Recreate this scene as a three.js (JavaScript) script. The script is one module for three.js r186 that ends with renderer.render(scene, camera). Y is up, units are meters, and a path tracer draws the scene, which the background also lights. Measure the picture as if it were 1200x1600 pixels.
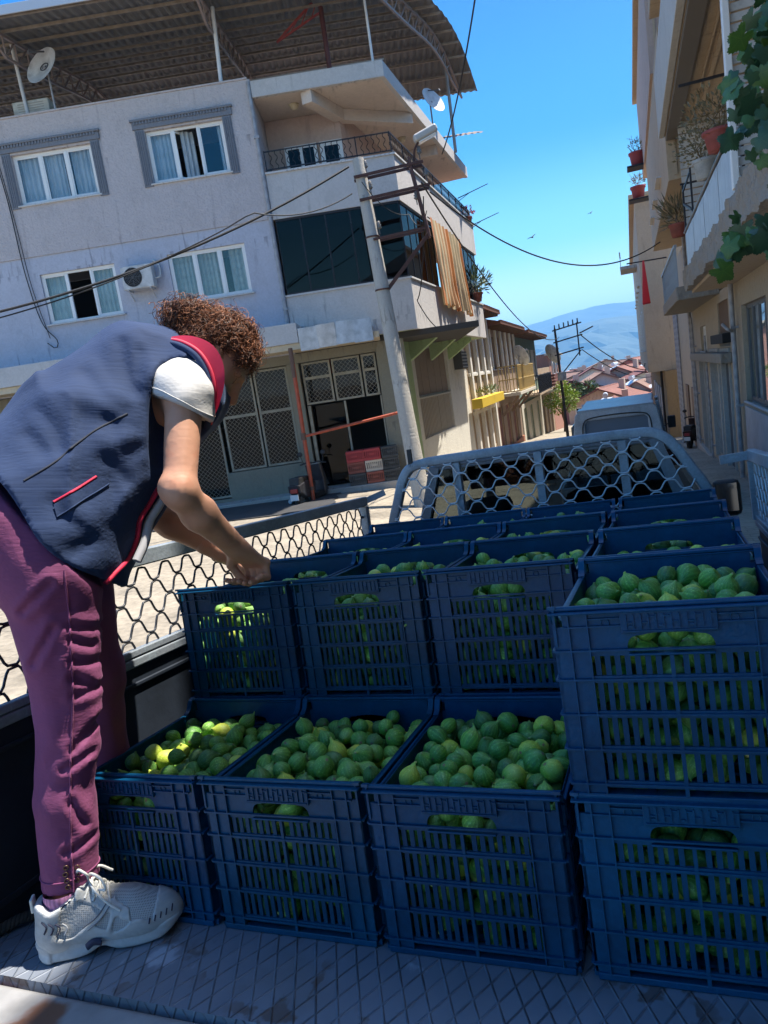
import * as THREE from 'three';
import { mergeGeometries, mergeVertices } from 'three/addons/utils/BufferGeometryUtils.js';
import { RoundedBoxGeometry } from 'three/addons/geometries/RoundedBoxGeometry.js';
import { FontLoader } from 'three/addons/loaders/FontLoader.js';
import { TextGeometry } from 'three/addons/geometries/TextGeometry.js';

// ---------------------------------------------------------------- camera, sky, sun, exposure
const scene = new THREE.Scene();
const camera = new THREE.PerspectiveCamera(70.85, 768 / 1024, 0.05, 9000);
camera.position.set(1.2844, 1.0328, 1.0467);
{ // axes of the hand-held (rolled) camera
  const m = new THREE.Matrix4().makeBasis(new THREE.Vector3(0.9249, -0.148, -0.3503), new THREE.Vector3(0.0774, 0.9751, -0.2077), new THREE.Vector3(0.3724, 0.165, 0.9133));
  camera.quaternion.setFromRotationMatrix(m).normalize();
}
scene.add(camera);
const SUN = new THREE.Vector3(0.27, 0.89, -0.35).normalize();
const sun = new THREE.DirectionalLight(new THREE.Color(1, 0.93, 0.82), 4.6);
sun.position.copy(SUN).multiplyScalar(60); sun.target.position.set(0, 0, -8); scene.add(sun, sun.target);
sun.castShadow = true; sun.shadow.mapSize.set(4096, 4096); sun.shadow.radius = 1.2;
Object.assign(sun.shadow.camera, { left: -30, right: 30, top: 40, bottom: -40, near: 1, far: 160 });
{ // clear summer sky: deep blue overhead, pale haze low down
  const W = 512, H = 256, d = new Float32Array(W * H * 4);
  const stops = [[-90, .30, .30, .29], [-8, .42, .44, .45], [0, .74, .83, .87], [4, .53, .72, .82], [9, .15, .42, .63], [16, .027, .20, .475], [28, .006, .105, .36], [50, .011, .110, .355], [90, .017, .115, .35]];
  for (let j = 0; j < H; j++) {
    const el = (j + .5) / H * 180 - 90;
    let k = 0; while (k < stops.length - 2 && el > stops[k + 1][0]) k++;
    const a = stops[k], b = stops[k + 1]; let t = Math.min(1, Math.max(0, (el - a[0]) / (b[0] - a[0]))); t = t * t * (3 - 2 * t) * .4 + t * .6;
    for (let i = 0; i < W; i++) {
      const az = (i + .5) / W * 2 * Math.PI, o = (j * W + i) * 4;
      const x = Math.cos(el * Math.PI / 180) * Math.cos(az - Math.PI), z = Math.cos(el * Math.PI / 180) * Math.sin(az - Math.PI), y = Math.sin(el * Math.PI / 180);
      const c = Math.max(0, x * SUN.x + y * SUN.y + z * SUN.z), g = .5 * Math.pow(c, 8) + 1.2 * Math.pow(c, 60);
      for (let q = 0; q < 3; q++) d[o + q] = (a[q + 1] + (b[q + 1] - a[q + 1]) * t) + g * [.9, .95, 1][q];
      d[o + 3] = 1;
    }
  }
  const t = new THREE.DataTexture(d, W, H, THREE.RGBAFormat, THREE.FloatType);
  t.mapping = THREE.EquirectangularReflectionMapping; t.magFilter = t.minFilter = THREE.LinearFilter; t.wrapS = THREE.RepeatWrapping; t.needsUpdate = true;
  scene.background = t; scene.environment = t;
}
scene.fog = new THREE.FogExp2(new THREE.Color(.22, .52, .90), 0.00021);
const EXPOSURE = 2.6;

// ---------------------------------------------------------------- helpers
let seed = 7;
const rnd = () => { seed = (seed * 1664525 + 1013904223) >>> 0; return seed / 4294967296; };
const rr = (a, b) => a + (b - a) * rnd();
const V = (x, y, z) => new THREE.Vector3(x, y, z);
const clamp = (x, a, b) => Math.min(b, Math.max(a, x));
const mixn = (a, b, t) => a + (b - a) * t;
const sstep = (a, b, x) => { const t = clamp((x - a) / (b - a), 0, 1); return t * t * (3 - 2 * t); };
const QT = new THREE.Quaternion().setFromRotationMatrix(new THREE.Matrix4().set(.9996, -.0278, 0, 0, .0277, .9947, .0988, 0, -.0027, -.0987, .9951, 0, 0, 0, 0, 1)).normalize();
const taken = {};
function numbered(n) { const k = taken[n] = (taken[n] ?? -1) + 1; return k ? `${n}_${String(k).padStart(3, '0')}` : n; }
function put(o, name, parent) { o.name = parent === scene ? numbered(name) : name; o.traverse(c => { if (c.isMesh) { c.castShadow = c.receiveShadow = true; } }); parent.add(o); return o; }
function tag(o, label, category, group, kind) { if (label) o.userData.label = label; if (category) o.userData.category = category; if (group) o.userData.group = group; if (kind) o.userData.kind = kind; return o; }
function thing(name, label, category, group) { const g = new THREE.Group(); put(g, name, scene); return tag(g, label, category, group); }
function onTruck(o, x, y, z, turn = 0) { o.position.set(x, y, z).applyQuaternion(QT); o.quaternion.copy(QT).multiply(new THREE.Quaternion().setFromAxisAngle(V(0, 1, 0), turn)); return o; }
function copyOf(o, name, label, group) { const c = o.clone(); c.name = numbered(name); scene.add(c); c.userData = { ...o.userData }; if (label) c.userData.label = label; if (group) c.userData.group = group; return c; }
// geometry with uv in metres, by the dominant direction of each face
function uvm(g, s = 1) {
  g = g.index ? g.toNonIndexed() : g; const p = g.attributes.position, uv = new Float32Array(p.count * 2), a = V(), b = V(), c = V();
  for (let i = 0; i < p.count; i += 3) {
    a.fromBufferAttribute(p, i); b.fromBufferAttribute(p, i + 1); c.fromBufferAttribute(p, i + 2);
    const n = b.clone().sub(a).cross(c.clone().sub(a)), x = Math.abs(n.x), y = Math.abs(n.y), z = Math.abs(n.z);
    [a, b, c].forEach((q, k) => { const [u, v] = x > y && x > z ? [q.z, q.y] : y > z ? [q.x, q.z] : [q.x, q.y]; uv[(i + k) * 2] = u * s; uv[(i + k) * 2 + 1] = v * s; });
  }
  g.setAttribute('uv', new THREE.BufferAttribute(uv, 2)); return g;
}
const clean = g => { g = g.index ? g.toNonIndexed() : g; for (const k of Object.keys(g.attributes)) if (!['position', 'normal', 'uv'].includes(k)) g.deleteAttribute(k); if (!g.attributes.normal) g.computeVertexNormals(); if (!g.attributes.uv) g.setAttribute('uv', new THREE.Float32BufferAttribute(new Float32Array(g.attributes.position.count * 2), 2)); return g; };
// collector of solids that become one mesh
class MB {
  constructor() { this.l = []; this.m = null; }
  add(g, m) { g = clean(g); if (m) g.applyMatrix4(m); if (this.m) g.applyMatrix4(this.m); this.l.push(g); return this; }
  box(x0, x1, y0, y1, z0, z1, bevel = 0) {
    const w = Math.abs(x1 - x0), h = Math.abs(y1 - y0), d = Math.abs(z1 - z0);
    const g = bevel ? new RoundedBoxGeometry(w, h, d, 1, Math.min(bevel, w / 2.01, h / 2.01, d / 2.01)) : new THREE.BoxGeometry(w, h, d);
    return this.add(g.translate((x0 + x1) / 2, (y0 + y1) / 2, (z0 + z1) / 2));
  }
  bar(a, b, w, h = w, bevel = 0) { // rectangular bar from a to b
    const d = b.clone().sub(a), L = d.length(), g = bevel ? new RoundedBoxGeometry(w, h, L, 1, bevel) : new THREE.BoxGeometry(w, h, L);
    const z = d.normalize(), up = Math.abs(z.y) > .95 ? V(1, 0, 0) : V(0, 1, 0), x = up.cross(z).normalize(), y = z.clone().cross(x);
    return this.add(g, new THREE.Matrix4().makeBasis(x, y, z).setPosition(a.clone().add(b).multiplyScalar(.5)));
  }
  rod(a, b, r, r2 = r, n = 8) {
    const d = b.clone().sub(a), L = d.length(), g = new THREE.CylinderGeometry(r2, r, L, n);
    return this.add(g, new THREE.Matrix4().compose(a.clone().add(b).multiplyScalar(.5), new THREE.Quaternion().setFromUnitVectors(V(0, 1, 0), d.normalize()), V(1, 1, 1)));
  }
  tube(pts, r, seg = 0, n = 6, closed = false) { return this.add(new THREE.TubeGeometry(new THREE.CatmullRomCurve3(pts, closed, 'centripetal'), seg || pts.length * 4, r, n, closed)); }
  poly(pts, depth, bevel = 0) { // outline in xy extruded along +z
    const s = new THREE.Shape(pts.map(p => new THREE.Vector2(p[0], p[1])));
    return this.add(new THREE.ExtrudeGeometry(s, { depth, bevelEnabled: bevel > 0, bevelThickness: bevel, bevelSize: bevel, bevelSegments: 1, steps: 1 }));
  }
  build(name, mat, parent, s = 1) { const m = new THREE.Mesh(uvm(mergeGeometries(this.l), s), mat); return put(m, name, parent); }
  geo(s = 1) { return uvm(mergeGeometries(this.l), s); }
}
// value noise on a torus and textures made of it
const PERM = (() => { const p = Array.from({ length: 256 }, (_, i) => i); let s = 12345; for (let i = 255; i > 0; i--) { s = (s * 1103515245 + 12345) & 0x7fffffff; const j = s % (i + 1); [p[i], p[j]] = [p[j], p[i]]; } return p; })();
const hsh = (x, y, z = 0) => PERM[(PERM[(PERM[x & 255] + y) & 255] + z) & 255] / 255;
function vn(x, y, per, z = 0) {
  const xi = Math.floor(x), yi = Math.floor(y), fx = x - xi, fy = y - yi, u = fx * fx * (3 - 2 * fx), v = fy * fy * (3 - 2 * fy), m = q => ((q % per) + per) % per;
  const a = hsh(m(xi), m(yi), z), b = hsh(m(xi + 1), m(yi), z), c = hsh(m(xi), m(yi + 1), z), d = hsh(m(xi + 1), m(yi + 1), z);
  return (a + (b - a) * u) * (1 - v) + (c + (d - c) * u) * v;
}
const fbm = (u, v, base, oct = 5, z = 0, gain = .5) => { let s = 0, a = .5, t = 0; for (let i = 0, f = base; i < oct; i++, f *= 2, a *= gain) { s += a * vn(u * f, v * f, f, z + i * 17); t += a; } return s / t; };
function n3(x, y, z) { // value noise in space
  const xi = Math.floor(x), yi = Math.floor(y), zi = Math.floor(z), f = t => t * t * (3 - 2 * t), u = f(x - xi), v = f(y - yi), w = f(z - zi);
  const L = (a, b, t) => a + (b - a) * t, h = (i, j, k) => hsh(xi + i & 255, yi + j & 255, zi + k & 255);
  return L(L(L(h(0, 0, 0), h(1, 0, 0), u), L(h(0, 1, 0), h(1, 1, 0), u), v), L(L(h(0, 0, 1), h(1, 0, 1), u), L(h(0, 1, 1), h(1, 1, 1), u), v), w);
}
const l2s = x => Math.pow(clamp(x, 0, 1), 1 / 2.2) * 255;
function texture(n, fn, color = true, rep = 1) { // fn(u, v) -> linear [r, g, b] or number
  const d = new Uint8Array(n * n * 4);
  for (let j = 0; j < n; j++) for (let i = 0; i < n; i++) {
    const c = fn(i / n, j / n), o = (j * n + i) * 4;
    if (typeof c === 'number') d[o] = d[o + 1] = d[o + 2] = color ? l2s(c) : clamp(c, 0, 1) * 255;
    else for (let k = 0; k < 3; k++) d[o + k] = color ? l2s(c[k]) : clamp(c[k], 0, 1) * 255;
    d[o + 3] = 255;
  }
  const t = new THREE.DataTexture(d, n, n, THREE.RGBAFormat); t.wrapS = t.wrapT = THREE.RepeatWrapping; t.magFilter = THREE.LinearFilter; t.minFilter = THREE.LinearMipmapLinearFilter; t.generateMipmaps = true;
  if (color) t.colorSpace = THREE.SRGBColorSpace; t.repeat.set(rep, rep); t.needsUpdate = true; return t;
}
const tint = (t, rep) => { const c = t.clone(); c.repeat.set(rep, rep); c.needsUpdate = true; return c; };
function mat(c, rough = .8, o = {}) { return new THREE.MeshStandardMaterial({ color: new THREE.Color().setRGB(...c), roughness: rough, metalness: 0, side: THREE.DoubleSide, ...o }); }
function phys(c, rough, o = {}) { return new THREE.MeshPhysicalMaterial({ color: new THREE.Color().setRGB(...c), roughness: rough, metalness: 0, side: THREE.DoubleSide, ...o }); }
const T = {};
T.mottle = texture(512, (u, v) => .74 + .5 * (fbm(u, v, 4, 6, 3) - .5) + .16 * (fbm(u, v, 40, 3, 9) - .5));       // neutral, multiplies a colour
T.grain = texture(256, (u, v) => fbm(u, v, 24, 4, 5), false);
T.coarse = texture(512, (u, v) => fbm(u, v, 6, 7, 11, .6), false);
T.stain = texture(512, (u, v) => { // weathered plaster: blotches, runs of dirt down the wall
  const run = fbm(u, v * .12, 32, 4, 21), b = fbm(u, v, 3, 6, 2), f = fbm(u, v, 60, 3, 8); const r = sstep(.55, .8, run) * sstep(.35, .7, b);
  const k = .88 + .12 * (b - .5) + .14 * (f - .5) - .34 * r - .045 * sstep(.60, .66, fbm(u, v, 7, 6, 15)) * (1 - r); return [k, k * .985, k * .96];
});
T.scuff = texture(1024, (u, v) => { const b = fbm(u, v, 5, 5, 44), f = fbm(u, v, 70, 2, 45), s1 = sstep(.74, .80, fbm(u * 1, v * .08, 90, 3, 46)), s2 = sstep(.75, .81, fbm(u * .08, v, 90, 3, 47)), d = sstep(.55, .8, fbm(u, v, 9, 5, 48)); const k = .72 + .5 * (b - .5) + .2 * (f - .5); const a = .16 * d + .28 * Math.max(s1, s2) * b; return [k * .8 + a * .35, k * .85 + a * .6, k * .9 + a * .6]; });
T.streak = texture(512, (u, v) => { const g = fbm(u * 1, v * .1, 64, 4, 31), b = fbm(u, v, 5, 5, 7); return .8 + .4 * (g - .5) + .25 * (b - .5); });
const plaster = (c, rep = .35, bump = .004) => mat(c, .92, { map: tint(T.stain, rep), bumpMap: tint(T.grain, 1.2), bumpScale: bump });
const dull = (c, rough = .8, rep = .8) => mat(c, rough, { map: tint(T.mottle, rep), bumpMap: tint(T.grain, 3), bumpScale: .0015 });

// surface of a signed distance field (naive surface nets)
function sdfMesh(f, lo, hi, h) {
  const n = [0, 1, 2].map(k => Math.ceil((hi[k] - lo[k]) / h) + 1), [nx, ny, nz] = n, F = new Float32Array(nx * ny * nz), id = (i, j, k) => i + nx * (j + ny * k);
  for (let k = 0; k < nz; k++) for (let j = 0; j < ny; j++) for (let i = 0; i < nx; i++) F[id(i, j, k)] = f(lo[0] + i * h, lo[1] + j * h, lo[2] + k * h);
  const pos = [], ix = new Int32Array(nx * ny * nz).fill(-1), idx = [];
  const C = [[0, 0, 0], [1, 0, 0], [0, 1, 0], [1, 1, 0], [0, 0, 1], [1, 0, 1], [0, 1, 1], [1, 1, 1]], E = [[0, 1], [0, 2], [0, 4], [1, 3], [1, 5], [2, 3], [2, 6], [3, 7], [4, 5], [4, 6], [5, 7], [6, 7]];
  for (let k = 0; k < nz - 1; k++) for (let j = 0; j < ny - 1; j++) for (let i = 0; i < nx - 1; i++) {
    const v = C.map(c => F[id(i + c[0], j + c[1], k + c[2])]); let s = 0; for (let q = 0; q < 8; q++) if (v[q] < 0) s |= 1 << q; if (s === 0 || s === 255) continue;
    let x = 0, y = 0, z = 0, m = 0;
    for (const [a, b] of E) if ((v[a] < 0) !== (v[b] < 0)) { const t = v[a] / (v[a] - v[b]); x += C[a][0] + (C[b][0] - C[a][0]) * t; y += C[a][1] + (C[b][1] - C[a][1]) * t; z += C[a][2] + (C[b][2] - C[a][2]) * t; m++; }
    ix[id(i, j, k)] = pos.length / 3; pos.push(lo[0] + (i + x / m) * h, lo[1] + (j + y / m) * h, lo[2] + (k + z / m) * h);
  }
  for (let k = 1; k < nz - 1; k++) for (let j = 1; j < ny - 1; j++) for (let i = 1; i < nx - 1; i++) {
    const a = F[id(i, j, k)] < 0;
    for (let ax = 0; ax < 3; ax++) {
      const b = F[id(i + (ax === 0), j + (ax === 1), k + (ax === 2))] < 0; if (a === b) continue;
      const q = ax === 0 ? [id(i, j - 1, k - 1), id(i, j, k - 1), id(i, j, k), id(i, j - 1, k)] : ax === 1 ? [id(i - 1, j, k - 1), id(i - 1, j, k), id(i, j, k), id(i, j, k - 1)] : [id(i - 1, j - 1, k), id(i, j - 1, k), id(i, j, k), id(i - 1, j, k)];
      const w = q.map(t => ix[t]); if (w.some(t => t < 0)) continue;
      a ? idx.push(w[0], w[1], w[2], w[0], w[2], w[3]) : idx.push(w[0], w[2], w[1], w[0], w[3], w[2]);
    }
  }
  const g = new THREE.BufferGeometry(); g.setAttribute('position', new THREE.Float32BufferAttribute(pos, 3)); g.setIndex(idx); g.computeVertexNormals();
  const uv = new Float32Array(pos.length / 3 * 2); for (let i = 0; i < pos.length / 3; i++) { uv[2 * i] = pos[3 * i] * .8 + pos[3 * i + 2] * .75; uv[2 * i + 1] = pos[3 * i + 1] + .2 * pos[3 * i]; }
  g.setAttribute('uv', new THREE.BufferAttribute(uv, 2)); return g;
}
const smin = (a, b, k) => { const h = Math.max(k - Math.abs(a - b), 0) / k; return Math.min(a, b) - h * h * k * .25; };
const smax = (a, b, k) => -smin(-a, -b, k);
function cap(x, y, z, a, b, ra, rb) { const bx = b[0] - a[0], by = b[1] - a[1], bz = b[2] - a[2], px = x - a[0], py = y - a[1], pz = z - a[2], t = clamp((px * bx + py * by + pz * bz) / (bx * bx + by * by + bz * bz), 0, 1); return Math.hypot(px - bx * t, py - by * t, pz - bz * t) - (ra + (rb - ra) * t); }
// one continuous bar of rounded rectangular section along a curve in a plane of constant z
function sweepXY(pts, w, h, bev) { const c = new THREE.CatmullRomCurve3(pts, false, 'centripetal').getPoints(120), sec = [[-h / 2, -w / 2 + bev], [-h / 2 + bev, -w / 2], [h / 2 - bev, -w / 2], [h / 2, -w / 2 + bev], [h / 2, w / 2 - bev], [h / 2 - bev, w / 2], [-h / 2 + bev, w / 2], [-h / 2, w / 2 - bev]], pos = [], idx = []; c.forEach((q, i) => { const t = (c[i + 1] ?? q).clone().sub(c[i - 1] ?? q).normalize(), n = V(-t.y, t.x, 0); for (const s of sec) pos.push(q.x + n.x * s[0], q.y + n.y * s[0], q.z + s[1]); if (i) for (let k = 0; k < 8; k++) { const a = (i - 1) * 8 + k, b = (i - 1) * 8 + (k + 1) % 8; idx.push(a, a + 8, b, b, a + 8, b + 8); } }); const g = new THREE.BufferGeometry(); g.setAttribute('position', new THREE.Float32BufferAttribute(pos, 3)); g.setIndex(idx); g.computeVertexNormals(); return g; }
const groundY = (x, z) => -.8 + z * .07 + .04 * sstep(0, -6, x) * Math.min(16, Math.max(0, -z));
// ---------------------------------------------------------------- the pickup truck (its own frame: floor of the bed at y = 0, street behind at +z)
const M = {};
M.steel = mat([.13, .16, .21], .5, { map: tint(T.mottle, 1.2), bumpMap: tint(T.grain, 5), bumpScale: .0006, metalness: .25 });
M.panelBlue = mat([.026, .038, .060], .6, { map: tint(T.mottle, 1.5), metalness: .2, bumpMap: tint(T.coarse, 2), bumpScale: .002 });
M.framePaint = mat([.40, .43, .46], .5, { map: tint(T.scuff, 2.2), metalness: .2, bumpMap: tint(T.grain, 6), bumpScale: .0006 });
M.wire = mat([.50, .52, .54], .45, { metalness: .4 });
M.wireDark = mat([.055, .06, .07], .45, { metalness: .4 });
M.black = mat([.012, .012, .013], .6);
M.rubber = mat([.02, .02, .02], .85);
M.carWhite = phys([.55, .58, .60], .35, { clearcoat: .4, clearcoatRoughness: .2, map: tint(T.mottle, 1) });
M.glassDark = phys([.34, .37, .37], .04, { transmission: 1, thickness: 0, ior: 1.5, specularIntensity: .3 });
M.chrome = mat([.6, .6, .6], .2, { metalness: 1 });
const plateTex = (() => { // checker plate: crossing ribs about 26 mm apart, worn through the paint here and there
  const n = 1024, P = 12; // one metre
  const rib = (u, v) => { const a = Math.abs(((u * 2 + v) * P + 1000) % 1 - .5), b = Math.abs(((u * 2 - v) * P + 1000) % 1 - .5); return Math.max(sstep(.43, .485, a), sstep(.43, .485, b)); };
  const bump = texture(n, (u, v) => .7 * rib(u, v) + .2 * fbm(u, v, 16, 4, 3), false);
  const col = texture(n, (u, v) => {
    const r = rib(u, v), w = fbm(u, v, 5, 6, 41), dirt = fbm(u, v, 20, 4, 8), scr = sstep(.70, .78, fbm(u, v * .5, 14, 6, 77)) * sstep(.45, .6, dirt);
    const base = mixn(.17, .26, w), c = [base * .92, base * 1.05, base * 1.28]; const k = 1 - .55 * r * sstep(.3, .7, dirt);
    const p = scr * .18; const rs = sstep(.63, .72, fbm(u, v, 22, 5, 19)) * sstep(.4, .6, w) * .7, dd = .25 * sstep(.5, .75, fbm(u, v, 7, 6, 23)); return [mixn(c[0] * k + p * .9, .10, rs) * (1 - dd) + .10 * dd, mixn(c[1] * k + p, .06, rs) * (1 - dd) + .09 * dd, mixn(c[2] * k + p * 1.15, .04, rs) * (1 - dd) + .075 * dd];
  });
  return { bump, col };
})();
M.plate = mat([1, 1, 1], .5, { map: plateTex.col, bumpMap: plateTex.bump, bumpScale: .0035, metalness: .25 });
M.ledge = mat([1, 1, 1], .6, { map: texture(512, (u, v) => { const r = sstep(.56, .68, fbm(u, v, 6, 6, 13)), w = .26 + .2 * (fbm(u, v, 20, 4, 4) - .5); return [mixn(w, .17, r), mixn(w * 1.0, .075, r), mixn(w * 1.02, .04, r)]; }) , bumpMap: tint(T.coarse, 2), bumpScale: .002 });

// honeycomb wire panel: wires bent into trapezoid waves run across it, each touching the next along its flats
function hexWire(mb, to3, u0, u1, v0, v1, a, b, r, inside = () => true) {
  const rows = Math.ceil((v1 - v0) / (b / 2)) + 1;
  for (let q = 0; q <= rows; q++) {
    const vc = v0 + q * b / 2, ph = q % 2, P = []; const lv = k => ((k + 2 * ph) & 3) < 2 ? vc - b / 4 + r * .8 : vc + b / 4 - r * .8;
    const wob = () => rr(-.0022, .0022);
    const ku = k => u0 - a + (Math.floor(k / 2) * .5 + (k % 2 ? .30 : 0)) * a; let uA = u0 - a, A = lv(0); for (let k = 0; uA < u1 + a; k++) { const uB = ku(k + 1) + wob(), E = lv(k + 1) + wob() * .5; for (const t of [.14, .5, .86]) P.push([uA + (uB - uA) * t, A + (E - A) * t]); uA = uB; A = E; }
    let run = []; const flush = () => { if (run.length > 3) mb.add(new THREE.TubeGeometry(new THREE.CatmullRomCurve3(run, false, 'catmullrom', .4), run.length, r, 5)); run = []; };
    for (const [u, v] of P) (u >= u0 - .001 && u <= u1 + .001 && v >= v0 - .004 && v <= v1 + .004 && inside(u, v)) ? run.push(to3(u, v)) : flush(); flush();
  }
}
{
  const t = thing('pickup_truck', 'grey-blue pickup truck with wire mesh sides and a bed full of blue crates', 'pickup truck');
  onTruck(t, 0, -.82, 0);
  const g = new THREE.Group(); // local y = 0 on the road; the bed floor is .82 above
  const Y = .82, add = (mb, n, m, p = t) => mb.build(n, m, p);
  const B = () => { const b = new MB(); b.m = new THREE.Matrix4().makeTranslation(0, Y, 0); return b; };
  B().box(-.14, 1.62, -.03, 0, -2.2, .205).build('bed_floor', M.plate, t);
  { // rounded rear sill below the floor's end, worn to the metal
    const b = B(); b.box(-.16, 1.64, -.085, -.010, .207, .345, .018); add(b, 'rear_sill', M.ledge);
    const b2 = B(); b2.box(-.16, 1.64, -.34, -.09, .30, .33, .01); add(b2, 'rear_panel', M.ledge);
  }
  for (const [s, x] of [[-1, -.14], [1, 1.62]]) { // low side boards
    const b = B(); b.box(x, x + s * .035, -.25, .425, -2.2, .26, .006);
    add(b, 'side_board', M.panelBlue);
    const e = B(); e.box(x - s * .012, x + s * .05, .425, .452, -2.2, .26, .006); add(e, 'board_rim', M.framePaint);
    const k = B(); k.box(x - s * .009, x, .372, .385, -2.18, .24, .004); k.box(x - s * .006, x, .05, .066, -2.18, .24, .003); add(k, 'board_rib', M.panelBlue);
    // fence of hexagonal wire above the board
    const f = B(); const yT = .735;
    f.box(x - .017, x + .017, yT - .035, yT + .012, -2.2, .26, .005); f.box(x - .012, x + .012, .454, .474, -2.2, .26, .004);
    for (const z of [-2.18, .24]) f.box(x - .02, x + .02, .454, yT - .037, z - .02, z + .02, .004);
    if (s < 0) f.bar(V(x, yT - .012, -2.2), V(x + .1, yT + .02, -2.24), .03, .03); else { f.bar(V(x, yT - .012, -2.2), V(1.5, .715, -2.2), .045, .035); }
    add(f, 'fence_frame', M.framePaint);
    const w = B(); hexWire(w, (u, v) => V(x + rr(-.001, .001), v, u), -2.16, .22, .476, .70, .105, .098, .0036);
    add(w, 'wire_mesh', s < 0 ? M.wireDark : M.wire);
  }
  // headboard hoop with mesh
  const hoop = [[-.03, .05], [-.005, .57], [.04, .70], [.085, .81], [.125, .855], [.19, .872], [.45, .879], [.8, .881], [1.15, .877], [1.255, .866], [1.315, .822], [1.385, .705], [1.45, .57], [1.47, .05]];
  { const b = B(); const p = hoop.map(q => V(q[0], q[1], -2.2)); const c = new THREE.CatmullRomCurve3(p, false, 'centripetal');
    b.add(sweepXY(p, .040, .046, .007));
    b.box(0, 1.46, .42, .455, -2.22, -2.185, .004); add(b, 'headboard_hoop', M.framePaint);
    for (const x of [.36, .75, 1.12]) { const u = B(); u.box(x - .019, x + .019, .457, .855, -2.222, -2.186, .004); add(u, 'headboard_post', M.framePaint); }
    const sp = B(); sp.box(.125, .15, .86, .95, -2.19, -2.18, .003); add(sp, 'hoop_spike', M.black);
    const inside = (x, y) => { const c2 = [[.0, .57], [.045, .69], [.09, .80], [.14, .85], [.3, .86], [1.15, .862], [1.245, .85], [1.31, .80], [1.38, .69], [1.45, .56]]; if (x < 0 || x > 1.45) return false; for (let i = 0; i < c2.length - 1; i++) if (x >= c2[i][0] && x <= c2[i + 1][0]) return y < mixn(c2[i][1], c2[i + 1][1], (x - c2[i][0]) / (c2[i + 1][0] - c2[i][0])) + .005; return false; };
    const w = B(); hexWire(w, (x, y) => V(x, y, -2.178 + rr(-.0015, .0015)), 0, 1.46, .45, .86, .122, .094, .0036, inside); add(w, 'headboard_mesh', M.wire);
  }
  { // cab: shell with open windows, roof lining, seats
    const y0 = -.25, y1 = .28, yr = .875, zb = -2.32, zf = -3.75;
    const b = B();
    b.box(-.02, 1.48, y0, y1, zb - .03, zb, .01);                         // back wall under the window
    b.bar(V(.02, y1 - .02, zb - .03), V(.21, yr - .03, zb - .03), .06, .05); b.bar(V(1.44, y1 - .02, zb - .03), V(1.25, yr - .03, zb - .03), .06, .05);  // rear pillars
    b.box(.2, 1.26, yr - .05, yr - .02, zb - .06, zb - .005, .008);        // header over the rear window
    for (const [xa, xb] of [[-.06, 0], [1.46, 1.52]]) { b.box(xa, xb, y0, y1 - .02, zf, zb - .04, .02); const xt = xa < 0 ? .2 : 1.26; b.bar(V((xa + xb) / 2, y1, zf - .55), V(xt, yr - .05, zf + .15), .06, .06); b.box(xt - .03, xt + .03, yr - .08, yr - .03, zf + .1, zb - .06, .015); b.box(xa, xb, y0, y1, zf - .6, zf - .01, .02); }
    b.box(.2, 1.26, yr - .045, yr, zf + .1, zb - .0, .02);                  // roof
    b.box(-.06, 1.52, y0 - .1, y1 - .16, zf - 1.5, zf - .62, .05);        // bonnet
    b.box(0, 1.46, y0 - .1, y1 - .02, zf - .62, zf - .55, .02);
    add(b, 'cab_shell', mat([.34, .36, .38], .5, { map: tint(T.scuff, 1.5) }));
    const l = B(); l.box(.23, 1.23, yr - .12, yr - .05, zf + .15, zb - .07, .004); add(l, 'roof_lining', mat([.035, .008, .010], .9)); for (const x of [.38, 1.04]) { const v = B(); v.box(x - .32, x + .32, yr - .225, yr - .125, zf + .2, zf + .22, .006); add(v, 'sun_visor', mat([.03, .012, .012], .9)); }
    const d = B(); d.box(.02, 1.44, y0 + .05, y1 - .06, zf - .5, zf - .25, .05); add(d, 'dashboard', M.black);
    const wheel = B(); wheel.add(new THREE.TorusGeometry(.17, .014, 8, 28).rotateX(-.6).translate(.42, y1 - .01, zf - .1)); add(wheel, 'steering_wheel', M.black);
    for (const x of [.40, 1.08]) { const s = B(); s.box(x - .29, x + .27, y0 - .1, x > 1 ? .64 : .50, -2.66, -2.50, .07); add(s, 'seat_back', mat([.16, .22, .25], .9, { map: tint(T.mottle, 2) }));
      const hy = x > 1 ? .66 : .52, h = B(); h.box(x - .13, x + .13, hy + .03, hy + .13, -2.62, -2.53, .04); h.rod(V(x - .06, hy - .03, -2.58), V(x - .06, hy + .05, -2.58), .008); h.rod(V(x + .06, hy - .03, -2.58), V(x + .06, hy + .05, -2.58), .008); add(h, 'headrest', mat(x > 1 ? [.30, .38, .40] : [.25, .3, .32], .9, { map: tint(T.mottle, 2) })); }
    const rw = B(); rw.poly([[.06, y1], [1.40, y1], [1.23, yr - .05], [.23, yr - .05]], .004); rw.l[0].translate(0, 0, zb - .022); add(rw, 'rear_window', M.glassDark);
    const mir = B(); mir.box(1.50, 1.64, .36, .56, -3.18, -3.11, .03); mir.bar(V(1.44, .35, -3.2), V(1.54, .42, -3.16), .03); add(mir, 'wing_mirror', M.black);
    const mg = B(); mg.box(1.52, 1.62, .39, .54, -3.109, -3.106); add(mg, 'mirror_glass', mat([.12, .13, .14], .08, { metalness: .8 }));
  }
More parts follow.
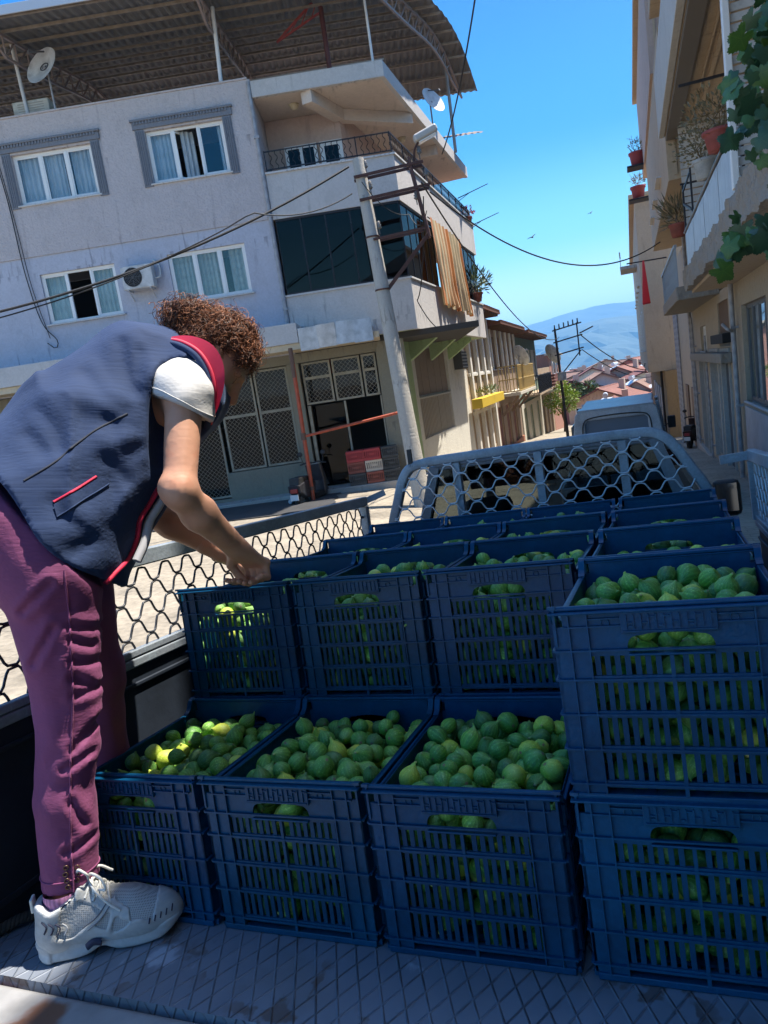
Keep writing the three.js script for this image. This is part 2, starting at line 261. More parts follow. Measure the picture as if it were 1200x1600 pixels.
  { // chassis and wheels under the bed
    const b = B(); b.box(.2, .3, -.42, -.26, -4.9, .2, .01); b.box(1.18, 1.28, -.42, -.26, -4.9, .2, .01); b.rod(V(0, -.5, -.75), V(1.48, -.5, -.75), .05, .05, 12); add(b, 'chassis', M.black);
    for (const [x, z] of [[.02, -.75], [1.46, -.75], [.02, -3.9], [1.46, -3.9]]) { const w = B(); w.add(new THREE.TorusGeometry(.23, .09, 12, 32).rotateY(Math.PI / 2).translate(x, -.5, z)); const ty = add(w, 'tyre', M.rubber); const r = B(); r.add(new THREE.CylinderGeometry(.16, .16, .12, 24).rotateZ(Math.PI / 2).translate(x, -.5, z)); add(r, 'rim', M.framePaint, ty); }
  }
}
// ---------------------------------------------------------------- plastic harvest crates and figs
const CW = .357, CL = .474, CH = .307, EH = .318; // width, length, stacking height, height of the end panels
M.crate = phys([.0030, .084, .195], .38, { map: tint(T.scuff, 1.7), bumpMap: tint(T.grain, 8), bumpScale: .0004, specularIntensity: .45 });
M.crateSlat = phys([.0030, .072, .168], .43, { map: tint(T.scuff, 1.7), specularIntensity: .38 });
const crateTones = [[1, 1, 1], [1.1, 1.02, .90], [.9, .88, .86], [1.2, 1.12, 1.05]].map(c => [M.crate, M.crateSlat].map(m => { const q = m.clone(); q.color.multiply(new THREE.Color().setRGB(...c)); return q; }));
const crateProto = (() => {
  const t = new THREE.Group();
  const yb = .012, sideH = EH - .034;
  const rows = [.028, .085, .142, .199, .246];       // heights of the level ribs
  const slatGeo = new MB().box(-.0042, .0042, yb + .012, .236, -.0022, .0022).geo();
  const xin = CW * .335;                              // half width of the slatted field
  const slatX = []; for (const s of [-1, 1]) for (let k = 0; k < 7; k++) slatX.push(s * (.012 + (k + .5) * (xin - .014) / 7));
  for (const s of [1, -1]) { // end panels: front (+z) and back
    const z = s > 0 ? 0 : -CL, o = z - s * .006; // o: outer skin of the panel
    const b = new MB();
    const zz = (a, c) => s > 0 ? [z - c, z - a] : [z + a, z + c];
    const bx = (x0, x1, y0, y1, a, c, bev = 0) => b.box(x0, x1, y0, y1, ...zz(a, c), bev);
    for (const q of [-1, 1]) bx(q * xin, q * (CW / 2 - .006), yb, .284, .006, .010);           // solid corners
    // upper band with the hand hole
    const hx0 = -.062, hx1 = .062, hy0 = .240, hy1 = .268;
    const sh = new THREE.Shape([[-CW / 2 + .02, .236], [CW / 2 - .02, .236], [CW / 2 - .02, .306], [-CW / 2 + .02, .306]].map(p => new THREE.Vector2(...p)));
    const hole = new THREE.Path(); hole.moveTo(hx0 + .006, hy0); hole.lineTo(hx1 - .006, hy0); hole.quadraticCurveTo(hx1, hy0, hx1 + .001, hy0 + .006); hole.quadraticCurveTo(hx1, hy1, hx1 - .018, hy1 - .001); hole.quadraticCurveTo(0, hy1 + .008, hx0 + .018, hy1 - .001); hole.quadraticCurveTo(hx0, hy1, hx0 - .001, hy0 + .006); hole.quadraticCurveTo(hx0, hy0, hx0 + .006, hy0);
    sh.holes.push(hole);
    b.add(new THREE.ExtrudeGeometry(sh, { depth: .004, bevelEnabled: false, curveSegments: 6 }).translate(0, 0, s > 0 ? z - .0102 : z + .0062));
    bx(hx0, hx1, hy0 - .004, hy0, .0, .014, .0015);                                               // sill of the hand hole
    // ribs that stand proud
    for (const y of rows) bx(-CW / 2 + .004, CW / 2 - .004, y - .0016, y + .0016, .0, .0058);
    for (const y of rows.slice(0, 4)) bx(-xin, xin, y - .0055, y + .0055, .0035, .0092);
    for (const x of [-CW / 2 + .03, CW / 2 - .03]) bx(x - .0013, x + .0013, yb, EH - .012, .0005, .0056);
    for (const q of [-1, 1]) bx(q * xin - .0013, q * xin + .0013, yb, .305, .0002, .0057);
    bx(-.003, .003, yb, .238, .0012, .0088);
    for (const q of [-1, 1]) { bx(q * .062, q * (CW / 2 - .02), .283, .2855, .001, .0057); bx(q * .062, q * xin, .2955, .2975, .001, .0057); b.add(new THREE.TorusGeometry(.006, .0012, 5, 12).translate(q * .092, .2895, s > 0 ? z - .005 : z + .005)); }
    bx(-CW / 2, CW / 2, EH - .012, EH - .008, -.006, .012, .0015); bx(-CW / 2 + .002, CW / 2 - .002, EH - .008, EH, .004, .013, .003);  // rim
    bx(-CW / 2 + .01, CW / 2 - .01, .0, yb, .002, .014, .002);
    const e = b.build('end_panel', M.crate, t);
    const lp = new MB(); { // raised plate with a key pattern above the hand hole
      const L = (x0, x1, y0, y1) => lp.box(x0, x1, y0, y1, ...zz(-.0042, -.0008)); lp.box(-.069, .069, .272, .308, ...zz(-.001, .006), .001);
      L(-.066, .066, .3045, .306); L(-.066, .066, .2755, .277); for (let k = 0; k < 12; k++) { const x = -.06 + k * .0109; L(x - .0007, x + .0007, .279, .302); if (k % 3 !== 1) L(x, x + .009, k % 2 ? .298 : .289, k % 2 ? .2994 : .2904); if (k % 4 === 0) L(x + .003, x + .009, .2825, .2855); }
    }
    lp.build('name_plate', M.crate, e);
    for (const x of slatX) { const m = new THREE.Mesh(slatGeo, M.crateSlat); m.position.set(x, 0, s > 0 ? z - .0085 : z + .0085); put(m, 'slat', e); }
  }
  for (const s of [-1, 1]) { // long sides
    const b = new MB(), X = s * CW / 2, bx = (z0, z1, y0, y1, a, c, bev = 0) => b.box(X - s * a, X - s * c, y0, y1, z0, z1, bev);
    bx(-CL + .006, -.006, .236, sideH, .006, .010); for (const z of [[-.05, -.006], [-CL + .006, -CL + .05]]) bx(z[0], z[1], yb, .238, .006, .010);
    for (const y of rows) bx(-CL + .004, -.004, y - .0016, y + .0016, 0, .0058);
    for (const y of rows.slice(0, 4)) bx(-CL + .05, -.05, y - .0055, y + .0055, .0035, .0092);
    for (const z of [-.03, -.05, -CL / 2, -CL + .05, -CL + .03]) bx(z - .0014, z + .0014, yb, sideH, .0004, .0057);
    for (let k = 0; k < 22; k++) { const z = -.05 - (k + .5) * (CL - .1) / 22; bx(z - .0045, z + .0045, yb + .012, .24, .0063, .0103); }
    bx(-CL + .03, -.03, sideH - .006, sideH, -.0, .012, .002);
    // the rim sweeps up to the end panels
    for (const [z0, z1] of [[-.002, -.045], [-CL + .002, -CL + .045]]) {
      const pts = [[z0, EH - .001], [mixn(z0, z1, .3), EH - .004], [mixn(z0, z1, .62), sideH + .008], [mixn(z0, z1, .95), sideH]];
      const c = new THREE.CatmullRomCurve3(pts.map(p => V(0, p[1], p[0])), false, 'centripetal').getPoints(8);
      const sp = [...c.map(p => [p.z, p.y]), [z1, sideH - .03], [z0, sideH - .03]];
      const g = new THREE.ExtrudeGeometry(new THREE.Shape(sp.map(p => new THREE.Vector2(-p[0], p[1]))), { depth: .004, bevelEnabled: false }); g.rotateY(Math.PI / 2); g.translate(s > 0 ? X - .0102 : X + .0062, 0, 0); b.add(g);
      for (let i = 0; i < c.length - 1; i++) { const A = c[i].clone(), E = c[i + 1].clone(), k = E.clone().sub(A).multiplyScalar(.1); A.x = E.x = X - s * .006; b.bar(A.sub(k), E.add(k), .013, .005); }
    }
    b.box(X - s * .002, X - s * .014, 0, yb, -CL + .01, -.01, .002);
    b.build('side_panel', M.crate, t);
  }
  { const b = new MB(); for (let k = 0; k < 10; k++) { const x = -CW / 2 + .02 + k * (CW - .04) / 9; b.box(x - .006, x + .006, .004, .012, -CL + .012, -.012); } for (let k = 0; k < 12; k++) { const z = -.02 - k * (CL - .04) / 11; b.box(-CW / 2 + .012, CW / 2 - .012, .0055, .0105, z - .006, z + .006); } b.build('base_grid', M.crate, t); }
  return t;
})();

// figs: a few shapes, a few skins
const figGeos = [0, 1, 2, 3].map(k => {
  const pr = [[0, -.0215], [.004, -.0212], [.0085, -.0196], [.015, -.0142], [.0196, -.006], [.0206, .002], [.0186, .0098], [.0143, .0160], [.0094, .0206], [.0060, .0230], [.0037, .0252], [.0028, .0270], [.0026, .0288], [0, .0292]];
  const g = new THREE.LatheGeometry(pr.map(p => new THREE.Vector2(p[0] * (1 + .05 * Math.sin(k * 2 + p[1] * 90)), p[1] * (k === 2 ? .9 : k === 3 ? 1.08 : 1))), 18); const p = g.attributes.position;
  for (let i = 0; i < p.count; i++) { let x = p.getX(i), y = p.getY(i), z = p.getZ(i); const a = Math.atan2(z, x), r = Math.hypot(x, z), q = 1 + .022 * Math.cos(a * 9 + k) * sstep(.004, .015, r) + .05 * Math.sin(a * 2 + k * 2); const bend = y > .012 ? (y - .012) * (y - .012) * 22 * (k - 1.2) : 0; p.setXYZ(i, x * q + bend, y, z * q + bend * .5); }
  g.computeVertexNormals(); return g;
});
const figTex = (yel, s0) => texture(256, (u, v) => { // u round the fruit, v along it
  const rib = Math.pow(.5 + .5 * Math.cos(u * Math.PI * 2 * 15 + 2.5 * fbm(u, v, 4, 3, s0)), 3) * sstep(.1, .35, v), b = fbm(u, v, 5, 5, s0 + 3), sp = sstep(.66, .8, fbm(u, v, 48, 2, s0 + 5)), neck = sstep(.62, .95, v), bloom = sstep(.45, .75, fbm(u, v, 3, 4, s0 + 9));
  let c = [mixn(.034, .10, b) + .055 * rib, mixn(.12, .26, b) + .085 * rib, mixn(.018, .034, b) + .02 * rib];
  const y = yel * sstep(.4, .7, fbm(u, v, 2, 3, s0 + 13)); c = [mixn(c[0], .34, y), mixn(c[1], .36, y), mixn(c[2], .05, y)];
  c = c.map((q, i) => mixn(q, [.19, .28, .15][i], .32 * bloom)); c = c.map((q, i) => mixn(q, [.26, .40, .09][i], .55 * neck)); if (v > .94) c = [.26, .22, .11]; if (v < .06) c = [.14, .09, .05];
  return c.map((q, i) => q + sp * [.10, .12, .07][i]);
});
const figMats = [0, 0, .25, .5, .1, .9].map((y, k) => mat([[1.2, 1.3, 1.25], [1.6, 1.55, 1.2], [1.75, 1.65, 1.15], [2.2, 1.95, 1.2], [.75, .85, .9], [2.0, 1.7, 1.0]][k], .5, { map: figTex(y, k * 3 + 2), bumpMap: tint(T.grain, 3), bumpScale: .0006 }));
function fillFigs(top, n, seed0) { // drop figs into a crate one by one, each settling in the lowest of some spots
  seed = seed0; const F = []; const R = .0205, cell = .045, grid = new Map(), key = (i, j) => i * 100 + j;
  for (let q = 0; q < n; q++) {
    let best = null;
    for (let c = 0; c < 14; c++) {
      const x = rr(-CW / 2 + .0325, CW / 2 - .0325), z = rr(-CL + .0325, -.0325); let y = .034; const i = Math.floor(x / cell), j = Math.floor(z / cell);
      for (let a = -1; a <= 1; a++) for (let b = -1; b <= 1; b++) for (const o of grid.get(key(i + a, j + b)) ?? []) { const d2 = (o.x - x) ** 2 + (o.z - z) ** 2, D = (R * 2 - .002) ** 2; if (d2 < D) y = Math.max(y, o.y + Math.sqrt(D - d2)); }
      if (!best || y < best.y) best = { x, y, z };
    }
    const mound = top + .018 * Math.cos(best.x / CW * 2.6) * Math.cos((best.z / CL + .5) * 2.2);
    if (best.y > mound) continue;
    best.k = Math.floor(rnd() * 4); const mr = rnd(); best.m = mr < .3 ? 0 : mr < .56 ? 1 : mr < .70 ? 2 : mr < .78 ? 3 : mr < .99 ? 4 : 5;
    best.s = rr(.82, 1.14); best.q = new THREE.Quaternion().setFromEuler(new THREE.Euler(rr(-2.4, 2.4), rr(0, 6.28), rr(-2.4, 2.4)));
    const i = Math.floor(best.x / cell), j = Math.floor(best.z / cell); (grid.get(key(i, j)) ?? grid.set(key(i, j), []).get(key(i, j))).push(best); F.push(best);
  }
  for (const f of F) f.cov = F.some(o => o !== f && o.y > f.y + .012 && Math.hypot(o.x - f.x, o.z - f.z) < .019);
  return F;
}
const colX = c => c * .365 + CW / 2 + (c === 3 ? .008 : 0);
const place = ['nearest the woman\u2019s white shoe', 'second from the shoe', 'third from the shoe', 'at the right end'];
const crateList = []; // [column, row, tier, label, fill height, shows]
const rowsL = [['in the front row', ''], ['first upper row', 'in the first upper row behind the open front crates'], ['second upper row', 'in the second upper row'], ['third upper row', 'in the last upper row against the mesh headboard']];
const colL = ['under the woman\u2019s hands side, next to the left mesh fence', 'second from the left mesh fence', 'third from the left mesh fence', 'beside the right mesh fence'];
crateList.push([0, 0, 0, 'blue open crate of green figs on the truck floor just behind the white shoe', .262, 1, 'fig in the front floor crate behind the white shoe']);
crateList.push([1, 0, 0, 'blue crate of green figs on the truck floor, middle of the three open front ones', .270, 1, 'fig in the middle one of the three open front crates']);
crateList.push([2, 0, 0, 'blue open crate of green figs on the truck floor, left of the two-high stack', .272, 1, 'fig in the open front crate beside the two-high stack']);
crateList.push([3, 0, 0, 'lower blue crate of the front right stack, another crate standing on it', .222, 1, 'fig in the lower crate of the front right stack']);
crateList.push([3, 0, 1, 'blue crate of green figs on top of the two-high stack at front right', .268, 1, 'fig in the top crate of the front right stack']);
const cn = ['by the left fence', 'second from the left fence', 'third from the left fence', 'by the right fence'], rn = ['', 'first upper row', 'second upper row', 'rearmost upper row'];
for (let r = 1; r < 4; r++) for (let c = 0; c < 4; c++) crateList.push([c, r, 1, `blue crate of green figs in the ${rn[r]}, ${c === 0 && r === 1 ? 'under the woman\u2019s hands' : cn[c]}`, r === 1 && c === 0 ? .235 : .255 + .012 * ((c * 7 + r * 3) % 3 - 1), 1, `fig in the ${rn[r]} crate ${cn[c]}`]);
for (let r = 1; r < 4; r++) for (let c = 0; c < 4; c++) crateList.push([c, r, 0, null, 0, 0]);
const figsAll = []; let firstCrate = true;
for (const [c, r, tier, label, top, shows, fl] of crateList) {
  let o; if (firstCrate) { o = put(crateProto, 'plastic_crate', scene); firstCrate = false; tag(o, label, 'crate', 'blue plastic crates on the truck bed'); } else o = copyOf(crateProto, 'plastic_crate', label ?? 'blue plastic crate on the truck floor hidden under the upper rows', 'blue plastic crates on the truck bed');
  seed = 100 + c * 31 + r * 77 + tier * 7; const x = colX(c) + rr(-.003, .003), z = -r * Lpitch() + rr(-.003, .003), y = tier * CH + .001, turn = rr(-.008, .008);
  onTruck(o, x, y, z, turn);
  { const tn = crateTones[(c * 5 + r * 3 + tier) % 4]; o.traverse(q => { if (q.isMesh) q.material = q.name === 'slat' ? tn[1] : tn[0]; }); }
  if (!shows) continue;
  const big = r === 0; const F = fillFigs(top, big ? 480 : 430, 1000 + c * 13 + r * 131 + tier * 29);
  const m = new THREE.Matrix4().compose(o.position, o.quaternion, V(1, 1, 1));
  for (const f of F) figsAll.push({ ...f, w: V(f.x, f.y, f.z).applyMatrix4(m), wq: o.quaternion.clone().multiply(f.q), label: fl, top: !f.cov && f.y > top - .075 && !(c === 3 && r === 0 && tier === 0) });
}
function Lpitch() { return .4795; }
{
  const vis = figsAll.filter(f => f.top).sort((a, b) => a.w.distanceTo(camera.position) - b.w.distanceTo(camera.position)), keep = new Set(vis.slice(0, 300));
  for (const f of keep) { const m = new THREE.Mesh(figGeos[f.k], figMats[f.m]); m.position.copy(f.w); m.quaternion.copy(f.wq); m.scale.setScalar(f.s); put(m, 'fig', scene); tag(m, (f.m === 5 ? 'ripe yellowish green ' : f.m === 3 ? 'light green ' : f.m === 4 ? 'dark green ' : 'green ') + f.label, 'fig', ((f.m === 5 ? 'yellowish ' : f.m === 3 ? 'light ' : f.m === 4 ? 'dark ' : '') + f.label.replace('fig in', 'figs in'))); }
  const rest = figsAll.filter(f => !keep.has(f)), grp = new THREE.Group(); put(grp, 'fig_heap', scene); tag(grp, 'green figs packed inside the blue crates beneath the top layer', 'figs', null, 'stuff');
  for (let k = 0; k < 4; k++) for (let q = 0; q < 6; q++) { const l = rest.filter(f => f.k === k && f.m === q); if (!l.length) continue; const im = new THREE.InstancedMesh(figGeos[k], figMats[q], l.length); l.forEach((f, i) => im.setMatrixAt(i, new THREE.Matrix4().compose(f.w, f.wq, V(f.s, f.s, f.s)))); put(im, 'figs', grp); }
}
// ---------------------------------------------------------------- the woman bending over the crates (truck frame)
{
  const BASE = V(.06, 0, .08), t = thing('person', 'woman with curly hair, navy sleeveless vest and plum trousers bending over the crates', 'person'); onTruck(t, BASE.x, BASE.y, BASE.z);
  const add = (name, g, m, p = t) => { g.translate(-BASE.x, -BASE.y, -BASE.z); return put(new THREE.Mesh(g, m), name, p); };
  const mkB = () => { const b = new MB(); b.m = new THREE.Matrix4().makeTranslation(-BASE.x, -BASE.y, -BASE.z); return b; };
  const R = [.6, 0, .8], F = [.8, 0, -.6], off = (p, q, k) => [p[0] + q[0] * k, p[1] + q[1] * k, p[2] + q[2] * k], dot = (x, y, z, n) => x * n[0] + y * n[1] + z * n[2];
  const hipN = [.136, .852, .054], kneeN = [.112, .483, .052], ankN = [.070, .095, .088], hipF = [.015, .852, -.082], kneeF = [-.028, .49, -.160], ankF = [-.072, .09, -.20];
  const A0 = [.047, .862, -.014], A1 = [.092, 1.02, -.167], A2 = [.164, 1.144, -.291], A3 = [.216, 1.17, -.357];
  const shN = [.325, 1.112, -.212], elN = [.341, .894, -.119], wrN = [.330, .745, -.309], knN = [.331, .692, -.385], shF = [.132, 1.112, -.469], elF = [.045, .858, -.365], wrF = [.179, .722, -.463];
  const HC = [.298, 1.206, -.392], U = [.696, .47, -.522], W = [.376, -.88, -.282];
  // ---- skin: one body
  const nl = n => Math.hypot(...n), nrmv = n => { const l = nl(n); return n.map(q => q / l); };
  const head = (x, y, z) => { // head in its own axes: a across, u up, w to the face
    const p = [(x - HC[0]) / .92, (y - HC[1]) / .92, (z - HC[2]) / .92], a = dot(...p, R), u = dot(...p, U), w = dot(...p, W), aa = Math.abs(a);
    const el = (ca, cu, cw, ra, ru, rw, A = a) => { const k = Math.hypot((A - ca) / ra, (u - cu) / ru, (w - cw) / rw); return (k - 1) * Math.min(ra, ru, rw); };
    let d = el(0, .025, -.012, .074, .092, .094); d = smin(d, el(0, -.045, .03, .055, .062, .058), .05); d = smin(d, el(0, -.086, .062, .026, .022, .024), .03);            // skull, jaw, chin
    d = smin(d, cap(aa, u, w, [.045, -.03, .055], [.052, -.005, .04], .02, .02), .03);                                                                                          // cheek
    d = smin(d, cap(a, u, w, [0, .012, .088], [0, -.028, .116], .009, .012), .014); d = smin(d, cap(aa, u, w, [.004, -.032, .104], [.013, -.034, .098], .008, .008), .008);      // nose
    d = smin(d, cap(aa, u, w, [.012, .026, .082], [.045, .022, .066], .008, .008), .012);                                                                                      // brow
    d = smax(d, -(Math.hypot(aa - .032, u - .005, w - .092) - .014), .012); d = smin(d, Math.hypot(aa - .031, u - .004, w - .072) - .0125, .006);                                // eyes
    d = smin(d, cap(aa, u, w, [0, -.058, .091], [.02, -.06, .078], .007, .004), .005); d = smin(d, cap(aa, u, w, [0, -.069, .089], [.016, -.068, .079], .0075, .004), .005);     // lips
    { const e = Math.hypot((u + .012 - .1 * (w + .005)) / 1.25, (w + .005) * 1.15), ring = Math.hypot(e - .021, aa - .082 - .25 * (-.005 - w)) - .0048; d = smin(d, ring, .006); d = smin(d, Math.max(e - .018, Math.abs(aa - .077) - .004), .005); d = smin(d, Math.hypot(u + .034, w - .0, aa - .078) - .0075, .008); } // ear
    return d * .92;
  };
  const hand = (x, y, z, wr, kn, S, side) => { // palm, four curled fingers, thumb
    const D = nrmv([kn[0] - wr[0], kn[1] - wr[1], kn[2] - wr[2]]), N = nrmv([D[1] * S[2] - D[2] * S[1], D[2] * S[0] - D[0] * S[2], D[0] * S[1] - D[1] * S[0]]); const dn = N[1] < 0 ? N : N.map(q => -q);
    const at = (s, d, n) => [wr[0] + S[0] * s + D[0] * d + dn[0] * n, wr[1] + S[1] * s + D[1] * d + dn[1] * n, wr[2] + S[2] * s + D[2] * d + dn[2] * n];
    const L = nl([kn[0] - wr[0], kn[1] - wr[1], kn[2] - wr[2]]); let d = cap(x, y, z, at(0, .0, 0), at(0, .03, 0), .0255, .024);
    for (let i = 0; i < 4; i++) { const s = (i - 1.5) * .0185; d = smin(d, cap(x, y, z, at(s * .55, .022, 0), at(s, L, 0), .0135, .0115), .016); }
    for (let i = 0; i < 4; i++) { const s = (i - 1.5) * .0195, l = [.92, 1, .97, .8][i], k = .05 * i; const a = at(s, L, 0), b = at(s * 1.02, L + .026 * l, .027 * l + k * .05), c = at(s * .98, L + .012 * l - k * .1, .05 * l), e = at(s * .92, L - .012, .058 * l); let f = cap(x, y, z, a, b, .0098, .0088); f = smin(f, cap(x, y, z, b, c, .0088, .008), .004); f = smin(f, cap(x, y, z, c, e, .008, .0068), .004); d = smin(d, f, .0045); d = smin(d, Math.hypot(x - a[0] + dn[0] * .002, y - a[1] + dn[1] * .002, z - a[2] + dn[2] * .002) - .0112, .006); }
    { const a = at(side * .02, .022, .006), b = at(side * .042, .052, .022), c = at(side * .036, .078, .034), e = at(side * .024, .096, .042); d = smin(d, cap(x, y, z, a, b, .0145, .0112), .014); d = smin(d, cap(x, y, z, b, c, .0112, .0098), .004); d = smin(d, cap(x, y, z, c, e, .0098, .0078), .004); }
    return d;
  };
  const Sx = [.995, -.02, .09];
  const arms = (x, y, z) => {
    let d = cap(x, y, z, shN, elN, .042, .0345); d = smin(d, cap(x, y, z, off(elN, [-.012, .012, .012], 1), elN, .026, .0320), .02); const m = [mixn(elN[0], wrN[0], .32), mixn(elN[1], wrN[1], .32) - .006, mixn(elN[2], wrN[2], .32)]; d = smin(d, cap(x, y, z, elN, m, .0335, .0372), .02); d = smin(d, cap(x, y, z, m, wrN, .038, .0255), .02);
    let e = cap(x, y, z, shF, elF, .046, .037); const m2 = [mixn(elF[0], wrF[0], .32), mixn(elF[1], wrF[1], .32), mixn(elF[2], wrF[2], .32)]; e = smin(e, cap(x, y, z, elF, m2, .035, .037), .02); e = smin(e, cap(x, y, z, m2, wrF, .037, .0245), .02);
    return Math.min(d, e);
  };
  const neck = [.245, 1.185, -.372];
  const coarse = (x, y, z) => { let d = arms(x, y, z); let b = cap(x, y, z, A3, A1, .11, .14); b = smin(b, cap(x, y, z, shN, shF, .042, .042), .06); b = smin(b, cap(x, y, z, A1, A0, .13, .09), .05); b = smin(b, cap(x, y, z, [.09, .82, .0], kneeN, .055, .045), .03); b = smin(b, cap(x, y, z, kneeN, ankN, .05, .034), .02); b = smin(b, cap(x, y, z, hipF, kneeF, .055, .04), .03); b = smin(b, cap(x, y, z, kneeF, ankF, .045, .034), .02); b = smin(b, cap(x, y, z, neck, off(HC, U, -.04), .056, .052), .03); return smin(d, b, .03); };
  const skinF = (x, y, z) => { let d = coarse(x, y, z); d = smin(d, head(x, y, z), .02); d = smin(d, hand(x, y, z, wrN, knN, Sx, -1), .012); return smin(d, hand(x, y, z, wrF, [.215, .676, -.507], [.93, .05, .36], 1), .012); };
  M.skin = phys([.62, .34, .22], .5, { map: texture(512, (u, v) => { const a = fbm(u, v, 6, 5, 81), b = fbm(u, v, 60, 3, 82), f = sstep(.72, .8, fbm(u, v, 50, 2, 83)); const k = .9 + .2 * (a - .5) + .10 * (b - .5); return [k, k * (.97 + .1 * (a - .5)) - .06 * f, k * .97 - .08 * f]; }), bumpMap: tint(T.grain, 4), bumpScale: .0006, sheen: .2, specularIntensity: .6 });
  { const g = sdfMesh(coarse, [-.14, .03, -.6], [.44, 1.3, .2], .0095);
    const hd = sdfMesh((x, y, z) => Math.min(head(x, y, z), smin(head(x, y, z), cap(x, y, z, neck, off(HC, U, -.04), .056, .052), .02)), [HC[0] - .16, HC[1] - .17, HC[2] - .16], [HC[0] + .16, HC[1] + .15, HC[2] + .17], .0036);
    const h1 = sdfMesh((x, y, z) => smin(hand(x, y, z, wrN, knN, Sx, -1), cap(x, y, z, [mixn(elN[0], wrN[0], .8), mixn(elN[1], wrN[1], .8), mixn(elN[2], wrN[2], .8)], wrN, .03, .0268), .012), [.25, .6, -.50], [.42, .82, -.24], .003);
    const h2 = sdfMesh((x, y, z) => smin(hand(x, y, z, wrF, [.215, .676, -.507], [.93, .05, .36], 1), cap(x, y, z, [.15, .75, -.44], wrF, .029, .0258), .012), [.10, .56, -.64], [.32, .80, -.38], .003);
    add('body', mergeGeometries([g, hd, h1, h2]), M.skin); }
const vestFolds =  [[[0.199,1.171,-0.048],[0.231,1.117,-0.057],[0.272,1.079,-0.071]],[[0.214,1.234,-0.166],[0.233,1.172,-0.148],[0.263,1.12,-0.124]],[[0.25,1.207,-0.179],[0.259,1.156,-0.147]],[[0.26,1.059,-0.033],[0.266,1.029,-0.033]],[[0.271,0.976,0.012],[0.284,0.93,-0.023]],[[0.277,0.943,0.012],[0.272,0.882,0.007],[0.262,0.847,0.024]],[[0.219,0.903,0.103],[0.226,0.878,0.102],[0.249,0.851,0.084]],[[0.248,0.826,0.064],[0.22,0.807,0.077]],[[0.147,1.096,0.032],[0.196,1.048,0.048],[0.216,1.01,0.064]],[[0.159,1.043,0.085],[0.193,1.008,0.096]]];
const legFolds =  [[[0.19,0.663,0.088],[0.217,0.642,0.046]],[[0.19,0.636,0.09],[0.207,0.612,0.063]],[[0.187,0.592,0.094],[0.21,0.569,0.043]],[[0.184,0.559,0.098],[0.199,0.533,0.072]],[[0.177,0.521,0.092],[0.207,0.52,0.048]],[[0.161,0.414,0.106],[0.183,0.439,0.084],[0.195,0.455,0.057]],[[0.141,0.38,0.116],[0.177,0.397,0.079]],[[0.14,0.312,0.111],[0.145,0.255,0.091]],[[0.116,0.214,0.116],[0.146,0.223,0.082]],[[0.145,0.706,0.157],[0.201,0.752,0.131]],[[0.124,0.599,0.13],[0.182,0.664,0.124]]];
  const proj2 = p => { const k = dot(...p, R); return [p[0] - R[0] * k, p[1], p[2] - R[2] * k]; };
  const foldSets = [vestFolds, legFolds].map(S => S.flatMap(s => s.slice(1).map((p, i) => [proj2(s[i]), proj2(p)])));
  const foldAt = (set, x, y, z, dep, w) => { const q = proj2([x, y, z]); let d = 9; for (const [a, b] of foldSets[set]) { const t = cap(q[0], q[1], q[2], a, b, 0, 0); if (t < d) d = t; } return d > w * 5 ? 0 : dep * (Math.exp(-((d / w) ** 2)) - .75 * Math.exp(-(((d - w * 2.1) / (w * 1.3)) ** 2))); };
  // ---- trousers
  const legs = (x, y, z) => {
    const hipI = [.09, .86, .0], thN = [.118, .76, .045]; let d = cap(x, y, z, hipI, thN, .096, .097); d = smin(d, cap(x, y, z, thN, kneeN, .097, .061), .02); const ca = [.088, .30, .076]; d = smin(d, cap(x, y, z, kneeN, ca, .061, .058), .012); d = smin(d, cap(x, y, z, ca, [.072, .08, .089], .058, .055), .012);
    let e = cap(x, y, z, hipF, kneeF, .112, .072); e = smin(e, cap(x, y, z, kneeF, ankF, .068, .05), .03);
    let p = cap(x, y, z, off(A0, F, -.06), off(off(A0, F, -.055), R, .03), .134, .134); p = smin(p, cap(x, y, z, hipI, hipF, .10, .10), .06);
    d = smin(smin(d, p, .07), smin(e, p, .07), .03);
    if (d > .06 || d < -.05) return smax(Math.max(d, .128 + .05 * (x - .07) - y), dot(x - .162, y - .83, z - .06, [.66, .565, -.495]) + .006, .004); const f = dot(x - .1, 0, z - .06, F), kn = Math.exp(-(((y - .45) / .16) ** 2)), lo = Math.exp(-(((y - .22) / .12) ** 2)), front = sstep(-.03, .05, f);
    // creases that fan out from the front of the knee, soft folds up the thigh
    const q = y * 58 - f * 30 + 5 * n3(x * 14, y * 7, z * 14); const crease = Math.pow(.5 + .5 * Math.sin(q), 2) - .4;
    const q2 = y * 34 + f * 46 + 4 * n3(x * 9 + 5, y * 6, z * 9);
    if (dot(x - .1, 0, z - .06, R) > -.03) d += foldAt(1, x, y, z, .0046, .0070); d += .0030 * crease * (kn * (.15 + .85 * front) + .55 * lo * front + .06) + .0022 * Math.sin(q2) * (.35 + .4 * kn) + .005 * (n3(x * 12, y * 7, z * 12) - .5) + .004 * (n3(x * 40, y * 22, z * 40) - .5);
    d = Math.max(d, .128 + .05 * (x - .07) - y); return smax(d, dot(x - .162, y - .83, z - .06, [.66, .565, -.495]) + .006, .004);
  };
  const weave = texture(256, (u, v) => .88 + .2 * (fbm(u, v, 6, 4, 91) - .5) + .10 * (fbm(u, v, 100, 2, 92) - .5) + .03 * Math.sin((u + v) * 6.283 * 60));
  M.plum = phys([.235, .058, .150], .85, { map: tint(weave, 3), bumpMap: tint(T.grain, 10), bumpScale: .0006, sheen: .35, sheenRoughness: .5, sheenColor: new THREE.Color(.5, .25, .4) });
  const tr = add('trousers', sdfMesh(legs, [-.22, .07, -.33], [.32, 1.06, .30], .0062), M.plum);
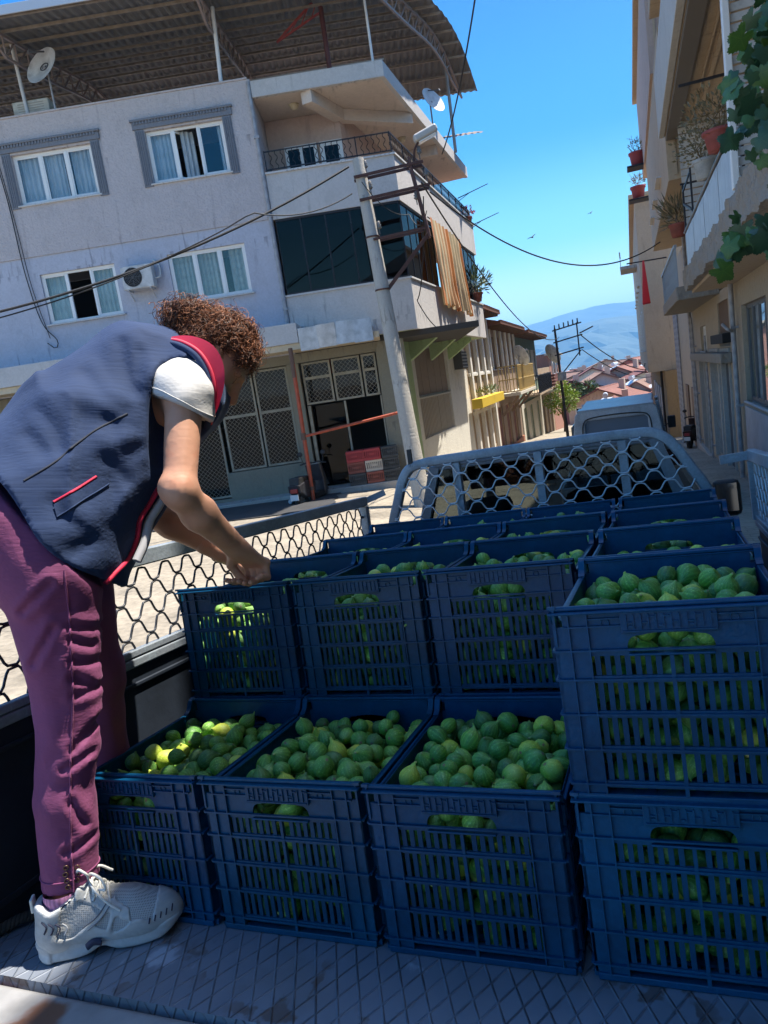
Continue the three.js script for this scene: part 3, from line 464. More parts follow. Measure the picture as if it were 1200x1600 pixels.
  const march = (f, p, d = [-.6, 0, -.8], start = .25, lift = 0) => { let s = -start; for (let i = 0; i < 80; i++) { const q = [p[0] + d[0] * s, p[1] + d[1] * s, p[2] + d[2] * s], v = f(...q); if (v < .0006) break; s += v * .6; if (s > .4) break; } s -= lift; return V(p[0] + d[0] * s, p[1] + d[1] * s, p[2] + d[2] * s); };
  { const P = [[.203, .774, .086], [.198, .663, .096], [.174, .527, .093], [.147, .381, .103], [.124, .213, .113], [.113, .133, .112]]; const c = new THREE.CatmullRomCurve3(P.map(p => V(...p))).getPoints(50).map(p => march(legs, [p.x, p.y, p.z], undefined, .25, .0004)); const b = mkB(); b.tube(c, .0022, 160, 5); b.build('side_seam', M.plum, tr); const e = mkB(); for (const p of [[.116, .172, .131], [.118, .185, .129], [.117, .159, .131], [.137, .178, .122], [.138, .165, .122], [.133, .153, .125], [.116, .146, .13]]) { const q = march(legs, p, undefined, .25, .001); e.add(new THREE.TorusGeometry(.0042, .0016, 6, 12).rotateY(.64).translate(q.x, q.y, q.z)); } e.build('eyelet', mat([.12, .07, .05], .35, { metalness: .7 }), tr);
    const h = mkB(); const ring = []; for (let i = 0; i < 40; i++) { const a = i / 40 * 6.283, d = [-Math.cos(a), 0, -Math.sin(a)]; const q = march(legs, [.072, .157, .088], d, .2, .0003); ring.push(q); } h.tube(ring, .0016, 120, 4, true); h.build('hem_seam', M.plum, tr); }
  // ---- vest
  const HN = [.66, .565, -.495], HP = [.162, .83, .06];
  const vestBody = (x, y, z) => {
    let d = cap(x, y, z, off(A0, [.528, .75, -.396], -.13), A1, .238, .190); d = smin(d, cap(x, y, z, A1, A2, .186, .158), .05); d = smin(d, cap(x, y, z, A2, off(A3, F, .03), .158, .095), .05); d = smin(d, cap(x, y, z, off(shN, R, -.05), off(shF, R, .05), .082, .082), .07);
    return d;
  };
  const vestF = (x, y, z) => {
    let d = vestBody(x, y, z); if (d > .07) return d; const s = dot(x - A1[0], y - A1[1], z - A1[2], [.28, .69, -.67]), a = dot(x - A1[0], y - A1[1], z - A1[2], R), c = dot(x - A1[0], y - A1[1], z - A1[2], [F[0] * .75, -.66, F[2] * .75]);
    if (Math.abs(d) < .045) { // drapes that radiate from the armhole and hang off the back
    if (a > -.02) d += foldAt(0, x, y, z, .0032, .0140) * sstep(-.02, .05, a); const th = Math.atan2(y - 1.03, dot(x - .30, 0, z + .17, F)), rr0 = Math.hypot(y - 1.06, dot(x - .30, 0, z + .17, F)); const near = sstep(-.02, .1, a);
    d += near * .004 * sstep(.30, .10, rr0) * sstep(.05, .1, rr0) * Math.sin(th * 9 + 3 * n3(x * 9, y * 9, z * 9)) + near * .0025 * Math.sin(s * 34 + c * 26 + 6 * n3(x * 7, y * 7, z * 7)) * sstep(.02, -.1, c) + .007 * (n3(x * 13, y * 13, z * 13) - .5) + .004 * (n3(x * 6 + 3, y * 6, z * 6) - .5) - .010 * near * Math.pow(1 - Math.abs(2 * n3(s * 5 + c * 9, s * 2 - c * 3, 4 + a * 3) - 1), 5) + .003 * Math.sin(s * 30 - c * 44 + 5 * n3(x * 8 + 9, y * 8, z * 8)) * near; }
    d = smax(d, -(dot(x - HP[0], y - HP[1], z - HP[2], HN) + .012 * Math.sin(c * 22) ), .008);                             // hem
    d = smax(d, -(cap(x, y, z, off(shN, R, .0), [.345, .98, -.16], .074, .080)), .012);                                    // armhole
    d = smax(d, -(cap(x, y, z, off(A3, F, .05), HC, .078, .11)), .01);                                                     // neck
    return d;
  };
  const flec = texture(256, (u, v) => .85 + .22 * (fbm(u, v, 5, 4, 95) - .5) + .14 * (fbm(u, v, 90, 2, 96) - .5));
  M.navy = phys([.017, .040, .112], .9, { map: tint(flec, 3), bumpMap: tint(T.grain, 8), bumpScale: .0008, sheen: .3, sheenRoughness: .45, sheenColor: new THREE.Color(.22, .34, .60) });
  M.redPipe = mat([.55, .015, .06], .7); M.navyDark = mat([.016, .022, .04], .8);
  const vest = add('vest', sdfMesh(vestF, [-.26, .66, -.58], [.46, 1.32, .26], .0068), M.navy);
  const onVest = (P, lift, n = 40) => new THREE.CatmullRomCurve3(P.map(p => V(...p))).getPoints(n).map(p => march(vestF, [p.x, p.y, p.z], undefined, .3, lift));
  { const b = mkB(); b.tube(onVest([[.150, .955, .095], [.185, .985, .046], [.213, 1.018, .011], [.238, 1.048, -.034], [.276, 1.071, -.072]], -.0008), .0026, 120, 5); b.build('side_seam', M.navyDark, vest);
    const p = mkB(); p.tube(onVest([[.196, .907, .080], [.218, .917, .070], [.226, .928, .044], [.259, .947, .030]], .001), .0030, 60, 6); p.build('pocket_piping', M.redPipe, vest);
    const fl = mkB(); const a = onVest([[.196, .903, .080], [.218, .913, .070], [.228, .924, .044], [.262, .943, .030], [.273, .948, .014]], .005, 20), c = onVest([[.200, .878, .080], [.224, .890, .069], [.234, .904, .043], [.262, .919, .031], [.273, .930, .014]], .003, 20); const pos = [], idx = []; a.forEach((q, i) => pos.push(q.x, q.y, q.z, c[i].x, c[i].y, c[i].z)); for (let i = 0; i < a.length - 1; i++) idx.push(2 * i, 2 * i + 1, 2 * i + 2, 2 * i + 1, 2 * i + 3, 2 * i + 2); const g = new THREE.BufferGeometry(); g.setAttribute('position', new THREE.Float32BufferAttribute(pos, 3)); g.setIndex(idx); g.computeVertexNormals(); fl.add(uvm(g)); fl.tube(c, .0016, 50, 4); fl.build('pocket_flap', M.navy, vest);
    const z0 = [[.256, .908, -.161], [.244, .873, -.132], [.232, .848, -.115], [.232, .805, -.090], [.225, .768, -.063], [.216, .742, -.025], [.212, .728, -.004]]; const zc = onVest(z0, .002, 60); const z = mkB(); z.tube(zc, .0058, 160, 6); const zp = z.build('zip_edge', M.redPipe, vest); const zt = mkB(); for (let i = 0; i < zc.length; i++) { const q = zc[i]; zt.box(q.x - .003, q.x + .003, q.y - .0016, q.y + .0016, q.z - .001, q.z + .008); } zt.build('zip_teeth', mat([.35, .02, .05], .4), zp).userData.kind = 'stuff';
    const li = mkB(); li.tube(z0.slice(0, 5).map(p => V(p[0] + .012, p[1] - .008, p[2] - .012)), .010, 40, 6); li.build('vest_lining', mat([.42, .42, .44], .9), vest);
    const cp = [[.205, 1.245, -.285], [.262, 1.240, -.268], [.312, 1.222, -.258], [.350, 1.192, -.256], [.370, 1.150, -.256], [.372, 1.105, -.256], [.352, 1.064, -.268], [.322, 1.040, -.295]].map(p => V(p[0] + .018, p[1], p[2] + .024)); const cc = new THREE.CatmullRomCurve3(cp).getPoints(60); const pos2 = [], idx2 = []; cc.forEach((q, i) => { const w = .034 * Math.sin(Math.PI * clamp(i / 60, .06, .97)); const e = q.clone().addScaledVector(V(...U), w).addScaledVector(V(...R), .006); pos2.push(q.x, q.y, q.z, e.x, e.y, e.z); if (i < 60) idx2.push(2 * i, 2 * i + 1, 2 * i + 2, 2 * i + 1, 2 * i + 3, 2 * i + 2); }); const cg = new THREE.BufferGeometry(); cg.setAttribute('position', new THREE.Float32BufferAttribute(pos2, 3)); cg.setIndex(idx2); cg.computeVertexNormals(); const cb = mkB(); cb.add(uvm(cg)); cb.tube(cc, .0055, 120, 6); cb.build('collar_lining', phys([.62, .012, .06], .7, { transmission: .2, thickness: 0 }), vest);
    const ob = mkB(); ob.tube(cc.map(q => q.clone().add(V(-.008, -.006, .004))), .008, 120, 6); ob.build('collar', M.navy, vest);
  }
  // ---- T-shirt sleeve
  const shirtF = (x, y, z) => { let d = cap(x, y, z, off(off(shN, R, -.025), F, -.012), [.325, 1.03, -.182], .060, .055); d = smin(d, cap(x, y, z, off(shN, R, -.02), off(A3, F, .02), .075, .075), .05); d = smin(d, cap(x, y, z, off(shF, R, .02), [.11, 1.03, -.45], .07, .062), .03);
    const v = y + .3 * (x - .33); d += .0060 * Math.sin(v * 80 + 6 * n3(x * 12, y * 12, z * 12)) * n3(x * 18, y * 10, z * 18) + .006 * (n3(x * 22, y * 22, z * 22) - .5); d = smax(d, -dot(x - .323, y - 1.078, z + .19, [.427, .845, -.32]), .004); d = smax(d, -cap(x, y, z, A3, HC, .07, .1), .01); return d; };
  const sh = add('tshirt', sdfMesh(shirtF, [.0, .97, -.58], [.46, 1.28, -.06], .0055), phys([.64, .63, .62], .9, { map: tint(weave, 2), bumpMap: tint(T.grain, 10), bumpScale: .0005 }));
  { const b = mkB(), r = []; for (let i = 0; i < 48; i++) { const a = i / 48 * 6.283, d = [-Math.cos(a), 0, -Math.sin(a)]; r.push(march(shirtF, [.323, 1.088 - .534 / .845 * dot(-d[0] * .06, 0, -d[2] * .06, F), -.19], d, .13, .0002)); } b.tube(r, .0015, 140, 4, true); b.build('sleeve_seam', sh.material, sh); }
  // ---- hair
  const hairF = (x, y, z) => { const p = [(x - HC[0]) / .92, (y - HC[1]) / .92, (z - HC[2]) / .92], a = dot(...p, R), u = dot(...p, U), w = dot(...p, W), el = (cu, cw, ra, ru, rw) => (Math.hypot(a / ra, (u - cu) / ru, (w - cw) / rw) - 1) * Math.min(ra, ru, rw);
    let d = el(.03, -.014, .078, .088, .090); d = smin(d, el(-.035, -.058, .066, .055, .048), .03); d = smin(d, Math.hypot(a - .01, u - .02, w + .098) - .028, .035);
    const face = w - (.048 + .30 * (u - .03)) ; d = smax(d, face - .02 * n3(x * 50, y * 50, z * 50), .012); d = smax(d, -(Math.hypot((u + .01) / 1.2, w - .018, (Math.abs(a) - .085) * .6) - .044), .008);
    return d + .018 * (n3(x * 55, y * 55, z * 55) - .5) + .010 * (n3(x * 120, y * 120, z * 120) - .5); };
  { const hm = phys([.17, .058, .024], .6, { map: T.streak, sheen: .2, sheenColor: new THREE.Color(.6, .25, .12), sheenRoughness: .4 }), hm2 = phys([.34, .13, .055], .6, { sheen: .2, sheenColor: new THREE.Color(.7, .35, .18), sheenRoughness: .4 }), hm3 = phys([.075, .027, .013], .45);
    const g = sdfMesh(hairF, [HC[0] - .2, HC[1] - .2, HC[2] - .2], [HC[0] + .2, HC[1] + .2, HC[2] + .2], .005); const h = add('hair', g, hm); h.material = hm3;
    seed = 321; const sets = [[], [], []]; const p = g.attributes.position, nn = g.attributes.normal; const curl = (c, n, len, r, w) => { const pts = [], dir = n.clone().add(V(rr(-.9, .9), rr(-.9, .9), rr(-.9, .9))).normalize(), s1 = V(rr(-1, 1), rr(-1, 1), rr(-1, 1)).cross(dir).normalize(), s2 = dir.clone().cross(s1), ph = rr(0, 6), tn = rr(1.2, 2.2); for (let i = 0; i <= 7; i++) { const u = i / 7; pts.push(c.clone().addScaledVector(dir, len * u * (1 - .25 * u)).addScaledVector(s1, w * Math.cos(ph + u * 6.283 * tn) - w * Math.cos(ph)).addScaledVector(s2, w * Math.sin(ph + u * 6.283 * tn) - w * Math.sin(ph))); } const t2 = new THREE.TubeGeometry(new THREE.CatmullRomCurve3(pts), 10, r, 3); sets[Math.floor(rnd() * 3)].push(t2); };
    for (let k = 0; k < 4600; k++) { const i = Math.floor(rnd() * p.count), c = V().fromBufferAttribute(p, i), n = V().fromBufferAttribute(nn, i); k % 3 === 0 ? curl(c.addScaledVector(n, -.002), n.clone().multiplyScalar(.5).add(V(rr(-1, 1), rr(-1, 1), rr(-1, 1))).normalize(), rr(.02, .06), rr(.0004, .0007), rr(.006, .014)) : curl(c.addScaledVector(n, -.004), n, rr(.010, .034), rr(.0005, .0010), rr(.005, .012)); }
    const bun = V(HC[0] - W[0] * .10 + U[0] * -.0, HC[1] - W[1] * .10, HC[2] - W[2] * .10 ).sub(BASE); for (let k = 0; k < 700; k++) { const n = V(-W[0] + rr(-.8, .8), -W[1] + rr(-.5, .5), -W[2] + rr(-.8, .8)).normalize(); curl(bun.clone().addScaledVector(n, rr(.0, .035)).add(V(rr(-.03, .03), rr(-.015, .015), rr(-.03, .03))), n, rr(.02, .06), rr(.0005, .0010), rr(.007, .016)); }
    sets.forEach((s, i) => { const m = put(new THREE.Mesh(mergeGeometries(s), [hm, hm2, hm3][i]), 'curls', h); m.userData.kind = 'stuff'; }); }
  // ---- socks and shoes (toe towards local +x)
  const shoe = (pos, ang, main) => {
    const X = [Math.cos(ang), 0, -Math.sin(ang)], Z = [Math.sin(ang), 0, Math.cos(ang)]; const m4 = new THREE.Matrix4().makeBasis(V(...X), V(0, 1, 0), V(...Z)).setPosition(pos[0], pos[1], pos[2]);
    const half = x => { const t0 = x / .287; return .030 + .012 * Math.sin(Math.PI * clamp(t0 * 1.05 - .1, 0, 1)) + .006 * sstep(.45, .75, t0) - .006 * Math.exp(-(((t0 - .42) / .14) ** 2)); };
    const sole = (x, y, z) => { const o = x < .03 ? Math.hypot((x - .034) / 1.05, z) - .034 : x > .235 ? Math.hypot((x - .235) * .88, z) - half(.235) : Math.abs(z) - half(x); const lift = .018 * sstep(.2, .29, x) ** 2 + .007 * sstep(.02, -.005, x), top = .040 - .014 * sstep(.02, .2, x) + .006 * Math.exp(-(((x - .03) / .03) ** 2)) + .010 * sstep(.21, .285, x), arch = .010 * Math.exp(-(((x - .125) / .022) ** 2)); let d = smax(o - .003 * Math.sin(y * 260) * .5, Math.max(y - top, lift + arch - y), .010); d = smax(d, -(cap(x, y, Math.abs(z), [.098, .018, .050], [.13, .019, .050], .0095, .007)), .004); return d; };
    const upper = (x, y, z) => { const el = (cx, cy, rx, ry, rz) => (Math.hypot((x - cx) / rx, (y - cy) / ry, z / rz) - 1) * Math.min(rx, ry, rz); let d = el(.218, .034, .066, .038, .043); d = smin(d, cap(x, y, z, [.05, .045, 0], [.19, .042, 0], .036, .040), .03); d = smin(d, cap(x, y, z, [.10, .080, 0], [.175, .058, 0], .033, .028), .03); d = smin(d, cap(x, y, z, [.036, .045, 0], [.040, .092, 0], .034, .030), .02); d = smin(d, cap(x, y, z, [.052, .098, 0], [.082, .116, 0], .037, .034), .02); d = smax(d, y - (.080 + .40 * (x - .02) + .024 * sstep(.045, .012, x) + .022 * sstep(.085, .11, x)), .006); d = smax(d, -cap(x, y, z, [.060, .085, 0], [.058, .22, 0], .029, .034), .006); d = smax(d, -cap(x, y, z, [.075, .10, 0], [.105, .22, 0], .026, .05), .006); d = smax(d, .02 - y, .004); return d; };
    const g0 = new THREE.Group(); put(g0, 'shoe', t); g0.matrixAutoUpdate = true; m4.scale(V(1, 1.16, 1.04)); g0.applyMatrix4(new THREE.Matrix4().makeTranslation(-BASE.x, -BASE.y, -BASE.z).multiply(m4));
    const put0 = (g, m, n) => put(new THREE.Mesh(g, m), n, g0);
    const lea = phys([.60, .62, .62], .5, { map: tint(T.mottle, 4), bumpMap: tint(T.grain, 20), bumpScale: .0004 }), mesh = mat([.42, .44, .45], .9, { map: texture(64, (u, v) => { const a = Math.abs(Math.sin(u * 3.1416 * 8)), b = Math.abs(Math.sin(v * 3.1416 * 8)); return .45 + .55 * Math.max(a, b) ** 2; }), bumpMap: tint(T.grain, 12), bumpScale: .001 }), rub = mat([.60, .62, .63], .6, { map: tint(T.mottle, 5) }), nav = mat([.02, .025, .06], .7);
    mesh.map.repeat.set(40, 40);
    put0(sdfMesh(upper, [-.02, .01, -.07], [.30, .17, .07], .0036), mesh, 'upper'); put0(sdfMesh(sole, [-.02, -.01, -.07], [.31, .07, .07], .0036), rub, 'sole');
    if (!main) { return; }
    // overlays: the upper's skin, cut to leather panels and set a little proud
    const panel = (test, lift) => (x, y, z) => Math.max(upper(x, y, z) - lift, -(upper(x, y, z) + .004), test(x, y, z));
    const zigz = (x, y) => Math.min(Math.max(x - .060 - .3 * (y - .05), y - .115), Math.max(.044 - .16 * (x - .06) - y, -1) * -1 - .011);
    const over = sdfMesh(panel((x, y) => { const heel = x - (.052 + .35 * (y - .06)), foxing = y - (.050 - .05 * (x - .05) + .008 * Math.sin(x * 70)), toe = Math.max(.232 + .5 * (y - .05) - x, -1), eyestay = Math.max(Math.abs(y - (.106 - .58 * (x - .105))) - .012, x - .19, .09 - x), sw = Math.max(Math.abs(y - (.046 + .55 * (x - .095))) - .006, x - .165, .085 - x), sw2 = Math.max(Math.abs(x - (.150 + .5 * (y - .05))) - .006, y - .08), toprow = Math.max(Math.abs(y - (.090 + .36 * (x - .02))) - .009, x - .085); return Math.min(heel, foxing, toe, eyestay, sw, sw2, toprow); }, .0024), [-.02, .01, -.07], [.30, .17, .07], .0034); put0(over, lea, 'leather_overlay');
    const hitZ = (x, y, l = .0035) => { let z = .09; for (let i = 0; i < 60; i++) { const d = Math.min(upper(x, y, z), sole(x, y, z)); if (d < .0005) break; z -= d * .7; } return V(x, y, z + l); };
    const line = (pts, r, m, n, par = g0) => { const b = new MB(); b.tube(new THREE.CatmullRomCurve3(pts.map(p => V(p[0], p[1], 0))).getPoints(16).map(q => hitZ(q.x, q.y)), r, 40, 5); const k = b.build(n, m, par); return k; };
    for (let i = 0; i < 4; i++) { const x = .028 + i * .0125; line([[x - .004, .080 - i * .003], [x + .004, .071 - i * .003], [x - .002, .060 - i * .003]], .0015, i < 3 ? nav : mat([.35, .37, .4], .6), 'chevron'); }
    for (let i = 0; i < 5; i++) { const x = .222 + i * .011; line([[x, .037 + .001 * i], [x + .003, .046 + .001 * i]], .0014, nav, 'toe_mark'); }
    line([[.098, .056], [.125, .068], [.148, .086]], .0012, mat([.12, .13, .16], .7), 'stripe_edge'); line([[.106, .050], [.132, .064], [.156, .083]], .0012, mat([.25, .27, .3], .7), 'stripe_edge');
    { const b = new MB(); for (const s of [-1, 1]) { b.tube([V(.100, .021, s * .0415), V(.113, .027, s * .0415), V(.128, .024, s * .042)], .0062, 12, 8); } b.build('sole_insert', nav, g0); }
    { const b = new MB(), r = []; for (let i = 0; i <= 20; i++) { const u = i / 20, a = Math.PI * (1.75 - 1.5 * u), X0 = .060 + .038 * Math.cos(a); r.push(V(X0, .080 + .40 * (X0 - .02) + .024 * sstep(.045, .012, X0), .034 * Math.sin(a))); } b.tube(r, .0032, 60, 6); b.build('collar_piping', nav, g0); }
    { const b = new MB(); for (let k = 0; k < 5; k++) { const x = .118 + k * .014, y = .121 - .62 * (x - .105) - .002; b.tube([V(x - .01, y - .010, .031), V(x - .002, y + .003, .018), V(x + .002, y + .006, 0), V(x + .005, y + .002, -.018), V(x + .008, y - .010, -.03)], .0027, 20, 6); b.tube([V(x - .01, y - .010, -.031), V(x - .002, y + .004, -.018), V(x + .002, y + .0075, 0), V(x + .005, y + .003, .018), V(x + .008, y - .010, .03)], .0027, 20, 6); }
      b.tube([V(.112, .122, .0), V(.098, .140, .014), V(.105, .150, .026), V(.118, .140, .028), V(.116, .126, .012)], .0026, 30, 6); b.tube([V(.112, .122, .0), V(.125, .136, .02), V(.145, .128, .034), V(.150, .110, .036), V(.135, .108, .026)], .0026, 30, 6); b.tube([V(.112, .122, .0), V(.128, .112, .032), V(.150, .088, .040), V(.172, .070, .043)], .0024, 24, 6); b.tube([V(.112, .122, .0), V(.13, .130, -.02), V(.155, .112, -.03)], .0024, 20, 6); b.build('laces', mat([.68, .68, .64], .8), g0); }
    { const b = new MB(); b.add(new THREE.CylinderGeometry(.03, .034, .045, 20, 1, true).scale(1, 1, .75).rotateZ(-.55).translate(.108, .118, 0)); b.l.length = 0; b.box(.001, .007, .088, .112, -.012, .012, .002); b.build('heel_tab', mat([.65, .65, .6], .7), g0); }
  };
  shoe([.034, .0005, .152], .605, true); shoe([-.095, .0005, -.12], 1.2, false);
  { const sk = texture(64, (u) => .8 + .2 * Math.sin(u * 6.283 * 8)); sk.repeat.set(14, 14); const b = mkB(); const q = (p, y0, y1, r0, r1, n, m) => { const c = mkB(); const prof = []; for (let i = 0; i <= 8; i++) { const u = i / 8; prof.push(new THREE.Vector2(mixn(r0, r1, u) + .0012 * Math.sin(i * 2), mixn(y0, y1, u))); } c.add(new THREE.LatheGeometry(prof, 28).translate(...p)); return c.build(n, m, t); };
    const so = q([.081, 0, .112], .05, .130, .036, .0385, 'sock', mat([.55, .24, .42], .9, { map: sk })); q([.081, 0, .112], .088, .104, .0380, .0386, 'sock_band', mat([.36, .02, .12], .9)); q([-.068, 0, -.20], .05, .118, .036, .0375, 'sock', mat([.55, .24, .42], .9, { map: sk })); }
}
// dark rope lying on the truck floor behind the shoe
{ const b = new MB(); const P = [V(-.135, .012, .12), V(-.11, .018, .08), V(-.09, .016, .05), V(-.06, .022, .03), V(-.03, .018, -.005), V(.0, .02, -.01), V(.03, .022, .03), V(.05, .02, .06)]; const c = new THREE.CatmullRomCurve3(P).getPoints(80); for (const k of [0, 2.1, 4.2]) b.tube(c.map((p, i) => p.clone().add(V(.006 * Math.cos(i * .9 + k), .006 * Math.sin(i * .9 + k), .004 * Math.cos(i * .9 + k)))), .006, 200, 6); const m = b.build('rope', mat([.03, .025, .022], .9), scene); onTruck(m, 0, 0, 0); tag(m, 'dark rope lying on the truck floor behind the white shoe', 'rope'); }
// ---------------------------------------------------------------- ground, street, pavement
M.street = mat([1, 1, 1], .95, { map: (() => { const t = texture(1024, (u, v) => { const a = fbm(u, v, 8, 6, 61), b = fbm(u, v, 70, 3, 62), c = sstep(.62, .7, fbm(u, v, 5, 5, 63)); const row = Math.abs((v * 26) % 1 - .5) > .44 ? 1 : 0, col = Math.abs((u * 14 + Math.floor(v * 26) % 2 * .5) % 1 - .5) > .47 ? 1 : 0; const k = .25 + .13 * (a - .5) + .14 * (b - .5) - .05 * c - .07 * Math.max(row, col) * sstep(.35, .6, fbm(u, v, 4, 4, 64)); return [k * 1.08, k * .93, k * .72]; }); t.repeat.set(.25, .25); return t; })(), bumpMap: tint(T.coarse, .8), bumpScale: .02 });
M.concrete = plaster([.40, .38, .35], .5, .004);
{
  const xs = [-400, -120, -60, -30, -20, -14, -10, -8, -7, -6, -5, -4, -3, -2, -1, 0, 1, 2, 3, 4, 8, 20, 60, 140, 400], zs = [40, 20, 10, 5, 2, 0, -2, -4, -6, -8, -10, -12, -14, -16, -20, -26, -34, -44, -56, -70, -100, -150, -220, -320, -500, -900, -1600, -2600, -4200];
  const pos = [], idx = [];
  for (const z of zs) for (const x of xs) { const s = z < -320 ? 6 : 1; const y = z > -220 ? groundY(x, z) : groundY(x, -220) + (z + 220) * .035; pos.push(x * s, y, z); }
  for (let j = 0; j < zs.length - 1; j++) for (let i = 0; i < xs.length - 1; i++) { const a = j * xs.length + i, b = a + xs.length; idx.push(a, a + 1, b, a + 1, b + 1, b); }
  const g = new THREE.BufferGeometry(); g.setAttribute('position', new THREE.Float32BufferAttribute(pos, 3)); g.setIndex(idx); g.computeVertexNormals();
  const m = put(new THREE.Mesh(uvm(g), M.street), 'street', scene); tag(m, 'pale worn concrete street running downhill between the houses', null, null, 'structure'); m.geometry.computeVertexNormals();
}
{ // darker asphalt lane along the front of the shop
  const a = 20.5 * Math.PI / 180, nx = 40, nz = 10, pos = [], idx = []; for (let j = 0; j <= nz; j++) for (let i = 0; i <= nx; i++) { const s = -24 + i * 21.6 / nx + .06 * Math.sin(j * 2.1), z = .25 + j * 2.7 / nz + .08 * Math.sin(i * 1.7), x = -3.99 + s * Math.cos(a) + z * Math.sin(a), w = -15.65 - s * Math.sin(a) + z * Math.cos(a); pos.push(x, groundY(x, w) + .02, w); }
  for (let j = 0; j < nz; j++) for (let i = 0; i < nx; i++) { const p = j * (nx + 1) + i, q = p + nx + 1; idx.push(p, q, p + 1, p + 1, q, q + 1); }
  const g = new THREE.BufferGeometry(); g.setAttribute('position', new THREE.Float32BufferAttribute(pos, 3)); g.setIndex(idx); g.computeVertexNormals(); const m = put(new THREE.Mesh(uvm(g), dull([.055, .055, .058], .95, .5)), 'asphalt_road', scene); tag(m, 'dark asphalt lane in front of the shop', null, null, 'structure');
}
// ---------------------------------------------------------------- the apartment block on the left
const A0 = V(-3.99, 0, -15.65), TH = 20.5 * Math.PI / 180, PH = 72.7 * Math.PI / 180;
const onA = (o, s, y, z, turn = 0) => { o.position.copy(V(s, y, z).applyAxisAngle(V(0, 1, 0), TH)).add(A0); o.rotation.y = TH + turn; return o; };
const F2M = new THREE.Matrix4().makeRotationY(PH), f2 = (a, o) => [a * Math.cos(PH) + o * Math.sin(PH), -a * Math.sin(PH) + o * Math.cos(PH)];
M.wallUp = plaster([.53, .485, .49], .45, .014); M.wallLow = plaster([.48, .50, .58], .45, .006); M.wallBalc = plaster([.56, .54, .53], .45, .006);
M.pink = plaster([.56, .42, .36], .3, .003); M.soffit = plaster([.66, .56, .48], .3, .003); M.pvc = mat([.72, .72, .70], .4); M.sill = plaster([.6, .6, .6], 1, .002);
M.trimGrey = plaster([.20, .215, .25], .9, .006); M.dark = mat([.010, .010, .011], .9);
M.pane = phys([.92, .95, .96], .02, { transmission: 1, thickness: 0, ior: 1.5 });
M.paneDark = phys([.06, .065, .07], .02, { transmission: 1, thickness: 0, ior: 1.5, specularIntensity: .4 });
M.curtain = phys([.62, .70, .74], .95, { transmission: .25, thickness: 0, map: tint(T.streak, 1) });
M.curtainDull = phys([.52, .56, .55], .95, { transmission: .25, thickness: 0, map: tint(T.streak, 1) });
M.paneShop = phys([.14, .14, .135], .03, { transmission: 1, thickness: 0, ior: 1.5, specularIntensity: .3 });
M.iron = mat([.025, .025, .03], .5, { metalness: .5 });
M.pipe = mat([.42, .42, .44], .5, { map: tint(T.mottle, 2) });
function curtainGeo(w, h, folds, amp, seedz) { const g = new THREE.PlaneGeometry(w, h, folds * 8, 10), p = g.attributes.position; for (let i = 0; i < p.count; i++) { const x = p.getX(i), y = p.getY(i), t = x / w + .5; p.setZ(i, amp * (Math.sin(t * folds * 6.283 + seedz + .6 * Math.sin(t * 9 + seedz)) * (.75 + .4 * n3(t * 6, y, seedz)) + .5 * n3(t * 20, y * 2, seedz + 3))); } g.computeVertexNormals(); return g; }
// a window set into a wall whose face is z = 0: frame, panes, curtain, sill
function windowUnit(parent, x0, x1, y0, y1, o = {}) {
  const { panes = 3, frameMat = M.pvc, depth = .09, curtains = [1, 1, 1], fw = .055, glass = M.pane, sill = true, M4 = null, open = -1, cm = M.curtain, name = 'window' } = o;
  const mk = () => { const b = new MB(); b.m = M4; return b; };
  const f = mk(), zf = -depth;
  f.box(x0, x1, y1 - fw, y1, zf - .05, zf, .006); f.box(x0, x1, y0, y0 + fw, zf - .05, zf, .006); f.box(x0, x0 + fw, y0 + fw, y1 - fw, zf - .05, zf, .006); f.box(x1 - fw, x1, y0 + fw, y1 - fw, zf - .05, zf, .006);
  const pw = (x1 - x0 - fw) / panes; for (let k = 1; k < panes; k++) f.box(x0 + k * pw, x0 + k * pw + fw, y0 + fw, y1 - fw, zf - .052, zf + .002, .006);
  const w = f.build(name, frameMat, parent);
  for (let k = 0; k < panes; k++) { const a = x0 + fw + k * pw, b2 = x0 + (k + 1) * pw;
    if (k !== open) { const p = mk(); p.box(a - .004, b2 + .004, y0 + fw - .004, y1 - fw + .004, zf - .03, zf - .024); p.build('pane', glass, w); if (pw > .45) { const s = mk(); s.box(a, a + .03, y0 + fw, y1 - fw, zf - .04, zf - .008, .004); s.box(b2 - .03, b2, y0 + fw, y1 - fw, zf - .04, zf - .008, .004); s.box(a + .03, b2 - .03, y1 - fw - .03, y1 - fw, zf - .04, zf - .008, .004); s.box(a + .03, b2 - .03, y0 + fw, y0 + fw + .03, zf - .04, zf - .008, .004); s.build('sash', frameMat, w); } }
    if (curtains[k]) { const cw = (b2 - a) * curtains[k]; const g = curtainGeo(cw, y1 - y0 - .02, Math.max(2, Math.round(cw * 9)), .022, k + x0); const c = mk(); c.add(g.translate(curtains[k] < 1 && k === panes - 1 ? b2 - cw / 2 : a + cw / 2, (y0 + y1) / 2, zf - .13)); c.build('curtain', cm, w); } }
  if (sill) { const s = mk(); s.box(x0 - .06, x1 + .06, y0 - .035, y0, -.1, .05, .008); s.build('sill', M.sill, w); }
  return w;
}
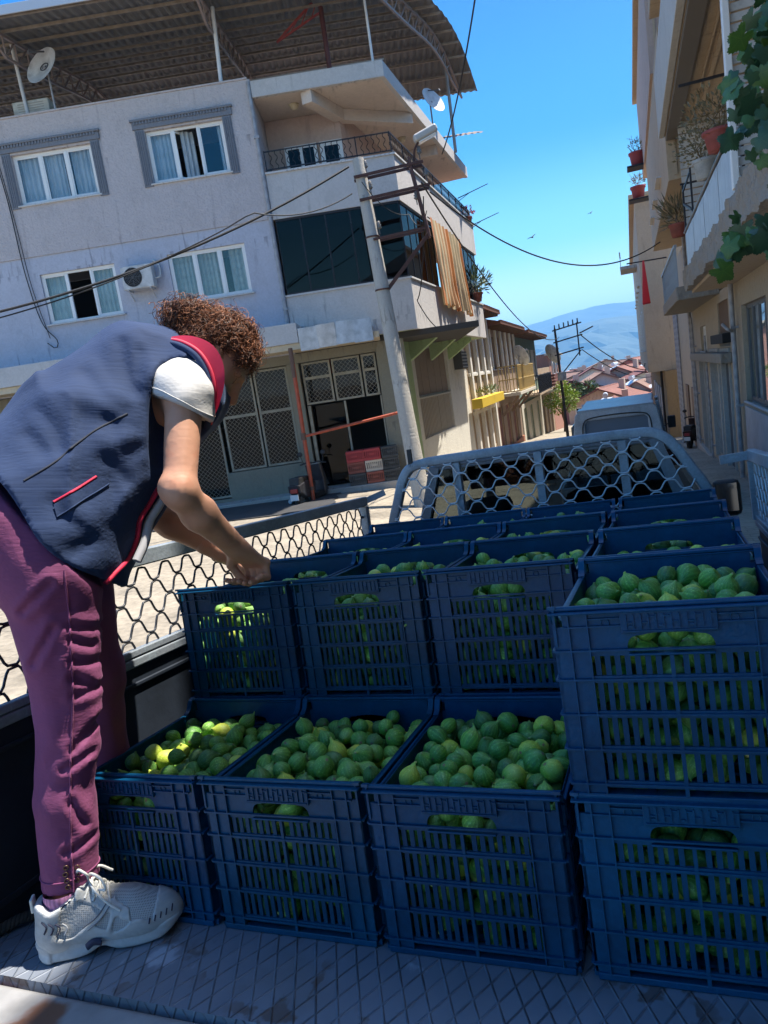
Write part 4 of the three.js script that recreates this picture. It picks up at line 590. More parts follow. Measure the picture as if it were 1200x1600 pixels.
// wall skin with openings
function skin(mb, x0, x1, y0, y1, holes, z0, depth) { const s = new THREE.Shape([[x0, y0], [x1, y0], [x1, y1], [x0, y1]].map(p => new THREE.Vector2(...p))); for (const [a, b, c, d] of holes) s.holes.push(new THREE.Path([[a, c], [a, d], [b, d], [b, c]].map(p => new THREE.Vector2(...p)))); return mb.add(new THREE.ExtrudeGeometry(s, { depth, bevelEnabled: false }).translate(0, 0, z0)); }
const plan = (mb, pts, y0, y1, bevel = 0) => mb.add(new THREE.ExtrudeGeometry(new THREE.Shape(pts.map(p => new THREE.Vector2(p[0], -p[1]))), { depth: y1 - y0, bevelEnabled: false }).rotateX(-Math.PI / 2).translate(0, y0, 0));
let block;
{
  const t = block = thing('apartment_building', 'grey three-storey apartment block with wraparound corner balconies and a metal roof canopy', 'apartment building');
  const YB = -1.75; onA(t, 0, YB, 0); const B = () => { const b = new MB(); b.m = new THREE.Matrix4().makeTranslation(0, -YB, 0); return b; };
  const Bf = () => { const b = new MB(); b.m = new THREE.Matrix4().makeTranslation(0, -YB, 0).multiply(F2M); return b; };
  const m1 = new THREE.Matrix4().makeTranslation(0, -YB, 0);
  const W = [[-8.62, -6.77, 6.40, 7.50], [-5.50, -3.71, 6.42, 7.55], [-8.57, -6.79, 3.71, 4.86], [-5.53, -3.70, 3.74, 4.86], [-13.6, -11.8, 6.4, 7.5], [-13.6, -11.8, 3.7, 4.86]];
  { const b = B(); skin(b, -16, -2.95, 5.27, 8.27, W.filter(w => w[2] > 6), -.25, .25); b.build('upper_wall', M.wallUp, t); }
  { const b = B(); skin(b, -16, -2.95, 2.2, 5.268, W.filter(w => w[2] < 6), -.28, .25); b.build('lower_wall', M.wallLow, t); }
  { const b = B(); b.box(-16, -3.0, 8.272, 8.31, -.28, .03, .006); b.box(-16, -2.95, 8.1, 8.27, -9, -.26); b.box(-3.1, -2.95, 2.2, 8.268, -9, -.26); b.box(-16, -3.12, 5.2, 5.3, -9, -.29); b.box(-16, -3.12, 2.2, 2.4, -9, -.29); b.build('coping', M.wallUp, t); }
  { const b = B(); b.box(-15.9, -3.12, 2.42, 5.18, -3, -2.9); b.box(-15.9, -3.12, 5.32, 8.08, -3, -2.9); b.build('inner_wall', M.dark, t); }
  windowUnit(t, ...W[0], { M4: m1, curtains: [1, .82, .95], cm: phys([.70, .74, .76], .95, { transmission: .3, thickness: 0, map: tint(T.streak, .6) }) }); windowUnit(t, ...W[1], { M4: m1, curtains: [1, .0, .25], open: 1 });
  windowUnit(t, ...W[2], { M4: m1, curtains: [.9, 0, 1], open: 1, cm: M.curtainDull }); windowUnit(t, ...W[3], { M4: m1, curtains: [1, 1, .7], cm: phys([.60, .62, .58], .95, { transmission: .35, thickness: 0, map: tint(T.mottle, 3) }) });
  windowUnit(t, ...W[4], { M4: m1 }); windowUnit(t, ...W[5], { M4: m1, cm: M.curtainDull });
  { // the sash that stands ajar in the upper right window, its curtain drawn half way
    const b = B(), A = V(-4.86, 6.48, -.1), E = V(-4.62, 6.48, -.52), up = V(0, 1.0, 0); b.bar(A, E, .035, .05); b.bar(A.clone().add(up), E.clone().add(up), .035, .05); b.bar(A, A.clone().add(up), .05, .035); b.bar(E, E.clone().add(up), .05, .035); const s = b.build('open_sash', M.pvc, t);
    const c = B(); c.add(curtainGeo(.32, 1.05, 3, .03, 4).rotateY(.5).translate(-4.62, 6.98, -.3)); c.build('curtain', M.curtain, s);
  }
  for (const [x0, x1, y0, y1] of W.filter(w => w[2] > 6)) { // fluted surround and scrolled head
    const b = B(); for (const [a, e] of [[x0 - .21, x0 - .01], [x1 + .01, x1 + .21]]) { b.box(a, e, y0 - .06, y1 + .04, .001, .03, .006); for (let k = 0; k < 4; k++) b.box(a + .02 + k * .045, a + .045 + k * .045, y0 - .02, y1, .03, .048, .008); }
    b.box(x0 - .25, x1 + .25, y1 + .043, y1 + .2, .001, .05, .01); b.box(x0 - .28, x1 + .28, y1 + .203, y1 + .25, .001, .09, .012); const n = Math.round((x1 - x0 + .4) / .07); for (let k = 0; k < n; k++) b.box(x0 - .2 + k * .07, x0 - .16 + k * .07, y1 + .14, y1 + .2, .05, .075);
    b.build('window_surround', M.trimGrey, t);
  }
  { const b = B(); b.rod(V(-2.99, 2.3, .045), V(-2.99, 8.2, .045), .045, .045, 10); for (const y of [3.2, 5.3, 7]) b.box(-3.05, -2.93, y, y + .05, .0, .1); b.build('downpipe', M.pipe, t); }
  // corner balconies
  const L = 9.8, C = (o1, o2) => { // corner of a line offset o1 from the first facade and o2 from the second
    const [nx, nz] = [Math.sin(PH), Math.cos(PH)]; return [(o2 - nz * o1) / nx, o1]; };
  const slabPts = (o) => [[-2.94, o], C(o, o), f2(L, o), f2(L, -4), [-2.94, -6]];
  { const b = B(); plan(b, slabPts(.05), 7.88, 8.18); b.build('roof_slab', M.soffit, t); }
  { const b = B(); plan(b, [[-2.94, .055], C(.055, .055), f2(L, .055), f2(L, -.05), C(-.05, -.05), [-2.94, -.05]], 7.86, 8.20); b.build('roof_fascia', M.wallBalc, t); }
  for (const [y0, y1, k] of [[5.24, 6.22, 3], [2.34, 3.49, 2]]) {
    const b = B(); plan(b, [[-2.94, .02], C(.02, .02), f2(L, .02), f2(L, -.10), C(-.10, -.10), [-2.94, -.10]], y0, y1); b.build('balcony_parapet', M.wallBalc, t);
    const c = B(); plan(c, [[-2.94, .06], C(.06, .06), f2(L + .03, .06), f2(L + .03, -.13), C(-.13, -.13), [-2.94, -.13]], y1 + .002, y1 + .042); c.build('parapet_coping', M.sill, t);
    const d = B(); plan(d, [[-2.94, -.11], C(-.11, -.11), f2(L - .01, -.11), f2(L - .01, -4), [-2.94, -6]], y0 + .004, y0 + .14); d.build('balcony_floor', k === 2 ? plaster([.40, .52, .30], .4) : M.soffit, t);
    const e = Bf(); e.box(L - .12, L, y0, y1, -1.4, -.1); e.build('balcony_end', M.wallBalc, t);
  }
  const IC = C(-1.5, -1.5);
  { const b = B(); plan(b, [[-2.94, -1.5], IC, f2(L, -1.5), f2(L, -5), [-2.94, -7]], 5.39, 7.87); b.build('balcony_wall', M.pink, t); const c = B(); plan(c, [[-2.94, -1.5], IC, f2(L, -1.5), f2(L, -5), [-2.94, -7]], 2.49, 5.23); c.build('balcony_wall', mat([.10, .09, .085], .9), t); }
  for (const [a, e] of [[-2.55, -1.75], [-1.68, -1.12]]) { const b = B(); b.m.multiply(new THREE.Matrix4().makeTranslation(0, 0, -1.5 + .19)); windowUnit(t, a, e, 5.75, 7.2, { M4: b.m, panes: a < -2 ? 2 : 1, curtains: [.6, .4], glass: M.paneDark, fw: .08, sill: false }); }
  { const b = B(); // beams under the roof slab
    b.bar(V(-1.75, 7.74, -.06), V(IC[0], 7.74, IC[1] + .05), .26, .27); b.build('ceiling_beam', M.soffit, t); } { const b = B(); const g = f2(2.6, -.08); b.bar(V(IC[0], 7.742, IC[1]), V(g[0], 7.742, g[1]), .22, .266); b.build('ceiling_beam', M.soffit, t); } { const b = B(); const g2 = f2(5.6, -.08), g3 = f2(5.4, -1.5); b.bar(V(g3[0], 7.74, g3[1]), V(g2[0], 7.74, g2[1]), .22, .27); b.build('ceiling_beam', M.soffit, t); }
  for (const [s, z] of [[-2.1, -.75], f2(4.2, -.75)]) { const b = B(); b.add(new THREE.SphereGeometry(.11, 16, 8, 0, 6.3, Math.PI / 2, Math.PI / 2).translate(s, 7.86, z)); b.add(new THREE.CylinderGeometry(.13, .13, .03, 16).translate(s, 7.862, z)); b.build('ceiling_light', mat([.5, .42, .28], .3), t); }
  { // iron railing with wavy bars along both fronts
    const b = B(); const runs = [[V(-2.9, 0, -.03), V(...[C(-.03, -.03)[0], 0, -.03])], [V(C(-.03, -.03)[0], 0, -.03), V(f2(L - .05, -.03)[0], 0, f2(L - .05, -.03)[1])]];
    for (const [p, q] of runs) { const n = Math.round(p.distanceTo(q) / .13), d = q.clone().sub(p).normalize(); for (const y of [6.33, 6.72]) b.bar(p.clone().setY(y), q.clone().setY(y), .025, .025);
      for (let k = 0; k <= n; k++) { const c = p.clone().lerp(q, k / n); if (k % 8 === 0) b.bar(c.clone().setY(6.26), c.clone().setY(6.74), .025, .025); else { const w = i => c.clone().addScaledVector(d, .03 * Math.sin(i * 3.14)).setY(6.33 + i * .39 / 4); b.tube([0, .5, 1, 1.5, 2, 2.5, 3, 3.5, 4].map(w), .009, 12, 4); } } }
    b.build('railing', M.iron, t); }
  { // glazed balcony: dark sliding panes in thin frames, round the corner
    const y0 = 3.535, y1 = 5.235; const run = (mk, x0, x1, n) => { for (let k = 0; k < n; k++) { const a = x0 + (x1 - x0) * k / n, e = x0 + (x1 - x0) * (k + 1) / n; const p = mk(); p.box(a + .012, e - .012, y0 + .04, y1 - .04, -.045, -.037); const pane = p.build('glass_pane', M.paneDark, t); const f = mk(); f.box(a + .002, a + .016, y0 + .04, y1 - .04, -.055, -.025); f.box(e - .016, e - .002, y0 + .04, y1 - .04, -.055, -.025); f.build('pane_frame', M.iron, pane); } const r = mk(); r.box(x0, x1, y0, y0 + .04, -.08, -.01, .004); r.box(x0, x1, y1 - .045, y1, -.08, -.01, .004); r.build('glazing_rail', M.iron, t); };
    run(B, -2.9, -.02, 5); run(Bf, .06, 3.2, 5); run(Bf, 6.3, 9.6, 5);
    const b = B(); b.box(-2.93, -2.2, 2.5, 5.2, -1.45, -1.40); b.build('inner_screen', M.dark, t);
  }
  // ground floor under the side balcony: white wall with a tall shuttered window and a green corner column
  const O = -.9;
  { const b = Bf(); skin(b, 1.6, L + .2, -2.6, 2.33, [[2.75, 6.9, -.5, 2.1]], O - .25, .25); b.box(L - .05, L + .2, -2.6, 2.33, -6, O - .26); b.build('ground_wall', plaster([.72, .70, .63], .4, .008), t); }
  { const b = Bf(); b.box(1.55, 2.2, -2.6, 2.33, O - .3, O + .06, .01); for (const a of [2.3, 4.9, 7.3]) { b.poly([[0, 1.75], [0, 2.34], [.78, 2.34], [.78, 2.2], [.3, 1.85]], .22); const g = b.l[b.l.length - 1]; } b.l = b.l.slice(0, 1); b.build('corner_column', plaster([.42, .56, .30], .5), t); }
  for (const a of [2.5, 4.9, 7.4]) { const b = Bf(); const g = new THREE.ExtrudeGeometry(new THREE.Shape([[0, 1.7], [0, 2.33], [.8, 2.33], [.8, 2.2], [.25, 1.85]].map(p => new THREE.Vector2(...p))), { depth: .24, bevelEnabled: false }).rotateY(-Math.PI / 2).translate(a, 0, O); b.add(g); b.build('balcony_bracket', plaster([.42, .56, .30], .5), t); }
  { const b = Bf(); for (let k = 0; k < 5; k++) { const a = 2.8 + k * .82; b.box(a, a + .78, .72, 2.08, O - .14, O - .08, .006); b.box(a, a + .78, -.47, .66, O - .14, O - .08, .006); } const w = b.build('shop_shutter', plaster([.30, .24, .19], 1), t); const g = Bf(); for (let k = 0; k < 24; k++) g.rod(V(2.85 + k * .17, -.5, O - .02), V(2.85 + k * .17, .66, O - .02), .014, .014, 5); g.box(2.75, 6.9, .63, .67, O - .04, O); g.build('window_grille', mat([.5, .46, .38], .6), w); }
  { const b = Bf(); b.box(7.9, 8.9, 1.35, 1.95, O, O + .3, .02); const w = b.build('wall_box', mat([.06, .06, .06], .6), t); const c = Bf(); for (let k = 0; k < 5; k++) c.box(7.95, 8.85, 1.4 + k * .11, 1.44 + k * .11, O + .3, O + .32); c.build('slat', mat([.4, .4, .38], .6), w); }
  // ground floor behind the canopy: shop front
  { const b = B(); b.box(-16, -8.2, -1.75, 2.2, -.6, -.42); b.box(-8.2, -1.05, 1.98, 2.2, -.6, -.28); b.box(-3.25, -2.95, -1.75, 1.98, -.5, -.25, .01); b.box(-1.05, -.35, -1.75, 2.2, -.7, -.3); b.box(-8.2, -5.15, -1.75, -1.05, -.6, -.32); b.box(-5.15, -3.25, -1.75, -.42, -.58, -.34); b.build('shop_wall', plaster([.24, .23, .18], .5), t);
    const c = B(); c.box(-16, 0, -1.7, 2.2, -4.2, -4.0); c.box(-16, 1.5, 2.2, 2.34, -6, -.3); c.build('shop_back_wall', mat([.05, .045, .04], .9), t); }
  { // frames of the shop windows, their glass and the diamond mesh in front
    const fr = mat([.40, .37, .28], .6, { map: tint(T.mottle, 2) }); const bays = [[-8.1, -6.6, -1.02, 1.96], [-6.58, -5.12, -1.02, 1.96], [-5.02, -4.14, -.4, 1.96], [-4.1, -3.27, -.4, 1.96], [-2.9, -2.2, .95, 1.96], [-2.16, -1.47, .95, 1.96], [-1.43, -1.08, .95, 1.96]];
    for (const [x0, x1, y0, y1] of bays) { const b = B(); for (const [a, e, c, d] of [[x0, x1, y1 - .05, y1], [x0, x1, y0, y0 + .05], [x0, x0 + .05, y0 + .05, y1 - .05], [x1 - .05, x1, y0 + .05, y1 - .05]]) b.box(a, e, c, d, -.44, -.38, .005); if (y0 < .9) b.box(x0 + .05, x1 - .05, .9, .97, -.44, -.382, .005); else b.box(x0 + .05, x1 - .05, 1.55, 1.62, -.44, -.382, .005); const w = b.build('shop_window', fr, t);
      const g = B(); g.box(x0 + .04, x1 - .04, y0 + .04, y1 - .04, -.418, -.412); g.build('pane', M.paneShop, w);
      const q = B(); const st = .11; for (let k = -Math.ceil((y1 - y0) / st); k < (x1 - x0) / st; k++) for (const s of [1, -1]) { let p = [x0 + k * st, y0], e = [p[0] + (y1 - y0), y1]; if (p[0] < x0) p = [x0, y0 + (x0 - (x0 + k * st))]; if (e[0] > x1) e = [x1, y1 - (e[0] - x1)]; if (e[0] - p[0] < .05) continue; if (s < 0) { p[0] = x0 + x1 - p[0]; e[0] = x0 + x1 - e[0]; } q.bar(V(p[0], p[1], -.35 + s * .003), V(e[0], e[1], -.35 + s * .003), .005, .004); } q.build('wire_grille', mat([.40, .37, .30], .6), w); }
    const d = B(); d.box(-2.9, -2.82, -1.15, .93, -.46, -.36, .005); d.box(-1.1, -1.06, -1.15, .93, -.46, -.36, .005); d.box(-2.0, -1.95, -1.15, .93, -.455, -.365, .004); d.build('door_frame', fr, t);
    const e = B(); e.box(-2.8, -2.02, -1.1, .9, -.44, -.43); e.build('door_glass', M.paneDark, t);
    const sh = B(); for (const y of [.2, .7, 1.2]) { sh.box(-8, -3.3, y - .02, y, -1.5, -1.1); } sh.build('shop_shelf', mat([.12, .10, .08], .8), t);
    for (const [x, y, c] of [[-4.9, 1.2, [.45, .04, .04]], [-4.4, 1.2, [.4, .4, .38]], [-3.7, 1.2, [.5, .05, .05]], [-4.7, .7, [.35, .3, .1]], [-4.2, .7, [.45, .03, .04]], [-3.6, .7, [.12, .2, .3]], [-4.8, .2, [.5, .5, .5]], [-4.0, .2, [.4, .05, .05]], [-3.55, .2, [.1, .15, .25]], [-2.6, 1.65, [.15, .2, .4]], [-2.3, 1.65, [.5, .08, .06]], [-1.8, 1.65, [.12, .16, .35]]]) { const p = B(); const z = y > 1.5 ? -.9 : -1.1; p.box(x - .18, x + .18, y, y + .24, z - .2, z, .02); p.box(x - .12, x + .1, y + .242, y + .36, z - .16, z - .03, .02); p.build('goods', mat(c, .6, { map: tint(T.mottle, 3) }), t); }
  }
  { // canopy over the shop, its right half edged with tin sheet
    const b = B(); b.box(-16, -2.71, 2.36, 2.80, -.02, .95, .01); b.build('canopy', plaster([.52, .53, .54], .5), t);
    const s = B(); s.box(-16, -.9, 2.22, 2.355, -.3, .9); s.build('canopy_soffit', plaster([.60, .52, .38], .4), t);
    const c = B(); for (let k = 0; k < 4; k++) { const n = 10, x0 = -2.69 + k * .41, w = .42; const g = new THREE.PlaneGeometry(w, .5, 24, 1), p = g.attributes.position; for (let i = 0; i < p.count; i++) p.setZ(i, .012 * Math.sin(p.getX(i) * 75) + (k % 2) * .006); c.add(g.rotateX(k === 1 ? .06 : -.03 * k).translate(x0 + w / 2, 2.41 + .012 * (k % 3), .965)); } for (const g of c.l) ; c.build('tin_sheet', mat([.62, .63, .64], .45, { metalness: .3, map: tint(T.mottle, 2) }), t);
    const d = B(); d.box(-2.705, -1.05, 2.36, 2.56, -.02, .93); d.build('canopy_end', plaster([.52, .52, .50], .5), t);
    const st = B(); st.box(-16, -.2, -1.75, -1.12, -.6, .25, .02); st.box(-3.0, -.6, -1.75, -1.32, .252, .6, .02); st.build('shop_step', M.concrete, t);
  }
  { // roof canopy: corrugated sheet on trusses, arched from front to back
    const prof = [[1.5, 9.65], [.4, 9.85], [-1, 10.1], [-2.5, 10.4], [-4, 10.72], [-5.4, 10.9], [-6.9, 10.84], [-8.7, 10.36]], X1 = z => .2974 * (.238 - z) / .9548 + .764; const cv = new THREE.CatmullRomCurve3(prof.map(p => V(0, p[1], p[0])), false, 'centripetal'), N = 64, P = cv.getPoints(N);
    const x0 = -16, x1 = 3.7, nx = Math.round((x1 - x0) / .05), pos = [], idx = []; const tap = j => x1 + .0 + (j > 44 ? -.3 * 0 : 0);
    for (let j = 0; j <= N; j++) for (let i = 0; i <= nx; i++) { const x = Math.min(x0 + (x1 - x0) * i / nx, X1(P[j].z)); const ph = (x / .2 % 1 + 1) % 1; const h = ph < .3 ? .035 : ph < .4 ? .018 : ph > .9 ? .018 : 0; pos.push(x, P[j].y + h, P[j].z); }
    for (let j = 0; j < N; j++) for (let i = 0; i < nx; i++) { const a = j * (nx + 1) + i, b = a + nx + 1; idx.push(a, b, a + 1, a + 1, b, b + 1); }
    const g = new THREE.BufferGeometry(); g.setAttribute('position', new THREE.Float32BufferAttribute(pos, 3)); g.setIndex(idx); const fg = g.toNonIndexed(); fg.computeVertexNormals();
    const b = B(); b.add(fg); b.build('roof_sheet', mat([.21, .20, .195], .7, { metalness: .3, map: tint(T.stain, .6) }), t);
    { const b2 = B(), g2 = new THREE.PlaneGeometry(3.2, 2.0, 64, 1), p = g2.attributes.position; for (let i = 0; i < p.count; i++) p.setZ(i, ((i % 65) % 4 < 2 ? .03 : 0)); b2.add(g2.rotateX(-1.25).rotateY(.0).translate(1.75, 8.95, -8.3)); b2.build('lower_roof_sheet', mat([.20, .16, .13], .7, { metalness: .3 }), t); }
    const pu = mat([.40, .33, .26], .6, { metalness: .2, map: tint(T.mottle, 2) });
    for (let k = 0; k < 13; k++) { const q = cv.getPointAt(.015 + k * .0805); const c = B(); c.box(x0, X1(q.z) - .02, q.y - .085, q.y - .035, q.z - .025, q.z + .025); c.build('purlin', pu, t); }
    for (const x of [-12.5, -8.0, -3.6, .9]) { const c = B(); const top = P.filter((_, i) => i % 4 === 0).map(p => V(x === .9 ? X1(p.z) - .55 : x, p.y - .13, p.z)); for (let i = 0; i < top.length - 1; i++) c.bar(top[i], top[i + 1], .06, .06); const bot = top.slice(2, -2).map(p => p.clone().setY(p.y - .45)); for (let i = 0; i < bot.length - 1; i++) { c.bar(bot[i], bot[i + 1], .05, .05); c.bar(bot[i], top[i + 2], .03, .03); c.bar(bot[i], top[i + 3], .03, .03); } c.bar(top[0], bot[0], .05, .05); c.bar(top[top.length - 1], bot[bot.length - 1], .05, .05); c.build('roof_truss', mat([.28, .22, .20], .6, { metalness: .2 }), t); }
    const fs = B(); fs.box(x0, X1(1.5), 9.56, 9.74, 1.50, 1.53, .005); fs.build('roof_fascia', mat([.45, .48, .52], .5), t);
    for (const [x, z, top, c, r] of [[-3.62, -.15, 9.85, [.62, .64, .66], .045], [-8.1, -.2, 9.8, [.5, .5, .5], .04], [-1.15, -1.2, 10.0, [.10, .03, .03], .06], [-.15, -.25, 9.85, [.6, .62, .64], .03], [-11.5, -.2, 9.8, [.5, .5, .5], .04], [2.4, -7.4, 10.7, [.3, .3, .3], .05], [-6, -7.5, 10.6, [.3, .3, .3], .05], [-12, -7.5, 10.6, [.3, .3, .3], .05], [-1.2, -5.2, 10.8, [.3, .3, .3], .05]]) { const c2 = B(); c2.rod(V(x, 8.18, z), V(x + (x === -3.62 ? .12 : 0), top, z + .1), r, r, 10); c2.build('roof_post', mat(c, .6), t); }
    const k = B(); k.bar(V(-2.1, 9.6, -1.2), V(-1.15, 10.3, -1.2), .05, .05); k.bar(V(-2.3, 9.45, -1.2), V(-1.15, 9.95, -1.2), .04, .04); k.bar(V(-2.3, 9.45, -1.2), V(-2.1, 9.6, -1.2), .04, .04); for (let i = 0; i < 4; i++) k.bar(V(-2.2 + i * .27, 9.5 + i * .12, -1.2), V(-2.0 + i * .27, 9.66 + i * .2, -1.2), .02, .02); k.build('roof_brace', mat([.32, .06, .05], .6), t);
    for (let i = 0; i < 2; i++) { const m = B(); const z = -1.9 - i * 2.6; m.bar(V(-16, 9.0 - i * .5, z), V(.2, 9.0 - i * .5, z), .05, .05); m.bar(V(-16, 8.55 - i * .3, z), V(.2, 8.55 - i * .3, z), .05, .05); for (let q = 0; q < 22; q++) m.bar(V(-16 + q * .73, 8.55 - i * .3, z), V(-15.63 + q * .73, 9.0 - i * .5, z), .025, .025); m.build('tie_beam', mat([.3, .28, .27], .6, { metalness: .2 }), t); }
    const rw = B(); rw.box(-16, 1.0, 8.32, 8.9, -6.0, -5.9); rw.build('terrace_wall', mat([.16, .05, .05], .8), t);
  }
}
// ---------------------------------------------------------------- things on and before the block
function dish(name, label, group, r, stand) { const t = thing(name, label, 'satellite dish', group); const pts = []; for (let i = 0; i <= 10; i++) pts.push(new THREE.Vector2(r * i / 10, r * .22 * (i / 10) ** 2)); for (let i = 10; i >= 0; i--) pts.push(new THREE.Vector2(r * i / 10 * .995, r * .22 * (i / 10) ** 2 + .008)); const b = new MB(); b.add(new THREE.LatheGeometry(pts, 32)); const hd = new THREE.Group(); put(hd, 'reflector', t); b.build('bowl', mat([.68, .70, .72], .5, { map: tint(T.mottle, 2) }), hd);
  const a = new MB(); a.bar(V(0, .05, -r * .9), V(0, r * .95, -r * .12), .02, .03); a.box(-.03, .03, r * .93, r * 1.02, -r * .2, -r * .02, .01); a.build('feed_arm', mat([.12, .12, .13], .5), hd); if (r > .42 && r < .5) { const lg = new MB(); lg.add(new THREE.TorusGeometry(.085, .012, 5, 28).rotateX(Math.PI / 2).scale(1.35, 1, 1).translate(0, .022, -.02)); for (let k = 0; k < 3; k++) lg.box(-.06 + k * .045, -.03 + k * .045, .012, .022, -.045, .005); lg.build('logo_mark', mat([.05, .055, .07], .6), hd); }
  hd.rotation.set(1.15, 0, 0); hd.position.y = stand; const p = new MB(); p.rod(V(0, 0, -.06), V(0, stand + .1, -.06), .022, .022, 8); p.bar(V(0, stand, -.06), V(0, stand, .02), .06, .06); p.build('mast', M.pipe, t); return t; }
{ const d = dish('satellite_dish', 'white satellite dish on a mast above the upper left windows of the grey block', 'satellite dishes', .44, .85); onA(d, -7.42, 8.31, .02, -.42); d.rotation.order = 'YXZ';
  const e = dish('satellite_dish', 'white satellite dish on the outer corner of the roof slab, beside the canopy edge', 'satellite dishes', .40, .75); onA(e, f2(5.2, .02)[0], 8.18, f2(5.2, .02)[1], .75); }
{ // air conditioner
  const t = thing('air_conditioner', 'white air conditioner unit on brackets between the two lower windows', 'air conditioner'); onA(t, -6.2, 4.05, 0);
  const b = new MB(); b.box(-.36, .36, .1, .62, .06, .34, .02); const c = b.build('casing', mat([.62, .62, .60], .5, { map: tint(T.mottle, 2) }), t);
  const g = new MB(); for (let k = 1; k < 7; k++) g.add(new THREE.TorusGeometry(.034 * k, .005, 5, 28).translate(-.1, .36, .35)); for (let k = 0; k < 8; k++) g.bar(V(-.1, .36, .35), V(-.1 + .21 * Math.cos(k * .785), .36 + .21 * Math.sin(k * .785), .35), .006, .006); g.build('fan_grille', mat([.10, .10, .10], .5), c); const f = new MB(); f.add(new THREE.CylinderGeometry(.215, .215, .004, 28).rotateX(Math.PI / 2).translate(-.1, .36, .341)); f.build('fan_opening', M.dark, c);
  const k = new MB(); for (const x of [-.26, .26]) { k.box(x - .015, x + .015, .07, .098, 0, .34); k.bar(V(x, -.12, .01), V(x, .08, .3), .02, .02); } k.build('bracket', mat([.4, .4, .4], .6), t); const p = new MB(); p.tube([V(.36, .3, .15), V(.46, .34, .12), V(.46, .6, .06), V(.36, .72, .04), V(.34, .72, -.1)], .022, 24, 8); p.build('hose', mat([.5, .5, .48], .7), t);
}
{ const t = thing('outdoor_unit', 'cream box-shaped air conditioner on the roof terrace under the left dish', 'air conditioner'); onA(t, -8.0, 8.31, -.35); const b = new MB(); b.box(-.42, .42, .03, .36, -.3, .15, .02); b.build('casing', mat([.55, .52, .44], .6, { map: tint(T.mottle, 2) }), t); const c = new MB(); for (let k = 0; k < 5; k++) c.box(-.3, .3, .08 + k * .05, .1 + k * .05, .15, .158); c.build('vent', mat([.3, .28, .24], .6), t); const f = new MB(); for (const x of [-.3, .3]) f.box(x - .05, x + .05, 0, .03, -.25, .1); f.build('foot', M.black, t); }
{ // curtain hung out over the side balcony
  const t = put(new THREE.Group(), 'striped_curtain', scene); tag(t, 'orange and cream striped curtain hanging outside the middle side balcony', 'curtain'); onA(t, f2(4.3, 0)[0], 3.0, f2(4.3, 0)[1], PH);
  const w = 3.9, h = 2.25, nx = 110, ny = 24, g = new THREE.PlaneGeometry(w, h, nx, ny), p = g.attributes.position; for (let i = 0; i < p.count; i++) { const x = p.getX(i), y = p.getY(i), u = x / w + .5, v = y / h + .5; const k = .4 + .6 * (1 - v); p.setX(i, x * (1 - .02 * (1 - v)) + .18 * (1 - v)); p.setY(i, y - (v < .02 ? .05 * Math.sin(u * 40) : 0) - .12 * (u - .5) * (1 - v)); p.setZ(i, .13 + .055 * k * Math.sin(u * 6.283 * 8 + .8 * Math.sin(v * 3)) + .03 * k * Math.sin(u * 6.283 * 17 + 2) + .10 * (1 - v) * n3(u * 5, v * 4, 2)); }
  g.computeVertexNormals(); g.translate(0, h / 2, 0);
  const tx = texture(256, (u, v) => { const s = (u * 2) % 1, a = fbm(u, v * .2, 16, 4, 5); const o = s < .14 || s > .9 ? 1 : s > .3 && s < .36 ? .8 : s > .52 && s < .66 ? .55 : s > .75 && s < .8 ? .7 : 0; return [mixn(.66, .60, o) * (.85 + .3 * (a - .5)), mixn(.52, .20, o) * (.85 + .3 * (a - .5)), mixn(.30, .035, o) * (.85 + .3 * (a - .5))]; });
  const m = new THREE.Mesh(g, phys([1, 1, 1], .95, { map: tx, transmission: .15, thickness: 0 })); put(m, 'cloth', t); const r = new MB(); r.rod(V(-2, 2.24, .1), V(2, 2.24, .1), .015); r.build('rail', M.iron, t);
}
// small plants in pots
M.leafA = phys([.06, .12, .025], .6, { transmission: .25, thickness: 0 }); M.leafB = phys([.10, .13, .04], .6, { transmission: .2, thickness: 0 }); M.leafDry = phys([.17, .14, .07], .7, { transmission: .2, thickness: 0 }); M.terracotta = mat([.30, .085, .045], .8, { map: tint(T.mottle, 3) });
const bladeGeo = (() => { const g = new THREE.BufferGeometry(); g.setAttribute('position', new THREE.Float32BufferAttribute([0, 0, 0, .5, .45, .08, 0, 1, -.05, 0, .45, -.03, -.5, .45, .08], 3)); g.setIndex([0, 1, 3, 1, 2, 3, 0, 3, 4, 3, 2, 4]); g.computeVertexNormals(); return g; })();
function leafBall(n, rx, ry, rz, size, slim = .5, up = 0) { const b = []; for (let i = 0; i < n; i++) { const a = rr(0, 6.283), c = rr(-1, 1), q = Math.pow(rnd(), .4), s = Math.sqrt(1 - c * c); const p = V(rx * q * s * Math.cos(a), ry * q * c, rz * q * s * Math.sin(a)); const d = p.clone().normalize().add(V(rr(-.6, .6), rr(-.6, .6) + up, rr(-.6, .6))).normalize(); const g = bladeGeo.clone(); const S = size * rr(.6, 1.3); g.applyMatrix4(new THREE.Matrix4().compose(p, new THREE.Quaternion().setFromUnitVectors(V(0, 1, 0), d).multiply(new THREE.Quaternion().setFromAxisAngle(V(0, 1, 0), rr(0, 6))), V(S * slim, S, S * slim))); b.push(g.toNonIndexed()); } const g = mergeGeometries(b); g.setAttribute('uv', new THREE.Float32BufferAttribute(new Float32Array(g.attributes.position.count * 2), 2)); return g; }
